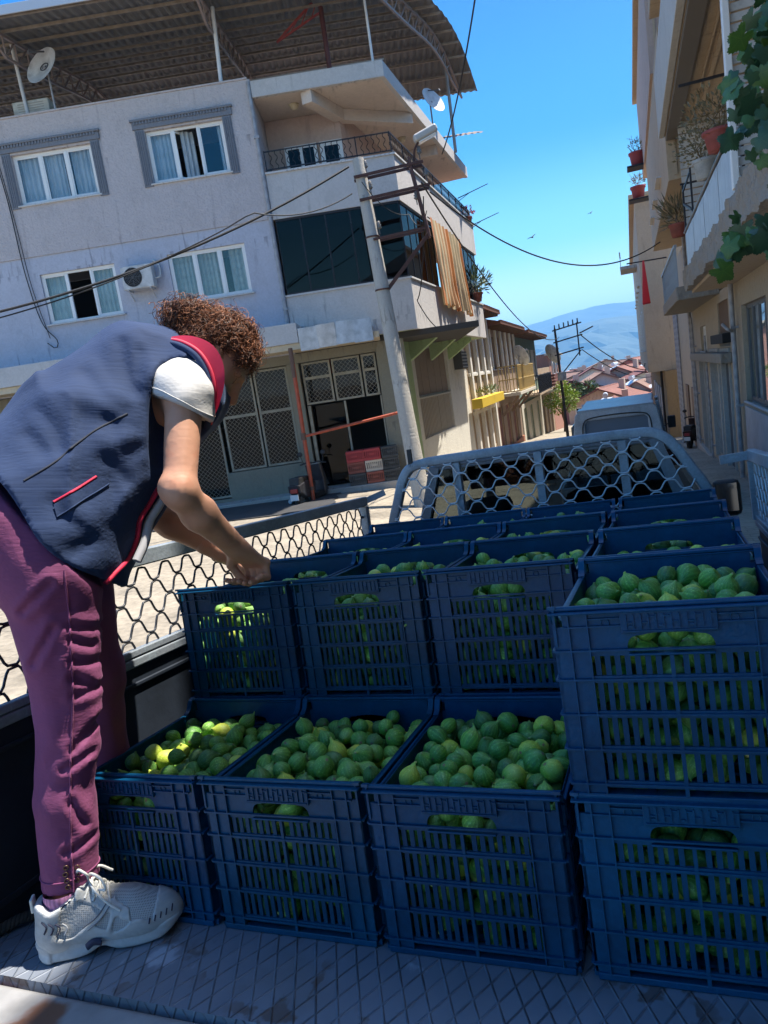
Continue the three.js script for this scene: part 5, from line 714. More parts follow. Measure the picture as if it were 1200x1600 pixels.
function potPlant(label, group, pot, r, h, leaf, n, size, slim, up, spread = [1, 1, 1]) { const t = thing('potted_plant', label, 'potted plant', group); const b = new MB(); b.add(new THREE.LatheGeometry([[0, 0], [r * .72, 0], [r * .92, h * .82], [r * 1.03, h * .83], [r * 1.05, h], [r * .93, h], [r * .88, h * .85], [0, h * .85]].map(p => new THREE.Vector2(...p)), 18)); b.build('pot', pot, t); const f = new THREE.Mesh(leafBall(n, r * 1.7 * spread[0], r * 1.5 * spread[1], r * 1.7 * spread[2], size, slim, up).translate(0, h + r * 1.1 * spread[1], 0), leaf); put(f, 'foliage', t); const s = new MB(); for (let k = 0; k < 6; k++) s.tube([V(rr(-.3, .3) * r, h * .85, rr(-.3, .3) * r), V(rr(-.6, .6) * r, h + r * .8, rr(-.6, .6) * r), V(rr(-1.2, 1.2) * r, h + r * 1.8, rr(-1.2, 1.2) * r)], .006, 6, 4); s.build('stem', mat([.14, .10, .05], .9), t); return t; }
{ const p = potPlant('leafy plant in a terracotta pot on the far end of the middle side balcony', null, M.terracotta, .26, .3, M.leafB, 420, .22, .22, .6, [1.3, 1.2, 1.3]); onA(p, f2(8.7, -.0)[0], 3.53, f2(8.7, -.0)[1]); seed = 77; const q = potPlant('red flowering plant on the far end of the top side balcony', null, M.terracotta, .16, .22, mat([.35, .03, .05], .7), 120, .1, .4, .2); onA(q, f2(9.4, -.06)[0], 6.262, f2(9.4, -.06)[1]); }
// antenna poles that stick out of the side balcony
for (const [a, y, l] of [[7.6, 6.75, 'upper'], [9.5, 6.2, 'lower']]) { const t = thing('washing_line_arm', `${l} thin metal washing line arm sticking out from the end of the top side balcony`, 'metal arm'); const c = f2(a, 0); onA(t, c[0], y, c[1], PH); const b = new MB(); b.rod(V(0, 0, 0), V(.1, .25, 1.0), .016, .012); b.rod(V(0, -.1, 0), V(.04, .1, .4), .01, .01); b.build('bar', M.iron, t); }
// ---------------------------------------------------------------- utility pole with cross arms, lamp and cables
const P0 = V(-3.38, 0, -12.55); P0.y = groundY(P0.x, P0.z);
{
  const t = thing('utility_pole', 'tall concrete utility pole with rusty cross arms and a street lamp before the corner balconies', 'utility pole'); t.position.copy(P0);
  const top = V(-4.0, 5.60, -13.35).sub(P0), axis = y => V(0, 0, 0).lerp(top, y / top.y);
  const b = new MB(); b.rod(V(0, -.2, 0).lerp(top, 0), top, .185, .115, 20); b.build('shaft', plaster([.44, .42, .38], .8, .006), t);
  const rust = mat([.10, .045, .035], .8, { map: tint(T.mottle, 4) });
  const R = V(.93, .07, -.36).normalize();
  const arms = [[5.24, -.15, 1.25, .05], [4.78, -.12, 1.30, .05], [3.98, 0, 1.05, .04]];
  for (const [y, a, e, w] of arms) { const c = axis(y - P0.y), p = c.clone().addScaledVector(R, a), q = c.clone().addScaledVector(R, e); const m = new MB(); for (const s of [-.13, .13]) m.bar(p.clone().add(V(.36 * s, 0, .93 * s)), q.clone().add(V(.36 * s, 0, .93 * s)), w, w); m.build('cross_arm', rust, t); }
  { const c = axis(5.24 - P0.y).addScaledVector(R, .98), d = axis(3.9 - P0.y).addScaledVector(R, 1.12), m = new MB(); for (const s of [-.1, .1]) m.bar(c.clone().add(V(.36 * s, .15, .93 * s)), d.clone().add(V(.36 * s, -.1, .93 * s)), .045, .045); for (let k = 0; k < 5; k++) { const u = c.clone().lerp(d, k / 5), v = c.clone().lerp(d, (k + .7) / 5); m.bar(u.add(V(-.036, 0, -.093)), v.add(V(.036, 0, .093)), .02, .02); } m.build('lattice_hanger', rust, t);
    const e = new MB(); e.bar(axis(3.0 - P0.y).addScaledVector(R, .12), d.clone().add(V(0, -.02, .0)), .06, .075, .006); e.build('strut', rust, t);
    const cl = new MB(); for (const y of [3.0, 4.05, 5.25]) cl.add(new THREE.TorusGeometry(.175 - .011 * y, .018, 6, 20).rotateX(Math.PI / 2).translate(axis(y - P0.y).x, y - P0.y, axis(y - P0.y).z)); cl.build('clamp', rust, t); }
  const porc = mat([.16, .15, .14], .25); for (const [y, e] of [[5.42, .12], [5.0, .14], [4.2, .16], [5.0, 1.28], [5.45, 1.22], [4.6, 1.0]]) { const c = axis(y - P0.y).addScaledVector(R, e), m = new MB(); m.add(new THREE.LatheGeometry([[0, 0], [.03, 0], [.055, .03], [.03, .05], [.05, .08], [.028, .1], [.035, .14], [0, .16]].map(p => new THREE.Vector2(...p)), 12).translate(c.x, c.y - .02, c.z)); m.rod(V(c.x, c.y - .12, c.z), V(c.x, c.y, c.z), .012); m.build('insulator', porc, t); }
  { const c = axis(5.3 - P0.y).addScaledVector(R, 1.1), m = new MB(); m.tube([c, c.clone().add(V(.04, .22, .02)), c.clone().add(V(.2, .42, -.03))], .022, 12, 8); m.build('lamp_arm', rust, t); const h = new MB(); h.box(-.16, .34, -.05, .1, -.13, .13, .05); h.m = null; const hg = new THREE.Group(); put(hg, 'street_lamp', t); hg.position.copy(c).add(V(.2, .42, -.03)); hg.rotation.set(.1, .35, .3); h.build('lamp_hood', mat([.40, .40, .38], .5), hg); const l = new MB(); l.box(-.1, .28, -.09, -.05, -.1, .1, .03); l.build('lamp_glass', phys([.7, .7, .66], .2, { clearcoat: .5 }), hg); }
}
function cable(label, pts, sag, r = .014, cat = 'cable') { // each stretch hangs between its two ends
  const t = new MB(), P = []; for (let i = 0; i < pts.length - 1; i++) for (let k = 0; k < 16; k++) { const u = k / 16, p = pts[i].clone().lerp(pts[i + 1], u); p.y -= 4 * (Array.isArray(sag) ? sag[i] : sag) * u * (1 - u); P.push(p); } P.push(pts[pts.length - 1].clone()); t.add(new THREE.TubeGeometry(new THREE.CatmullRomCurve3(P), P.length * 2, r, 6)); const m = t.build('overhead_cable', M.black, scene); tag(m, label, cat, 'overhead cables'); return m; }
// ---------------------------------------------------------------- overhead cables
cable('thick black cable from the left edge to the top of the utility pole', [V(-12.5, 3.0, -4), V(-4.02, 5.35, -12.82)], .9, .022);
cable('thin black cable slung under the thick one towards the utility pole', [V(-12.6, 2.95, -4.05), V(-5.4, 4.55, -11.3), V(-4.02, 4.85, -12.8)], [.75, .18], .012);
cable('black cable rising from the lamp arm to the upper edge of the sky', [V(-2.35, 5.35, -13.6), V(.3, 6.6, -7.2)], .35, .012);
cable('black cable crossing the street to the balcony on the right', [V(-2.62, 4.66, -13.35), V(1.5, 3.75, -20.2)], .95, .016);
cable('black cable sloping from the near pole down to the far pole', [V(-2.75, 4.85, -13.3), V(-3.85, 2.45, -40.8)], 1.1, .018);
cable('slack black wire looping down the corner of the middle balcony', [V(-2.75, 4.6, -13.3), V(-3.72, 2.9, -15.1), V(-3.7, 2.3, -16.5), V(-4.1, 2.6, -21)], [.35, .1, .15], .012);
cable('thin wire looped between the pole and the top corner balcony', [V(-3.9, 5.1, -13.1), V(-3.3, 4.5, -14.0), V(-2.75, 4.35, -13.4)], [.2, .25], .009);
cable('pair of loose wire ends hanging into the sky beside the right eaves', [V(1.62, 6.4, -10.6), V(1.22, 5.86, -10.75), V(1.24, 5.9, -10.76)], [.1, .02], .012);
{ const m = new MB(); m.tube([V(-9.02, 8.3, .06), V(-8.9, 6.6, .03), V(-8.86, 4.8, .03), V(-8.7, 3.7, .03), V(-8.45, 3.3, .04), V(-8.52, 3.15, .04), V(-8.7, 3.3, .04)], .012, 60, 5); m.tube([V(-8.96, 8.3, .05), V(-8.84, 6.2, .03), V(-8.78, 4.6, .03), V(-8.62, 3.4, .03)], .009, 40, 5); const o = m.build('wall_cable', M.black, scene); onA(o, 0, 0, 0); tag(o, 'black wires running down the left end of the grey block', 'cable'); }
// ---------------------------------------------------------------- before the shop: pipe posts, crates, scooter
{ const t = thing('pipe_post', 'orange-red pipe post holding the shop canopy, with a cross rail', 'post'); onA(t, -2.9, -1.7, 1.15); const pm = mat([.52, .09, .035], .55, { map: tint(T.mottle, 3) });
  const b = new MB(); b.rod(V(-.05, 0, 0), V(0, 3.6, 0), .045, .045, 12); b.build('upright', pm, t); const c = new MB(); c.rod(V(-.02, 1.98, 0), V(2.25, 2.2, -.1), .032, .032, 10); c.build('rail', pm, t); const j = new MB(); j.rod(V(-.035, 1.9, 0), V(-.03, 2.06, 0), .06, .06, 12); j.rod(V(-.04, .75, 0), V(-.04, .83, 0), .06, .06, 12); j.rod(V(-.01, 3.3, 0), V(0, 3.95, 0), .05, .05, 10); j.build('joint', mat([.12, .07, .05], .8), t); }
{ const cols = { red: [.36, .025, .03], black: [.03, .035, .04], white: [.5, .44, .36], brown: [.22, .05, .035] };
  const proto = {}; const mk = c => { const t = new THREE.Group(), b = new MB(), w = .46, h = .27, d = .32; b.box(-w / 2, w / 2, 0, .02, -d / 2, d / 2); for (const s of [-1, 1]) { b.box(-w / 2, w / 2, h - .05, h, s * d / 2 - .008, s * d / 2 + .008, .004); b.box(-w / 2, w / 2, .02, .06, s * d / 2 - .006, s * d / 2 + .006); for (let k = 0; k < 9; k++) b.box(-w / 2 + k * (w - .03) / 8, -w / 2 + .03 + k * (w - .03) / 8, .06, h - .05, s * d / 2 - .006, s * d / 2 + .006); b.box(s * w / 2 - .008, s * w / 2 + .008, h - .05, h, -d / 2 + .01, d / 2 - .01, .004); b.box(s * w / 2 - .006, s * w / 2 + .006, .02, .07, -d / 2 + .01, d / 2 - .01); for (let k = 0; k < 6; k++) b.box(s * w / 2 - .006, s * w / 2 + .006, .07, h - .05, -d / 2 + .015 + k * .052, -d / 2 + .04 + k * .052); b.box(-.08, .08, .12, .17, s * d / 2 - .008, s * d / 2 + .01); } b.build('basket', mat(c, .5), t); return t; };
  let n = 0; for (const [i, j, c, l] of [[0, 0, 'black', 'black crate at the bottom left of the stack by the shop door'], [1, 0, 'brown', 'dark red crate at the bottom middle of the stack by the shop door'], [2, 0, 'black', 'black crate at the bottom right of the stack by the shop door'], [0, 1, 'brown', 'dark red crate in the middle of the left pile by the shop door'], [1, 1, 'white', 'cream crate in the middle of the stack by the shop door'], [2, 1, 'black', 'black crate in the middle of the right pile by the shop door'], [0, 2, 'red', 'bright red crate on the left top of the stack by the shop door'], [1, 2, 'red', 'bright red crate on the middle top of the stack by the shop door'], [2, 2, 'black', 'black crate on the right top of the stack by the shop door']]) { const o = proto[c] ? copyOf(proto[c], 'shop_crate', l, 'crates stacked by the shop door') : (proto[c] = put(mk(cols[c]), 'shop_crate', scene)); tag(o, l, 'crate', 'crates stacked by the shop door'); seed = 5 + n++; onA(o, -1.9 + i * .42 + rr(-.02, .02), -1.11 + j * .275, .05 + rr(-.03, .03), rr(-.06, .06)); if (i === 2) o.scale.set(.85, 1, 1); else o.scale.set(.88, 1, 1); } }
function scooter(label, body, seatC) {
  const t = thing('scooter', label, 'scooter', null); const P = mat(body, .3), bl = M.black;
  for (const [x, n] of [[-.62, 'rear_wheel'], [.62, 'front_wheel']]) { const b = new MB(); b.add(new THREE.TorusGeometry(.2, .065, 12, 28).translate(x, .265, 0)); const w = b.build(n, M.rubber, t); const r = new MB(); r.add(new THREE.CylinderGeometry(.14, .14, .05, 20).rotateX(Math.PI / 2).translate(x, .265, 0)); r.build('rim', M.framePaint, w); }
  const prof = (pts, w, n, m) => { const b = new MB(); b.add(new THREE.ExtrudeGeometry(new THREE.Shape(pts.map(p => new THREE.Vector2(...p))), { depth: w, bevelEnabled: true, bevelSize: .03, bevelThickness: .03, bevelSegments: 3 }).translate(0, 0, -w / 2)); return b.build(n, m, t); };
  prof([[-.85, .52], [-.55, .36], [-.1, .34], [-.05, .62], [-.5, .7], [-.88, .64]], .24, 'tail_body', P); prof([[-.15, .26], [.42, .26], [.42, .33], [-.15, .36]], .3, 'floorboard', bl);
  prof([[.38, .3], [.48, .3], [.5, .62], [.36, .96], [.28, .96], [.38, .6]], .34, 'leg_shield', P); prof([[.42, .5], [.86, .44], [.82, .5], [.5, .58]], .12, 'front_mudguard', P); prof([[-.82, .68], [-.1, .66], [-.08, .72], [-.35, .79], [-.8, .80]], .2, 'saddle', mat(seatC, .7));
  const h = new MB(); h.tube([V(.3, 1.0, -.34), V(.34, 1.04, -.12), V(.35, 1.02, 0), V(.34, 1.04, .12), V(.3, 1.0, .34)], .018, 20, 8); h.rod(V(.62, .28, .1), V(.34, .98, .06), .02); h.rod(V(.62, .28, -.1), V(.34, .98, -.06), .02); h.build('handlebar', bl, t);
  const l = new MB(); l.add(new THREE.SphereGeometry(.09, 16, 12).scale(.7, 1, 1).translate(.42, .95, 0)); l.build('headlight', mat([.5, .5, .5], .1), t); for (const s of [-1, 1]) { const m = new MB(); m.rod(V(.32, 1.03, s * .25), V(.3, 1.22, s * .3), .008); m.add(new THREE.SphereGeometry(.06, 12, 8).scale(.3, 1, 1.2).translate(.3, 1.25, s * .3)); m.build('mirror', bl, t); }
  const r = new MB(); r.box(-.93, -.88, .5, .6, -.09, .09, .01); r.build('tail_light', mat([.3, .02, .02], .3), t); const pl = new MB(); pl.box(-.945, -.935, .34, .47, -.1, .1); pl.build('number_plate', mat([.6, .6, .6], .5), t); const st = new MB(); st.rod(V(-.15, .27, .1), V(-.22, .0, .2), .012); st.rod(V(-.15, .27, -.1), V(-.22, .0, -.2), .012); st.build('stand', bl, t); const ex = new MB(); ex.rod(V(-.3, .24, -.15), V(-.85, .32, -.17), .04, .05, 10); ex.build('exhaust', M.framePaint, t); return t; }
{ const s = scooter('dark scooter parked beside the red pipe post before the shop', [.035, .035, .04], [.02, .02, .02]); onA(s, -3.0, 0, .75, 1.25); s.position.y = groundY(s.position.x, s.position.z) + .04; s.position.y = -1.42; }
{ const s = scooter('dark red and black scooter parked by the doors on the right of the street', [.04, .02, .02], [.02, .02, .02]); s.position.set(2.2, groundY(2.2, -28.5), -28.5); s.rotation.y = Math.PI / 2 - .25; s.scale.setScalar(1.08); }
// ---------------------------------------------------------------- vehicle parked ahead
{ const t = thing('parked_pickup', 'pale grey pickup with a wide rear window parked ahead down the street', 'pickup truck'); t.position.set(.49, groundY(.49, -13) - .0, -12.0); t.rotation.set(.06, 0, 0);
  const W = .76, yR = 1.86, y0 = 1.02; const shell = new MB();
  const pr = [[-W, .5], [W, .5], [W, y0], [W * .93, 1.45], [W * .86, yR - .06], [W * .78, yR], [-W * .78, yR], [-W * .86, yR - .06], [-W * .93, 1.45], [-W, y0]]; const s = new THREE.Shape(pr.map(p => new THREE.Vector2(...p))); s.holes.push(new THREE.Path([[-W * .72, 1.28], [-W * .70, 1.66], [-W * .62, 1.72], [W * .62, 1.72], [W * .70, 1.66], [W * .72, 1.28], [W * .66, 1.25], [-W * .66, 1.25]].map(p => new THREE.Vector2(...p))));
  shell.add(new THREE.ExtrudeGeometry(s, { depth: .05, bevelEnabled: true, bevelSize: .02, bevelThickness: .02, bevelSegments: 2 }).translate(0, 0, -.06)); shell.box(-W * .8, W * .8, yR - .05, yR + .015, -1.5, -.02, .03); for (const q of [-1, 1]) { shell.box(q * W, q * (W - .04), .4, y0, -1.7, -.06, .02); shell.bar(V(q * W * .86, yR - .05, -1.4), V(q * W, y0, -1.95), .05, .05); shell.bar(V(q * W * .88, yR - .05, -.75), V(q * W * .98, y0, -.75), .05, .05); } shell.box(-W, W, .4, 1.0, -2.9, -1.7, .06); shell.box(-W * .82, W * .82, yR + .012, yR + .035, -.25, .02, .01);
  const vg = phys([.36, .38, .40], .4, { clearcoat: .3, clearcoatRoughness: .3, map: tint(T.scuff, 1) }); shell.build('cab', vg, t); const g = new MB(); g.box(-W * .73, W * .73, 1.25, 1.72, -.045, -.04); g.build('rear_window', phys([.10, .12, .15], .05, { specularIntensity: 1 }), t); const rb = new MB(); rb.tube([V(-W * .72, 1.27, .012), V(-W * .71, 1.66, .012), V(-W * .63, 1.725, .012), V(W * .63, 1.725, .012), V(W * .71, 1.66, .012), V(W * .72, 1.27, .012), V(W * .66, 1.245, .012), V(-W * .66, 1.245, .012)], .012, 60, 6, true); rb.build('window_seal', M.rubber, t);
  for (const q of [-1, 1]) { const w = new MB(); w.box(q * W * .985, q * W * .97, 1.1, 1.62, -1.3, -.15); w.build('side_window', phys([.1, .12, .14], .05), t); }
  const bed = new MB(); bed.box(-W - .02, W + .02, .45, .5, .02, 1.9); for (const q of [-1, 1]) bed.box(q * (W + .02), q * (W - .02), .5, .98, .02, 1.9, .01); bed.box(-W, W, .5, .98, 1.86, 1.9, .01); bed.build('load_bed', M.carWhite, t);
  const sp = new MB(); sp.poly([[W - .42, 1.0], [W - .15, 1.0], [W - .18, 1.42], [W - .24, 1.44]], .01); sp.l[0].translate(0, 0, .05); sp.build('mud_plate', M.framePaint, t);
  for (const [x, z] of [[-.68, -2.2], [.68, -2.2], [-.68, 1.1], [.68, 1.1]]) { const w = new MB(); w.add(new THREE.TorusGeometry(.22, .09, 10, 26).rotateY(Math.PI / 2).translate(x, .31, z)); const ty = w.build('tyre', M.rubber, t); const r = new MB(); r.add(new THREE.CylinderGeometry(.15, .15, .1, 18).rotateZ(Math.PI / 2).translate(x, .31, z)); r.build('rim', M.framePaint, ty); }
  for (const q of [-1, 1]) { const m = new MB(); m.box(q * (W + .06), q * (W + .2), 1.15, 1.38, -1.75, -1.68, .02); m.bar(V(q * W, 1.2, -1.72), V(q * (W + .1), 1.25, -1.72), .02, .02); m.build('wing_mirror', M.black, t); } }
// ---------------------------------------------------------------- row of old houses on the left, down the street
M.tile = mat([.24, .10, .06], .9, { map: tint(T.mottle, .8) }); M.wood = mat([.16, .09, .05], .8, { map: tint(T.streak, 1) });
const onL = (o, a, z = -.9) => { const v = V(a, 0, z).applyAxisAngle(V(0, 1, 0), TH + PH); o.position.copy(A0).add(v); o.rotation.y = TH + PH; return o; };
function house(name, label, a0, a1, yb, ye, wallMat, fn, o = {}) { // facade in the plane z = 0, x running away down the street
  const t = thing(name, label, 'house'); onL(t, a0); t.position.y = yb; const w = a1 - a0, h = ye - yb; const up = o.split ? o.split - yb : 0;
  const holes = o.holes ?? []; const mk = () => new MB();
  { const b = mk(); skin(b, 0, w, 0, h, holes.map(q => [q[0], q[1], q[2] - yb, q[3] - yb]), -.22, .22); b.box(0, w, 0, h, -8, -7.8); b.box(0, .2, 0, h, -7.79, -.222); b.box(w - .2, w, 0, h, -7.79, -.222); b.build('wall', wallMat, t); }
  { const b = mk(); b.box(.21, w - .21, .1, h - .1, -1.4, -1.3); b.build('inner_wall', M.dark, t); }
  if (!o.flat) { const rf = mk(); const ov = o.over ?? .7; rf.add(new THREE.ExtrudeGeometry(new THREE.Shape([[ov, h + .02], [ov, h + .12], [-4, h + 1.5], [-8.5, h + .12], [-8.5, h + .0]].map(p => new THREE.Vector2(...p))), { depth: w + .3, bevelEnabled: false }).rotateY(-Math.PI / 2).scale(1, 1, 1).applyMatrix4(new THREE.Matrix4().set(1, 0, 0, 0, 0, 1, 0, 0, 0, 0, 1, 0, 0, 0, 0, 1)).translate(w + .15, 0, 0)); const roof = rf.build('roof', o.roof ?? M.tile, t);
    const sf = mk(); for (let k = 0; k < w / .5; k++) sf.box(k * .5, k * .5 + .06, h - .09, h + .015, .005, ov - .03); sf.build('rafter', M.wood, roof); const tl = mk(); for (let k = 0; k < w / .22; k++) tl.add(new THREE.CylinderGeometry(.06, .06, .14, 8, 1, false, 0, Math.PI).rotateX(Math.PI / 2).rotateZ(Math.PI / 2).rotateZ(-Math.PI / 2).translate(k * .22 + .05, h + .13, ov - .05)); tl.build('tile_edge', M.tile, roof); }
  fn(t, y => y - yb, mk); return t; }
const opening = (t, mk, x0, x1, y0, y1, fr, kind = 'window', door = [.10, .06, .04]) => { const m = new THREE.Matrix4(); if (kind === 'window') return windowUnit(t, x0, x1, y0, y1, { M4: m, panes: 2, frameMat: fr, curtains: [1, 1], glass: M.paneDark }); const b = mk(); b.box(x0, x0 + .07, y0, y1, -.15, -.05); b.box(x1 - .07, x1, y0, y1, -.15, -.05); b.box(x0 + .07, x1 - .07, y1 - .07, y1, -.15, -.05); const f = b.build('door_frame', fr, t); for (let k = 0; k < 2; k++) { const d = mk(), a = x0 + .08 + k * (x1 - x0 - .16) / 2, e = a + (x1 - x0 - .16) / 2 - .01; d.box(a, e, y0, y1 - .08, -.13, -.09, .01); d.box(a + .08, e - .08, y0 + .2, y0 + (y1 - y0) * .45, -.09, -.075, .01); d.box(a + .08, e - .08, y0 + (y1 - y0) * .52, y1 - .25, -.09, -.075, .01); d.build('door', mat(door, .7, { map: tint(T.streak, 1) }), t); } return f; };
const cream = plaster([.62, .58, .48], .5, .006), yel = plaster([.62, .47, .22], .5, .006), tan = plaster([.42, .31, .21], .5, .008), whiteP = plaster([.75, .73, .68], .6, .004), greenP = plaster([.16, .24, .19], .5, .006), brickP = plaster([.42, .20, .14], .6, .008), brownP = plaster([.27, .19, .13], .5, .006);
seed = 42;
house('terraced_house', 'narrow tan house with white pilasters and a yellow flower box, next to the grey block', 10.05, 15.5, -2.6, 3.5, tan, (t, Y, mk) => {
  for (let k = 0; k < 4; k++) { const b = mk(); const x = .25 + k * 1.55; b.box(x, x + .3, 0, Y(3.4), .002, .14, .01); b.build('pilaster', whiteP, t); } for (const y of [1.05, -.4]) { const b = mk(); b.box(.1, 5.3, Y(y), Y(y) + .12, .002, .09, .01); b.build('string_course', whiteP, t); }
  for (const x of [.65, 2.2, 3.75]) { opening(t, mk, x, x + 1.0, Y(1.2), Y(2.9), whiteP); opening(t, mk, x, x + 1.0, Y(-2.0), Y(-.5), whiteP, 'door', [.34, .24, .08]); }
  const y = mk(); y.box(-.6, 4.9, Y(-.14), Y(.22), .15, .55, .02); const bx = y.build('flower_box', mat([.62, .42, .03], .6), t); const f = new THREE.Mesh(leafBall(160, 2.4, .22, .2, .18, .3, .8).translate(2, Y(.36), .35), M.leafB); put(f, 'flowers', bx); },
  { holes: [[.65, 1.65, 1.2, 2.9], [2.2, 3.2, 1.2, 2.9], [3.75, 4.75, 1.2, 2.9], [.65, 1.65, -2.0, -.5], [2.2, 3.2, -2.0, -.5], [3.75, 4.75, -2.0, -.5]] });
house('terraced_house', 'old brown house with a yellow railed balcony and white window strips', 15.6, 24.4, -3.5, 3.1, brownP, (t, Y, mk) => {
  for (let k = 0; k < 6; k++) { const b = mk(); const x = .3 + k * 1.65; b.box(x, x + .22, Y(1.3), Y(3.0), .002, .1, .01); b.build('pilaster', whiteP, t); }
  for (const x of [.7, 2.35, 5.65, 7.3]) opening(t, mk, x, x + 1.05, Y(1.2), Y(2.7), whiteP); opening(t, mk, 4.0, 5.05, Y(.1), Y(2.6), whiteP, 'door'); for (const x of [.7, 3.2, 5.6]) opening(t, mk, x, x + 1.4, Y(-2.9), Y(-.5), tan, 'door', [.20, .07, .05]);
  const c = mk(); c.box(1.6, 8.6, Y(-.12), Y(.02), .0, 1.0, .01); c.build('balcony_slab', cream, t); const r = mk(); for (let k = 0; k <= 34; k++) r.box(1.65 + k * .2, 1.69 + k * .2, Y(.05), Y(1.25), .93, .97); for (let k = 0; k < 6; k++) r.box(1.65, 1.69, Y(.05), Y(1.25), .05 + k * .16, .09 + k * .16); for (const y of [.06, .62, 1.24]) { r.box(1.6, 8.6, Y(y), Y(y) + .05, .92, .98); r.box(1.62, 1.70, Y(y), Y(y) + .05, .02, .92); } r.build('balcony_railing', mat([.50, .36, .14], .6), t);
  for (let i = 0; i < 3; i++) { const k = mk(); k.bar(V(2 + i * 3, Y(-1.0), .02), V(2 + i * 3, Y(-.14), .85), .12, .12); k.build('balcony_bracket', brownP, t); } const p = mk(); p.box(.1, 8.7, 0, Y(-2.6), .002, .08, .01); p.build('plinth', plaster([.32, .12, .06], .5), t); },
  { holes: [[.7, 1.75, 1.2, 2.7], [2.35, 3.4, 1.2, 2.7], [5.65, 6.7, 1.2, 2.7], [7.3, 8.35, 1.2, 2.7], [4, 5.05, .1, 2.6], [.7, 2.1, -2.9, -.5], [3.2, 4.6, -2.9, -.5], [5.6, 7.0, -2.9, -.5]] });
house('terraced_house', 'green upper-storey house with white framed windows and a dark balcony', 24.5, 36, -4.2, 2.95, greenP, (t, Y, mk) => {
  for (const x of [.6, 3.0, 6.8, 9.2]) { const b = mk(); for (const q of [x - .25, x + 1.3]) b.box(q, q + .22, Y(.2), Y(2.2), .002, .09, .01); b.build('window_strip', whiteP, t); opening(t, mk, x, x + 1.3, Y(.3), Y(2.1), whiteP); }
  for (const x of [.8, 4.0, 8]) opening(t, mk, x, x + 1.6, Y(-3.7), Y(-1.2), cream, 'door', [.24, .30, .20]); const b = mk(); b.box(.1, 11.4, 0, Y(-.9), .002, .05, .01); const c = mk(); c.box(1.5, 11.2, Y(-.62), Y(-.5), 0, 1.0, .01); c.build('balcony_slab', tan, t); const r = mk(); for (let k = 0; k <= 46; k++) r.box(1.55 + k * .2, 1.58 + k * .2, Y(-.48), Y(.55), .94, .97); for (const y of [-.48, .52]) { r.box(1.5, 11.2, Y(y), Y(y) + .05, .92, .98); r.box(1.52, 1.58, Y(y), Y(y) + .05, .05, .92); } for (let k = 0; k < 6; k++) r.box(1.53, 1.57, Y(-.48), Y(.52), .08 + k * .15, .11 + k * .15); r.build('balcony_railing', M.iron, t); const l = mk(); l.box(0, 11.5, Y(-4.2), Y(-.95), .003, .06, .01); skin(l, 0, 11.5, Y(-4.2), Y(-.95), [[.8, 2.4, Y(-3.7), Y(-1.2)], [4, 5.6, Y(-3.7), Y(-1.2)], [8, 9.6, Y(-3.7), Y(-1.2)]], .003, .05); l.l.shift(); l.build('lower_wall', cream, t); },
  { holes: [[.6, 1.9, .3, 2.1], [3, 4.3, .3, 2.1], [6.8, 8.1, .3, 2.1], [9.2, 10.5, .3, 2.1], [.8, 2.4, -3.7, -1.2], [4, 5.6, -3.7, -1.2], [8, 9.6, -3.7, -1.2]], over: .9 });
house('terraced_house', 'low tan house with a dark red boarded balcony beyond the green house', 36.1, 46, -5.2, .9, tan, (t, Y, mk) => { const c = mk(); c.box(1, 9.5, Y(-.9), Y(-.75), 0, 1.1, .01); c.build('balcony_slab', cream, t); for (let k = 0; k < 5; k++) { const r = mk(); r.box(1, 9.5, Y(-.7) + k * .22, Y(-.52) + k * .22, 1.05, 1.09, .01); r.box(1, 1.04, Y(-.7) + k * .22, Y(-.52) + k * .22, .05, 1.04, .01); r.build('balcony_board', mat([.17, .04, .03], .7, { map: tint(T.streak, 1) }), t); } for (const x of [1, 4, 7]) { opening(t, mk, x, x + 1.4, Y(-.6), Y(.5), whiteP); opening(t, mk, x, x + 1.4, Y(-4.6), Y(-1.8), tan, 'door'); } }, { holes: [1, 4, 7].flatMap(x => [[x, x + 1.4, -.6, .5], [x, x + 1.4, -4.6, -1.8]]), flat: true });
house('terraced_house', 'reddish brick house with arched loft windows at the end of the left row', 46.2, 60, -6.4, 2.0, brickP, (t, Y, mk) => { for (const x of [2, 5.5]) { const b = mk(); b.add(new THREE.CylinderGeometry(.75, .75, .3, 20).rotateX(Math.PI / 2).translate(x + .9, Y(.9), .0)); b.box(x + .15, x + 1.65, Y(.2), Y(.9), -.15, .15); b.build('arched_window', M.pvc, t); const c = mk(); c.add(new THREE.CylinderGeometry(.55, .55, .02, 20).rotateX(Math.PI / 2).translate(x + .9, Y(.9), .16)); c.box(x + .35, x + 1.45, Y(.3), Y(.9), .152, .165); c.build('pane', M.paneDark, t); opening(t, mk, x, x + 1.6, Y(-2.6), Y(-.7), whiteP); } const e = mk(); e.box(-.2, 14, Y(1.85), Y(2.05), -.3, .3, .02); e.build('cornice', cream, t);
  // its gable end looks up the street
  const g = mk(); for (const z of [-1.6, -3.6]) { g.box(-.06, -.01, Y(-.2), Y(1.2), z - .5, z + .5); } g.build('gable_window', M.paneDark, t); }, { holes: [2, 5.5].map(x => [x, x + 1.6, -2.6, -.7]), flat: true });
for (const [a, y, z, l, tr] of [[19.1, 1.3, -.0, 'large white satellite dish on the wall above the yellow balcony', 1.1], [34.3, 1.35, .3, 'white satellite dish at the corner of the green house', 1.1]]) { const d = dish('satellite_dish', l, 'satellite dishes', a > 20 ? .72 : .55, .35); onL(d, a, z); d.position.y = y; d.rotation.y += .7; d.rotation.order = 'YXZ'; }
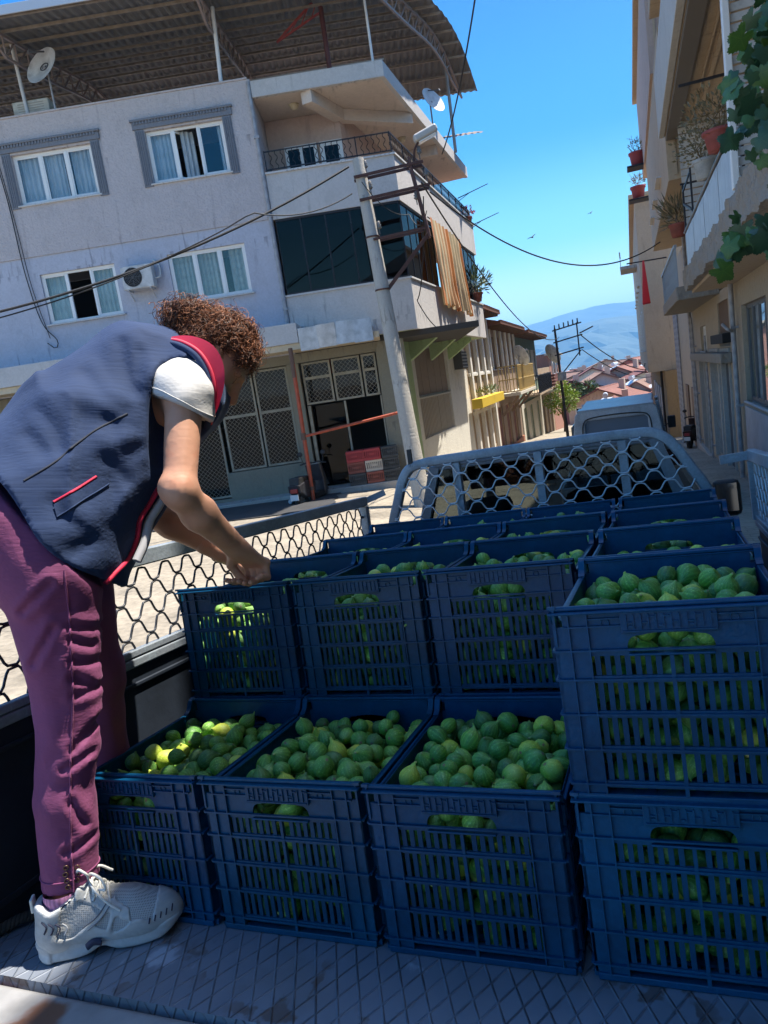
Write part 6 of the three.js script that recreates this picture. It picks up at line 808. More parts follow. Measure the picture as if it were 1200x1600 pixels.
// small tree by the kerb
{ const t = thing('small_tree', 'small yellow-green tree standing before the houses down the left side', 'tree'); const x = -5.6, z = -53; t.position.set(x, groundY(x, z), z); const b = new MB(); b.tube([V(0, 0, 0), V(.08, .9, .02), V(-.04, 1.6, 0), V(.1, 2.6, .06)], .14, 16, 8); b.tube([V(-.02, 1.5, 0), V(.5, 2.2, .2), V(.8, 2.9, .2)], .06, 10, 6); b.tube([V(0, 1.4, 0), V(-.5, 2.1, -.1), V(-.9, 2.8, 0)], .06, 10, 6); b.build('trunk', M.wood, t); t.scale.setScalar(.8); seed = 31; const L = []; for (const [cx, cy, cz, r, n] of [[0, 3.2, 0, 1.0, 500], [.9, 3.0, .2, .75, 340], [-.95, 2.9, 0, .75, 340], [.2, 4.0, .1, .7, 300], [-.4, 2.2, .3, .6, 220], [.6, 2.2, -.2, .55, 200]]) L.push(leafBall(n, r, r * .85, r, .26, .4, .1).translate(cx, cy, cz)); const c = new THREE.Mesh(mergeGeometries(L), phys([.24, .34, .03], .6, { transmission: .35, thickness: 0 })); put(c, 'crown', t); }
{ const t = thing('far_utility_pole', 'dark steel utility pole with a ladder-like cross frame down the street', 'utility pole'); const p = V(-3.95, 0, -40.9); t.position.copy(p).setY(groundY(p.x, p.z)); const o = -t.position.y; const b = new MB(); b.rod(V(0, 0, 0), V(-.1, o + 2.95, 0), .09, .06, 10); b.build('mast', M.iron, t); const c = new MB(); for (const y of [1.5, 2.2, 2.85]) c.bar(V(-.25, o + y, 0), V(1.35, o + y + .22, 0), .07, .07); c.bar(V(1.1, o + 1.3, 0), V(1.1, o + 3.1, 0), .07, .07); c.bar(V(1.2, o + 1.6, 0), V(.1, o + .5, 0), .06, .06); c.build('cross_frame', M.iron, t); const i = new MB(); for (let k = 0; k < 6; k++) i.rod(V(-.1 + k * .25, o + 2.9 + k * .035, 0), V(-.1 + k * .25, o + 3.15 + k * .035, 0), .04, .03, 8); i.build('insulator', M.dark, t); const l = new MB(); l.bar(V(1.2, o + 2.5, 0), V(1.95, o + 2.75, .1), .09, .06); l.build('lamp_arm', M.iron, t); const tr = new MB(); tr.rod(V(.05, o + .1, .2), V(.05, o + .55, .2), .24, .24, 14); tr.build('transformer', M.framePaint, t); }
cable('bundle of thin wires running from the far pole down to the rooftops', [V(-2.7, 2.4, -40.9), V(2, -.5, -75), V(4, -4, -120)], [1.2, 1.5], .03); cable('thin wire below the bundle, from the far pole to the rooftops', [V(-2.7, 1.6, -40.9), V(1.6, -1.2, -75), V(2.5, -5, -120)], [1, 1.5], .025);
// ---------------------------------------------------------------- buildings on the right (x runs towards the camera along the wall, z out over the street)
const TR = -88 * Math.PI / 180; const onR = (o, x, y, z, turn = 0) => { const v = V(x, 0, z).applyAxisAngle(V(0, 1, 0), TR); o.position.set(3.35 + v.x, y, v.z); o.rotation.y = TR + turn; return o; };
M.rWall = plaster([.40, .34, .26], .8, .014); M.rBeige = plaster([.48, .38, .27], .4, .006); M.rGrey = plaster([.42, .41, .39], .5, .006); M.rOrange = plaster([.46, .37, .27], .4, .006); M.tinPanel = mat([.50, .54, .58], .5, { map: tint(T.streak, .8), metalness: .2 }); M.slat = mat([.56, .55, .52], .6, { map: tint(T.mottle, 1) }); M.roughEdge = mat([.30, .27, .23], .95, { map: tint(T.stain, 1.2), bumpMap: tint(T.coarse, 1.5), bumpScale: .06 });
{ // ---- nearest building
  const t = thing('corner_house', 'weathered house at the right edge with a white panelled balcony and deep upper eaves', 'house'); const YB = -3.4; onR(t, 0, YB, 0); const mk = () => { const b = new MB(); b.m = new THREE.Matrix4().makeTranslation(0, -YB, 0); return b; }; const m0 = new THREE.Matrix4().makeTranslation(0, -YB, 0);
  const hs = [[-15.2, -12.4, -.25, 1.62], [-18.9, -17.4, -2.2, .75], [-21.6, -19.6, -2.2, .75], [-25.2, -23.6, -2.4, .6], [-19.3, -17.2, .85, 1.9], [-24.4, -22.6, .75, 1.5], [-11, -8, -.25, 1.6]];
  { const b = mk(); skin(b, -27.4, 8, -3.4, 2.16, hs, -.25, .25); b.build('ground_wall', M.rWall, t); const c = mk(); c.box(-27.4, 8, -3.4, 2.16, -2.5, -2.4); c.build('inner_wall', M.dark, t); }
  windowUnit(t, ...hs[0], { M4: m0, panes: 4, curtains: [1, 1, .8, 1], frameMat: mat([.09, .10, .11], .5), cm: M.curtainDull, glass: M.pane }); windowUnit(t, ...hs[6], { M4: m0, panes: 4, curtains: [1, 1, 1, 1], frameMat: mat([.09, .10, .11], .5), cm: M.curtainDull });
  { const b = mk(); b.box(-15.3, -12.3, -2.3, -.36, .003, .03, .005); b.build('apron_panel', mat([.42, .46, .52], .6, { map: tint(T.streak, 1) }), t); }
  for (const [i, c] of [[1, [.10, .12, .14]], [2, [.36, .37, .36]], [3, [.34, .34, .32]]]) { const [x0, x1, y0, y1] = hs[i]; for (let k = 0; k < 2; k++) { const d = mk(), a = x0 + .03 + k * (x1 - x0) / 2, e = a + (x1 - x0) / 2 - .05; d.box(a, e, y0, y1 - .04, -.12, -.06, .01); for (let q = 0; q < 4; q++) d.box(a + .12 + q * (e - a - .2) / 4, a + .16 + q * (e - a - .2) / 4, y0 + .1, y1 - .15, -.06, -.045); d.build('door', mat(c, .6, { map: tint(T.streak, 1) }), t); } const f = mk(); f.box(x0 - .07, x0 + .01, y0, y1 + .06, -.1, .05, .008); f.box(x1 - .01, x1 + .07, y0, y1 + .06, -.1, .05, .008); f.box(x0 + .012, x1 - .012, y1 - .02, y1 + .06, -.1, .05, .008); f.build('door_frame', M.rGrey, t); }
  { const [x0, x1, y0, y1] = hs[4]; for (let k = 0; k < 10; k++) { const b = mk(); const a = x0 + k * (x1 - x0) / 10; b.box(a, a + .17, y0 + .3, y1, -.08, -.03, .008); b.build('plank', M.wood, t); } const l = mk(); l.box(x0 - .3, x1 + .2, y0 + .08, y0 + .3, -.05, .18, .02); l.build('ledge', M.dark, t); }
  { const f = windowUnit(t, ...hs[5], { M4: m0, panes: 3, curtains: [1, 1, 1], cm: M.curtain }); const b = mk(); b.box(-26, -17, .48, .72, .0, .25, .03); b.build('string_course', M.roughEdge, t); }
  for (const [x, r, y0, y1] of [[-15.75, .05, -3, 2.1], [-27.0, .06, -3.3, 6.5], [-26.3, .035, -3.3, 1.9], [-22.0, .03, -3, 1.2]]) { const b = mk(); b.rod(V(x, y0, .1), V(x, y1, .1), r, r, 10); for (let y = y0 + 1; y < y1; y += 1.6) b.box(x - r - .02, x + r + .02, y, y + .05, .0, .1 + r); if (x === -15.75) b.tube([V(x, 1.15, .1), V(x + .2, 1.2, .22), V(x + .05, 1.32, .3)], .035, 10, 6); b.build('downpipe', M.pipe, t); }
  { const b = mk(); b.box(-27.4, 6, -3.4, -2.4, .003, .12, .02); b.box(-27, -20, -3.4, -2.75, .123, .5, .03); b.box(-25, -23, -3.4, -2.6, .503, .7, .03); b.build('plinth', M.concrete, t); }
  // balcony slab with a broken edge, white panel and rail, slatted screens at its ends
  { const b = mk(); const g = new THREE.BoxGeometry(24.4, .42, .95, 420, 6, 8), p = g.attributes.position; for (let i = 0; i < p.count; i++) { const x = p.getX(i), y = p.getY(i), z = p.getZ(i); if (z > .4 || y > .2) { const d = n3(x * 2.3, y * 3, z * 3) - .5, e = n3(x * 9, y * 11, z * 9) - .5 + .6 * (n3(x * 23, y * 23, z * 20) - .5); p.setZ(i, z + (z > .4 ? .10 * d + .05 * e : 0)); p.setY(i, y + (z > .3 ? .07 * d + .03 * e : 0)); } } g.computeVertexNormals(); b.add(g.translate(-4.4, 2.37, .42)); b.build('balcony_slab', M.roughEdge, t); const s = mk(); s.box(-16.6, 7.8, 2.10, 2.158, .01, .75); s.build('slab_soffit', M.rBeige, t); }
  { const b = mk(); for (let k = 0; k < 8; k++) b.box(-16.4 + k * 1.02, -15.4 + k * 1.02, 2.52, 3.3, .80 + (k % 2) * .006, .815 + (k % 2) * .006); b.build('balcony_panel', M.tinPanel, t); const e = mk(); e.box(-16.42, -16.40, 2.6, 3.3, .05, .8); e.build('end_panel', M.tinPanel, t); const r = mk(); r.rod(V(-16.5, 3.36, .81), V(-8.2, 3.36, .81), .03, .03, 8); for (let k = 0; k < 6; k++) r.rod(V(-16.4 + k * 1.63, 2.6, .79), V(-16.4 + k * 1.63, 3.36, .79), .016, .016, 6); r.rod(V(-16.4, 3.36, .05), V(-16.4, 3.36, .81), .025, .025, 8); r.build('rail', mat([.06, .065, .07], .4, { metalness: .4 }), t); }
  { const b = mk(); b.box(-16, -8.1, 2.58, 5.6, -2.3, -2.2); b.box(-27.4, -16.8, 2.2, 5.6, -.2, .0); b.box(-8.1, 8, 2.58, 5.6, -.25, -.02); b.build('upper_wall', M.rBeige, t); }
  for (let k = 0; k < 30; k++) { const b = mk(), y = 2.6 + k * .1; b.bar(V(-8.1, y + .05, -.3), V(-8.1, y + .05, .86), .02, .085, .008); b.build('screen_slat', M.slat, t); }
  for (let k = 0; k < 22; k++) { const b = mk(), y = 2.6 + k * .14; b.bar(V(-16.75, y + .05, -.8), V(-16.75, y + .05, .78), .02, .12, .008); b.build('screen_slat', M.slat, t); }
  { const b = mk(); b.box(-8.16, -8.04, 2.58, 5.6, .86, .93, .01); b.build('screen_post', mat([.66, .66, .64], .5), t); }
  { const b = mk(); b.box(-17.6, 8, 5.62, 5.78, -3, 1.0); b.build('upper_soffit', M.rBeige, t); const c = mk(); c.box(-17.6, -2.68, 5.60, 6.85, 1.003, 1.12, .01); c.box(-2.67, 8, 5.60, 6.85, 1.003, 1.12, .01); c.build('upper_parapet', plaster([.52, .52, .50], .5, .006), t); const g = mk(); g.box(-17.6, 8, 5.52, 5.617, .72, .98, .01); g.build('soffit_channel', mat([.13, .12, .11], .8), t); const e = mk(); e.box(-17.6, 8, 5.56, 5.617, .35, .42); e.box(-17.6, 8, 5.57, 5.617, .50, .53); e.build('soffit_moulding', M.rBeige, t); const r = mk(); r.box(-17.6, -2.75, 6.0, 8.2, -3, .75); r.box(-18, -2.68, 8.21, 8.45, -3, 1.1); r.build('top_storey', M.rBeige, t); }  // top storey: unseen, added and cut short to shade crates but not the woman
  { const b = mk(); b.add(new THREE.SphereGeometry(.14, 16, 8, 0, 6.3, Math.PI / 2, Math.PI / 2).translate(-14.6, 5.6, -.05)); b.build('ceiling_light', mat([.42, .40, .32], .3), t); }
  for (const [x, y] of [[-12.2, 4.3], [-14.0, 3.9]]) { } { const b = mk(); b.bar(V(-16.3, 3.9, .8), V(-14.6, 3.5, .8), .04, .04); b.bar(V(-16.3, 4.3, -.1), V(-16.3, 4.3, .85), .035, .035); b.bar(V(-16.3, 2.6, .8), V(-16.3, 4.3, .8), .035, .035); b.bar(V(-14.4, 3.3, .8), V(-14.4, 4.2, .8), .035, .035); b.bar(V(-16.3, 4.15, .8), V(-14.4, 4.15, .8), .03, .03); b.build('clothes_frame', M.iron, t); const h = mk(); h.bar(V(-13, 5.2, -.1), V(-13, 5.2, 1.0), .04, .04); h.build('hanging_bar', M.iron, t); }
}
{ // ---- second building with a railed balcony and a bay above
  const t = thing('street_house', 'tan house on the right with a railed balcony and a projecting upper storey', 'house'); const YB = -3.8; onR(t, 0, YB, 0); const mk = () => { const b = new MB(); b.m = new THREE.Matrix4().makeTranslation(0, -YB, 0); return b; };
  { const b = mk(); b.box(-36, -27.45, -3.8, 4.6, -3, .0); b.build('wall', M.rBeige, t); }
  { const b = mk(); b.box(-26.2, -18.6, 2.1, 2.42, .0, .95, .02); b.build('balcony_slab', M.roughEdge, t); const c = mk(); c.add(new THREE.CylinderGeometry(.95, .95, .32, 20, 1, false, 0, Math.PI / 2).rotateY(-Math.PI / 2).translate(-26.2, 2.26, 0)); c.build('slab_end', M.roughEdge, t); const r = mk(); for (let k = 0; k <= 34; k++) r.box(-26.1 + k * .22, -26.07 + k * .22, 2.44, 3.35, .88, .91); for (let q = 0; q < 17; q++) for (const s of [0, 1]) { r.bar(V(-26.1 + q * .44, 2.5 + s * .8, .895), V(-25.66 + q * .44, 3.3 - s * .8, .895), .02, .02); } r.box(-26.2, -18.6, 3.35, 3.41, .86, .93); r.build('balcony_railing', mat([.30, .32, .34], .5, { metalness: .3 }), t); }
  { const b = mk(); b.box(-30, -17.7, 4.7, 7.9, -3, .98, .01); b.build('upper_bay', M.rBeige, t); const c = mk(); c.box(-31, -17.65, 7.92, 10.4, -3, .5, .01); c.box(-32.5, -20.5, 7.9, 10.9, .503, 1.05, .01); c.build('top_storey', plaster([.48, .37, .31], .4, .006), t); const l = mk(); for (const z of [.12, .34, .56, .78]) l.box(-17.69, -17.66, 4.8, 7.8, z, z + .06); l.box(-20.49, -20.46, 8.1, 10.7, .56, .62); l.box(-20.49, -20.46, 8.1, 10.7, .84, .90); l.build('wall_moulding', M.rBeige, t); const d = mk(); d.box(-33, -20.3, 10.92, 11.1, -1, 1.2, .02); d.build('eaves', M.rBeige, t); }
  for (const x of [-20.5, -23.5, -26.5]) windowUnit(t, x - 1.4, x, 5.4, 7.2, { M4: new THREE.Matrix4().makeTranslation(0, -YB, 1.06), panes: 2, curtains: [1, 1], glass: M.paneDark });
  for (const x of [-29.5, -32.5]) { const b = mk(); b.box(x, x + 1.3, -3.0, -.6, .0, .06, .01); b.build('door', mat([.20, .12, .07], .7, { map: tint(T.streak, 1) }), t); }
  { const b = mk(); for (const z of [.0, .35, .7]) b.rod(V(-35.9 + z * 3, -3.6, .12), V(-35.9 + z * 3, 4.5, .12), .05, .05, 8); b.build('downpipe', M.pipe, t); }
}
{ // ---- third building: orange upper bay over a recessed ground floor
  const t = thing('street_house', 'tall orange-tan house at the far end of the right side with an overhanging upper storey', 'house'); const YB = -6; onR(t, 0, YB, 0); const mk = () => { const b = new MB(); b.m = new THREE.Matrix4().makeTranslation(0, -YB, 0); return b; };
  { const b = mk(); b.box(-70, -38.5, -.1, 8.3, -3, 1.35, .01); b.build('upper_bay', M.rOrange, t); const c = mk(); c.box(-70, -38.0, -6, -.105, -3, .6); c.build('ground_wall', plaster([.30, .21, .11], .5, .006), t); const e = mk(); e.box(-70.5, -38.2, 8.32, 8.5, -3, 1.6, .02); e.build('eaves', M.rBeige, t); }
  for (let k = 0; k < 6; k++) for (const y of [1.0, 4.6]) windowUnit(t, -44.5 - k * 4.2, -43 - k * 4.2, y, y + 2.2, { M4: new THREE.Matrix4().makeTranslation(0, -YB, 1.44), panes: 2, curtains: [1, 1], glass: M.paneDark });
  { const b = mk(); b.box(-50, -47, 6.0, 6.2, 1.36, 2.3, .02); for (let k = 0; k < 14; k++) b.box(-50 + k * .22, -49.97 + k * .22, 6.2, 7.0, 2.24, 2.27); b.box(-50, -47, 7.0, 7.05, 2.22, 2.29); b.build('balcony', M.rGrey, t); }
  { const b = mk(); b.rod(V(-39, -6, .75), V(-39, 2, .75), .06, .06, 8); b.bar(V(-40, .25, 1.5), V(-38, .4, 1.5), .04, .04); b.bar(V(-40, -.05, 1.5), V(-38.4, .1, 1.5), .04, .04); b.build('bracket_post', M.iron, t); }
  { const b = mk(); for (let k = 0; k < 4; k++) b.box(-45 - k * 4, -43 - k * 4, -5.6, -1.2, .6, .68, .02); b.build('shop_door', mat([.36, .37, .38], .6), t); }
}
{ const t = put(new THREE.Group(), 'red_cloth', scene); tag(t, 'red cloth hung out on a bar from the right side wall', 'cloth'); onR(t, -24.5, 3.15, 1.5); const g = new THREE.PlaneGeometry(.9, 1.3, 12, 8), p = g.attributes.position; for (let i = 0; i < p.count; i++) p.setZ(i, .08 * Math.sin(p.getX(i) * 9) * (1 - p.getY(i))); g.computeVertexNormals(); put(new THREE.Mesh(g, mat([.50, .02, .03], .9)), 'fabric', t); const b = new MB(); b.rod(V(0, .65, -.7), V(0, .68, .5), .02); b.build('bar', M.iron, t); }
// flower pots along the right balconies
seed = 91;
for (const [x, y, z, l, c, r, h, leaf, n, sz, sl, up, sp] of [
  [-9.9, 3.39, .80, 'dry brown plant in a red bowl on the near end of the white balcony rail', [.32, .07, .06], .21, .25, M.leafDry, 520, .075, .35, .5, [1.3, 1.0, 1.2]],
  [-11.5, 3.39, .84, 'wiry plant in a grey bucket on the white balcony rail', [.42, .43, .42], .17, .28, M.leafDry, 520, .065, .45, .5, [1.4, 1.2, 1.5]],
  [-17.5, 3.43, .85, 'spiky plant in a red pot at the far end of the white balcony', [.28, .07, .05], .22, .28, M.leafDry, 260, .26, .12, .9, [1.0, .9, 1.0]]]) { const p = potPlant(l, 'flower pots on the right balconies', mat(c, .7, { map: tint(T.mottle, 2) }), r, h, leaf, n, sz, sl, up, sp); onR(p, x, y, z); }
for (const [x, y, l] of [[-30.5, 8.0, 'upper red pot high on the second right house'], [-33.2, 7.3, 'lower red pot high on the second right house']]) { const p = potPlant(l, 'flower pots on the right balconies', mat([.30, .05, .05], .7), .3, .5, M.leafDry, 90, .14, .3, .6, [.6, .6, .6]); onR(p, x, y, 1.25); const b = new MB(); b.box(-.4, .4, -.08, -.01, -.5, .4, .01); b.build('shelf', M.iron, p); }
// ---------------------------------------------------------------- grape vine hanging in at the upper right
{
  const t = thing('grape_vine', 'leafy grape vine hanging in from the upper right corner', 'vine'); t.position.set(1.95, 1.7, -1.9); seed = 505;
  const shape = () => { const s = new THREE.Shape(), N = 60; for (let i = 0; i <= N; i++) { const a = i / N * Math.PI * 2, d = Math.abs(((a / Math.PI + 1) % 2) - 1); let r = .78 + .12 * Math.cos(a * 5) + .07 * Math.cos(a * 2) + .045 * (i % 2 ? 1 : -1); if (d > .88) r *= .42 + .1 * (1 - d) / .12 * 4; const x = r * Math.sin(a), y = r * Math.cos(a); i ? s.lineTo(x, y) : s.moveTo(x, y); } return s; };
  const leafGeos = [0, 1, 2].map(k => { let g = new THREE.ShapeGeometry(shape(), 1); const p = g.attributes.position; for (let i = 0; i < p.count; i++) { const x = p.getX(i), y = p.getY(i), r = Math.hypot(x, y); p.setZ(i, -.22 * r * r * (1 + .3 * k) + .12 * Math.abs(x) * (k - 1) + .06 * Math.sin(Math.atan2(x, y) * 5) * r); } g.computeVertexNormals(); const uv = g.attributes.uv; for (let i = 0; i < p.count; i++) uv.setXY(i, p.getX(i) * .5 + .5, p.getY(i) * .5 + .5); return g; });
  const lt = texture(256, (u, v) => { const x = u * 2 - 1, y = v * 2 - 1, a = Math.atan2(x, y), r = Math.hypot(x, y); let vein = 0; for (let k = 0; k < 5; k++) { const b = -2.5 + k * 1.25, da = Math.abs(Math.sin((a - b) / 2)) * 2; vein = Math.max(vein, 1 - da * r * 34); } const n = fbm(u, v, 8, 5, 71); const k = clamp(vein, 0, 1); return [mixn(.035 + .025 * n, .10, k * .7), mixn(.10 + .05 * n, .19, k * .7), mixn(.030 + .01 * n, .05, k * .7)]; });
  const lm = [[.75, .85, 1.1], [1, 1, 1], [1.7, 1.5, .6], [.6, .75, .95]].map(c => phys(c, .5, { map: lt, transmission: .45, thickness: 0 }));
  const st = new MB(); st.tube([V(.5, .9, .1), V(.05, .55, 0), V(-.12, .25, -.05), V(-.3, .1, -.12)], .008, 30, 6); st.tube([V(.5, .2, .2), V(.1, .0, .1), V(-.1, -.22, .08), V(-.32, -.36, .0)], .008, 30, 6); st.tube([V(.05, .55, 0), V(-.1, .42, .05), V(-.26, .34, .02)], .005, 20, 5); st.build('vine_stem', M.wood, t);
  const put1 = (x, y, z, s, k, m) => { const L = new THREE.Mesh(leafGeos[k], lm[m]); L.position.set(x, y, z); L.scale.setScalar(s); const to = camera.position.clone().sub(V(1.95 + x, 1.7 + y, -1.9 + z)).normalize(); L.quaternion.setFromUnitVectors(V(0, 0, 1), to.add(V(rr(-.7, .7), rr(-.3, .9), rr(-.3, .3))).normalize()).multiply(new THREE.Quaternion().setFromAxisAngle(V(0, 0, 1), Math.PI + rr(-.9, .9))); put(L, 'leaf', t); };
  for (const [x, y, n, sp] of [[-.26, .26, 16, .10], [-.30, .13, 13, .09], [-.18, .36, 12, .10], [-.36, .02, 4, .06], [-.24, -.02, 5, .07], [-.05, .4, 12, .18], [.12, .2, 16, .2], [-.16, .2, 12, .12], [-.1, .05, 12, .12], [-.12, -.3, 10, .1], [-.30, -.30, 8, .08], [-.38, -.38, 4, .06], [-.2, -.22, 6, .09], [-.24, -.38, 5, .08], [.05, -.2, 10, .16], [.2, 0, 8, .2]]) for (let k = 0; k < n * 1.5; k++) put1(x + rr(-sp, sp), y + rr(-sp, sp), rr(-.18, .18), rr(.030, .056), Math.floor(rnd() * 3), rnd() < .16 ? 2 : Math.floor(rnd() * 4));
}
// ---------------------------------------------------------------- rooftops down the hill and the mountains behind
{
  seed = 2024; const roofM = [[.24, .10, .075], [.20, .11, .085], [.17, .06, .055], [.26, .15, .11]].map(c => mat(c, .9, { map: tint(T.mottle, .4) })), wallM = [[.66, .62, .56], [.55, .42, .33], [.48, .18, .14], [.60, .58, .55]].map(c => plaster(c, .25, .01));
  const cl = [['white', 'tan', 'red', 'pale grey']][0]; const far = ['just beyond the brick house', 'below the far pole', 'in the middle of the rooftops', 'beside the mountain foot', 'near the right row', 'behind the parked pickup'];
  let n = 0; for (const [x, z, top, w, d, rot, k] of [[-10, -92, -3.6, 9, 8, .3, 2], [-4.5, -84, -4.6, 7, 7, -.2, 1], [-1.5, -104, -4.0, 9, 8, .15, 0], [1.4, -90, -5.2, 6, 7, .1, 3], [-12, -120, -3.0, 10, 8, .5, 1], [-6, -126, -3.8, 11, 9, -.1, 0], [-.5, -136, -3.6, 10, 9, .35, 2], [3, -122, -5.0, 8, 8, .0, 0], [-15, -150, -3.0, 12, 10, .2, 0], [-8, -160, -3.6, 12, 9, -.3, 2], [-2, -170, -4.2, 12, 10, .1, 1], [4, -160, -4.5, 10, 9, .4, 3], [-19, -190, -3.5, 14, 10, .1, 2], [-9, -200, -4.4, 14, 10, .5, 0], [1, -205, -4.8, 13, 11, -.2, 1], [-24, -240, -4, 16, 12, .3, 0], [-12, -250, -5, 16, 12, 0, 2], [0, -255, -5.6, 15, 12, .2, 0], [-3.3, -74, -5.4, 5, 6, .05, 2], [.8, -72, -5.6, 4.5, 5, .1, 1], [-6.2, -96, -3.2, 6, 6, .2, 3], [-3.6, -112, -3.0, 6, 6, -.3, 1], [-8.2, -110, -2.6, 6, 7, .1, 0], [1.2, -112, -3.6, 6, 6, .25, 2], [-1.2, -90, -4.6, 4, 5, -.15, 3], [-5.2, -140, -2.4, 7, 7, .3, 2], [-10.5, -175, -2.0, 9, 8, .1, 1], [-4.5, -185, -2.6, 9, 8, -.2, 3]]) {
    const t = thing('hillside_house', `${cl[k]} walled house with a ${k === 2 ? 'dark red' : 'red tiled'} roof, number ${''}`.replace(', number ', '') + ' ' + [`left of the far pole's foot`, 'close behind the green tree', 'with a flat white terrace edge', 'right behind the parked pickup roof', 'left in the second row of rooftops', 'in the second row under the pole', 'in the second row, right of the pole', 'at the right of the second row', 'left in the third row of rooftops', 'in the third row under the pole', 'in the middle of the third row', 'at the right of the third row', 'left in the fourth row of rooftops', 'in the middle of the fourth row', 'at the right of the fourth row', 'at the left of the farthest row', 'in the middle of the farthest row', 'at the right of the farthest row', 'nearest beyond the brick house', 'nearest beyond the parked pickup', 'low, just right of the brick house', 'small, in the gap under the far pole', 'behind the brick house roof', 'small, above the parked pickup roof', 'narrow, over the pickup roof', 'between the second and third rows', 'far left, behind the third row', 'far middle, behind the third row'][n], 'house', null);
    const gy = groundY(x, z) - 1; t.position.set(x, gy, z); t.rotation.y = rot; const H = top + 2.3 - gy; const b = new MB(); b.box(-w / 2, w / 2, 0, H - 1.4, -d / 2, d / 2); b.poly([[-w / 2, H - 1.4], [w / 2, H - 1.4], [0, H - .05]], .2); b.l[1].translate(0, 0, d / 2 - .22); b.poly([[-w / 2, H - 1.4], [w / 2, H - 1.4], [0, H - .05]], .2); b.l[2].translate(0, 0, -d / 2 + .02); b.build('wall', wallM[k], t);
    const r = new MB(); for (const s of [-1, 1]) { r.bar(V(s * w * .28, H - .62, -d / 2 - .5), V(s * w * .28, H - .62, d / 2 + .5), w * .6, .16); r.l[r.l.length - 1].translate(-s * w * .28, -(H - .62), 0).rotateZ(-s * Math.atan2(1.4, w / 2)).translate(s * w * .255, H - .66, 0); } const rf = r.build('roof', roofM[(n * 7 + k) % 4], t); const c = new MB(); c.box(w * .15, w * .15 + .6, H - 1, H + .7, -d * .2, -d * .2 + .6); c.build('chimney', wallM[1], rf); if (n % 3 === 0) { const q = new MB(); q.bar(V(-w * .1, H + .2, d * .2), V(-w * .32, H - .3, d * .35), 1.4, .08); q.rod(V(-w * .15, H + .5, d * .3 - .8), V(-w * .15, H + .5, d * .3 + .8), .25, .25, 10); q.build('water_heater', mat([.6, .62, .65], .3, { metalness: .3 }), rf); }
    for (let i = 0; i < Math.floor(w / 2.4); i++) for (let q = 0; q < 2; q++) { const y = H - 3 - q * 2.9; if (y < 1) continue; const x0 = -w / 2 + .8 + i * 2.3; const m = new MB(); m.box(x0, x0 + 1.2, y, y + 1.3, d / 2 + .001, d / 2 + .06); const wn = m.build('window', M.pvc, t); const g = new MB(); g.box(x0 + .1, x0 + 1.1, y + .1, y + 1.2, d / 2 + .062, d / 2 + .075); g.build('pane', M.paneDark, wn); } n++; }
  // small roadside trees among the roofs
  for (const [x, z, r] of [[-7.5, -88, 1.6], [2.2, -78, 1.3], [-9.5, -135, 2.4]]) { const t = thing('garden_tree', x < -9 ? 'dark green tree among the far rooftops' : x < 0 ? 'green tree beside the rooftops beyond the brick house' : 'small green tree at the right foot of the street', 'tree'); const gy = groundY(x, z); t.position.set(x, gy, z); const b = new MB(); b.rod(V(0, 0, 0), V(0, 2.5, 0), .2, .1, 8); b.build('trunk', M.wood, t); const L = []; for (let k = 0; k < 6; k++) L.push(leafBall(160, r * .6, r * .5, r * .6, .4, .45, .1).translate(rr(-.6, .6) * r, 2.6 + r * rr(0, 1), rr(-.5, .5) * r)); put(new THREE.Mesh(mergeGeometries(L), M.leafA), 'crown', t); }
}
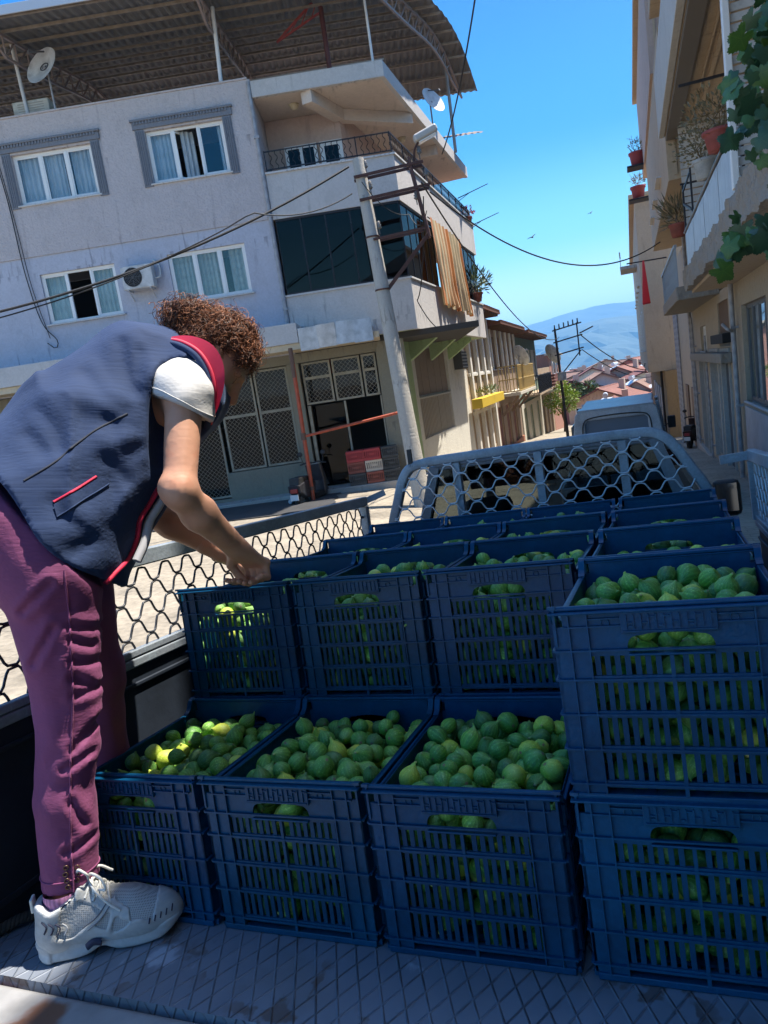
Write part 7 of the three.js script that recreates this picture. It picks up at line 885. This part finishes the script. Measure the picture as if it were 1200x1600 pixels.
for (const [nm, lab, D, seedz, amp] of [['hills', 'nearer blue ridge of the mountains across the valley', 5200, 3, .72], ['mountains', 'high blue mountain ridge on the horizon', 7600, 9, 1]]) {
  const N = 220, K = 26, pos = [], idx = []; const crest = x => { const s = x / D; // height over the eye, as a share of the distance
    const p = [[-1.2, .020], [-.6, .030], [-.32, .045], [-.22, .050], [-.155, .056], [-.105, .0625], [-.06, .0665], [-.02, .064], [.05, .060], [.15, .055], [.4, .045], [.9, .03], [1.3, .02]]; let k = 0; while (k < p.length - 2 && s > p[k + 1][0]) k++; const u = clamp((s - p[k][0]) / (p[k + 1][0] - p[k][0]), 0, 1); return (mixn(p[k][1], p[k + 1][1], u * u * (3 - 2 * u)) * amp + .0022 * (n3(s * 40, 0, seedz) - .5) + .0012 * (n3(s * 130, 3, seedz) - .5)) * D; };
  for (let j = 0; j <= K; j++) for (let i = 0; i <= N; i++) { const x = (i / N * 2.4 - 1.2) * D, u = j / K; const h = crest(x), e = (n3(x / 260, u * 9, seedz) - .5) * 190 * Math.sin(u * Math.PI) + (n3(x / 90, u * 24, seedz + 4) - .5) * 60 * Math.sin(u * Math.PI); pos.push(x, mixn(-160, h, Math.pow(u, .85)) + e * .6, -D + (1 - u) * 1500 + e); }
  for (let j = 0; j < K; j++) for (let i = 0; i < N; i++) { const a = j * (N + 1) + i, b = a + N + 1; idx.push(a, a + 1, b, a + 1, b + 1, b); }
  const o = pos.length / 3; for (let i = 0; i <= N; i++) { const x = (i / N * 2.4 - 1.2) * D; pos.push(x, -160, -D - 1500); } for (let i = 0; i < N; i++) { const a = K * (N + 1) + i, b = o + i; idx.push(a, a + 1, b, a + 1, b + 1, b); }
  const g = new THREE.BufferGeometry(); g.setAttribute('position', new THREE.Float32BufferAttribute(pos, 3)); g.setIndex(idx); g.computeVertexNormals(); const m = put(new THREE.Mesh(uvm(g, .002), mat([.10, .12, .075], 1, { map: tint(T.mottle, 1) })), nm, scene); m.geometry.computeVertexNormals(); tag(m, lab, null, null, 'structure');
}

// two birds high over the street
for (const [x, y, z, l] of [[-4.8, 8.1, -41.5, 'small dark bird flying over the street, the lower of two'], [-3.2, 12.9, -65, 'small dark bird flying over the street, the higher of two']]) { const t = thing('bird', l, 'bird'); t.position.set(x, y, z); t.rotation.set(.2, .6, .3); const b = new MB(); b.add(new THREE.SphereGeometry(.05, 10, 8).scale(1, .9, 2.6)); const w = [[0, 0, .06], [.14, .06, .02], [.32, .03, -.08], [.14, .05, -.06], [0, 0, -.06]]; for (const s of [-1, 1]) { const g = new THREE.BufferGeometry(), p = []; for (let i = 1; i < 4; i++) p.push(...[w[0], w[i], w[i + 1]].flatMap(q => [q[0] * s, q[1] + .01, q[2]])); g.setAttribute('position', new THREE.Float32BufferAttribute(p, 3)); b.add(g); } const tl = new THREE.ConeGeometry(.045, .14, 6).rotateX(Math.PI / 2).scale(1, .3, 1).translate(0, 0, -.17); b.add(tl); const m = b.build('body', M.black, t); }
// ---------------------------------------------------------------- render
const renderer = new THREE.WebGLRenderer({ antialias: true });
renderer.setSize(768, 1024);
renderer.shadowMap.enabled = true;
renderer.toneMapping = THREE.LinearToneMapping;
renderer.toneMappingExposure = EXPOSURE;
renderer.render(scene, camera);
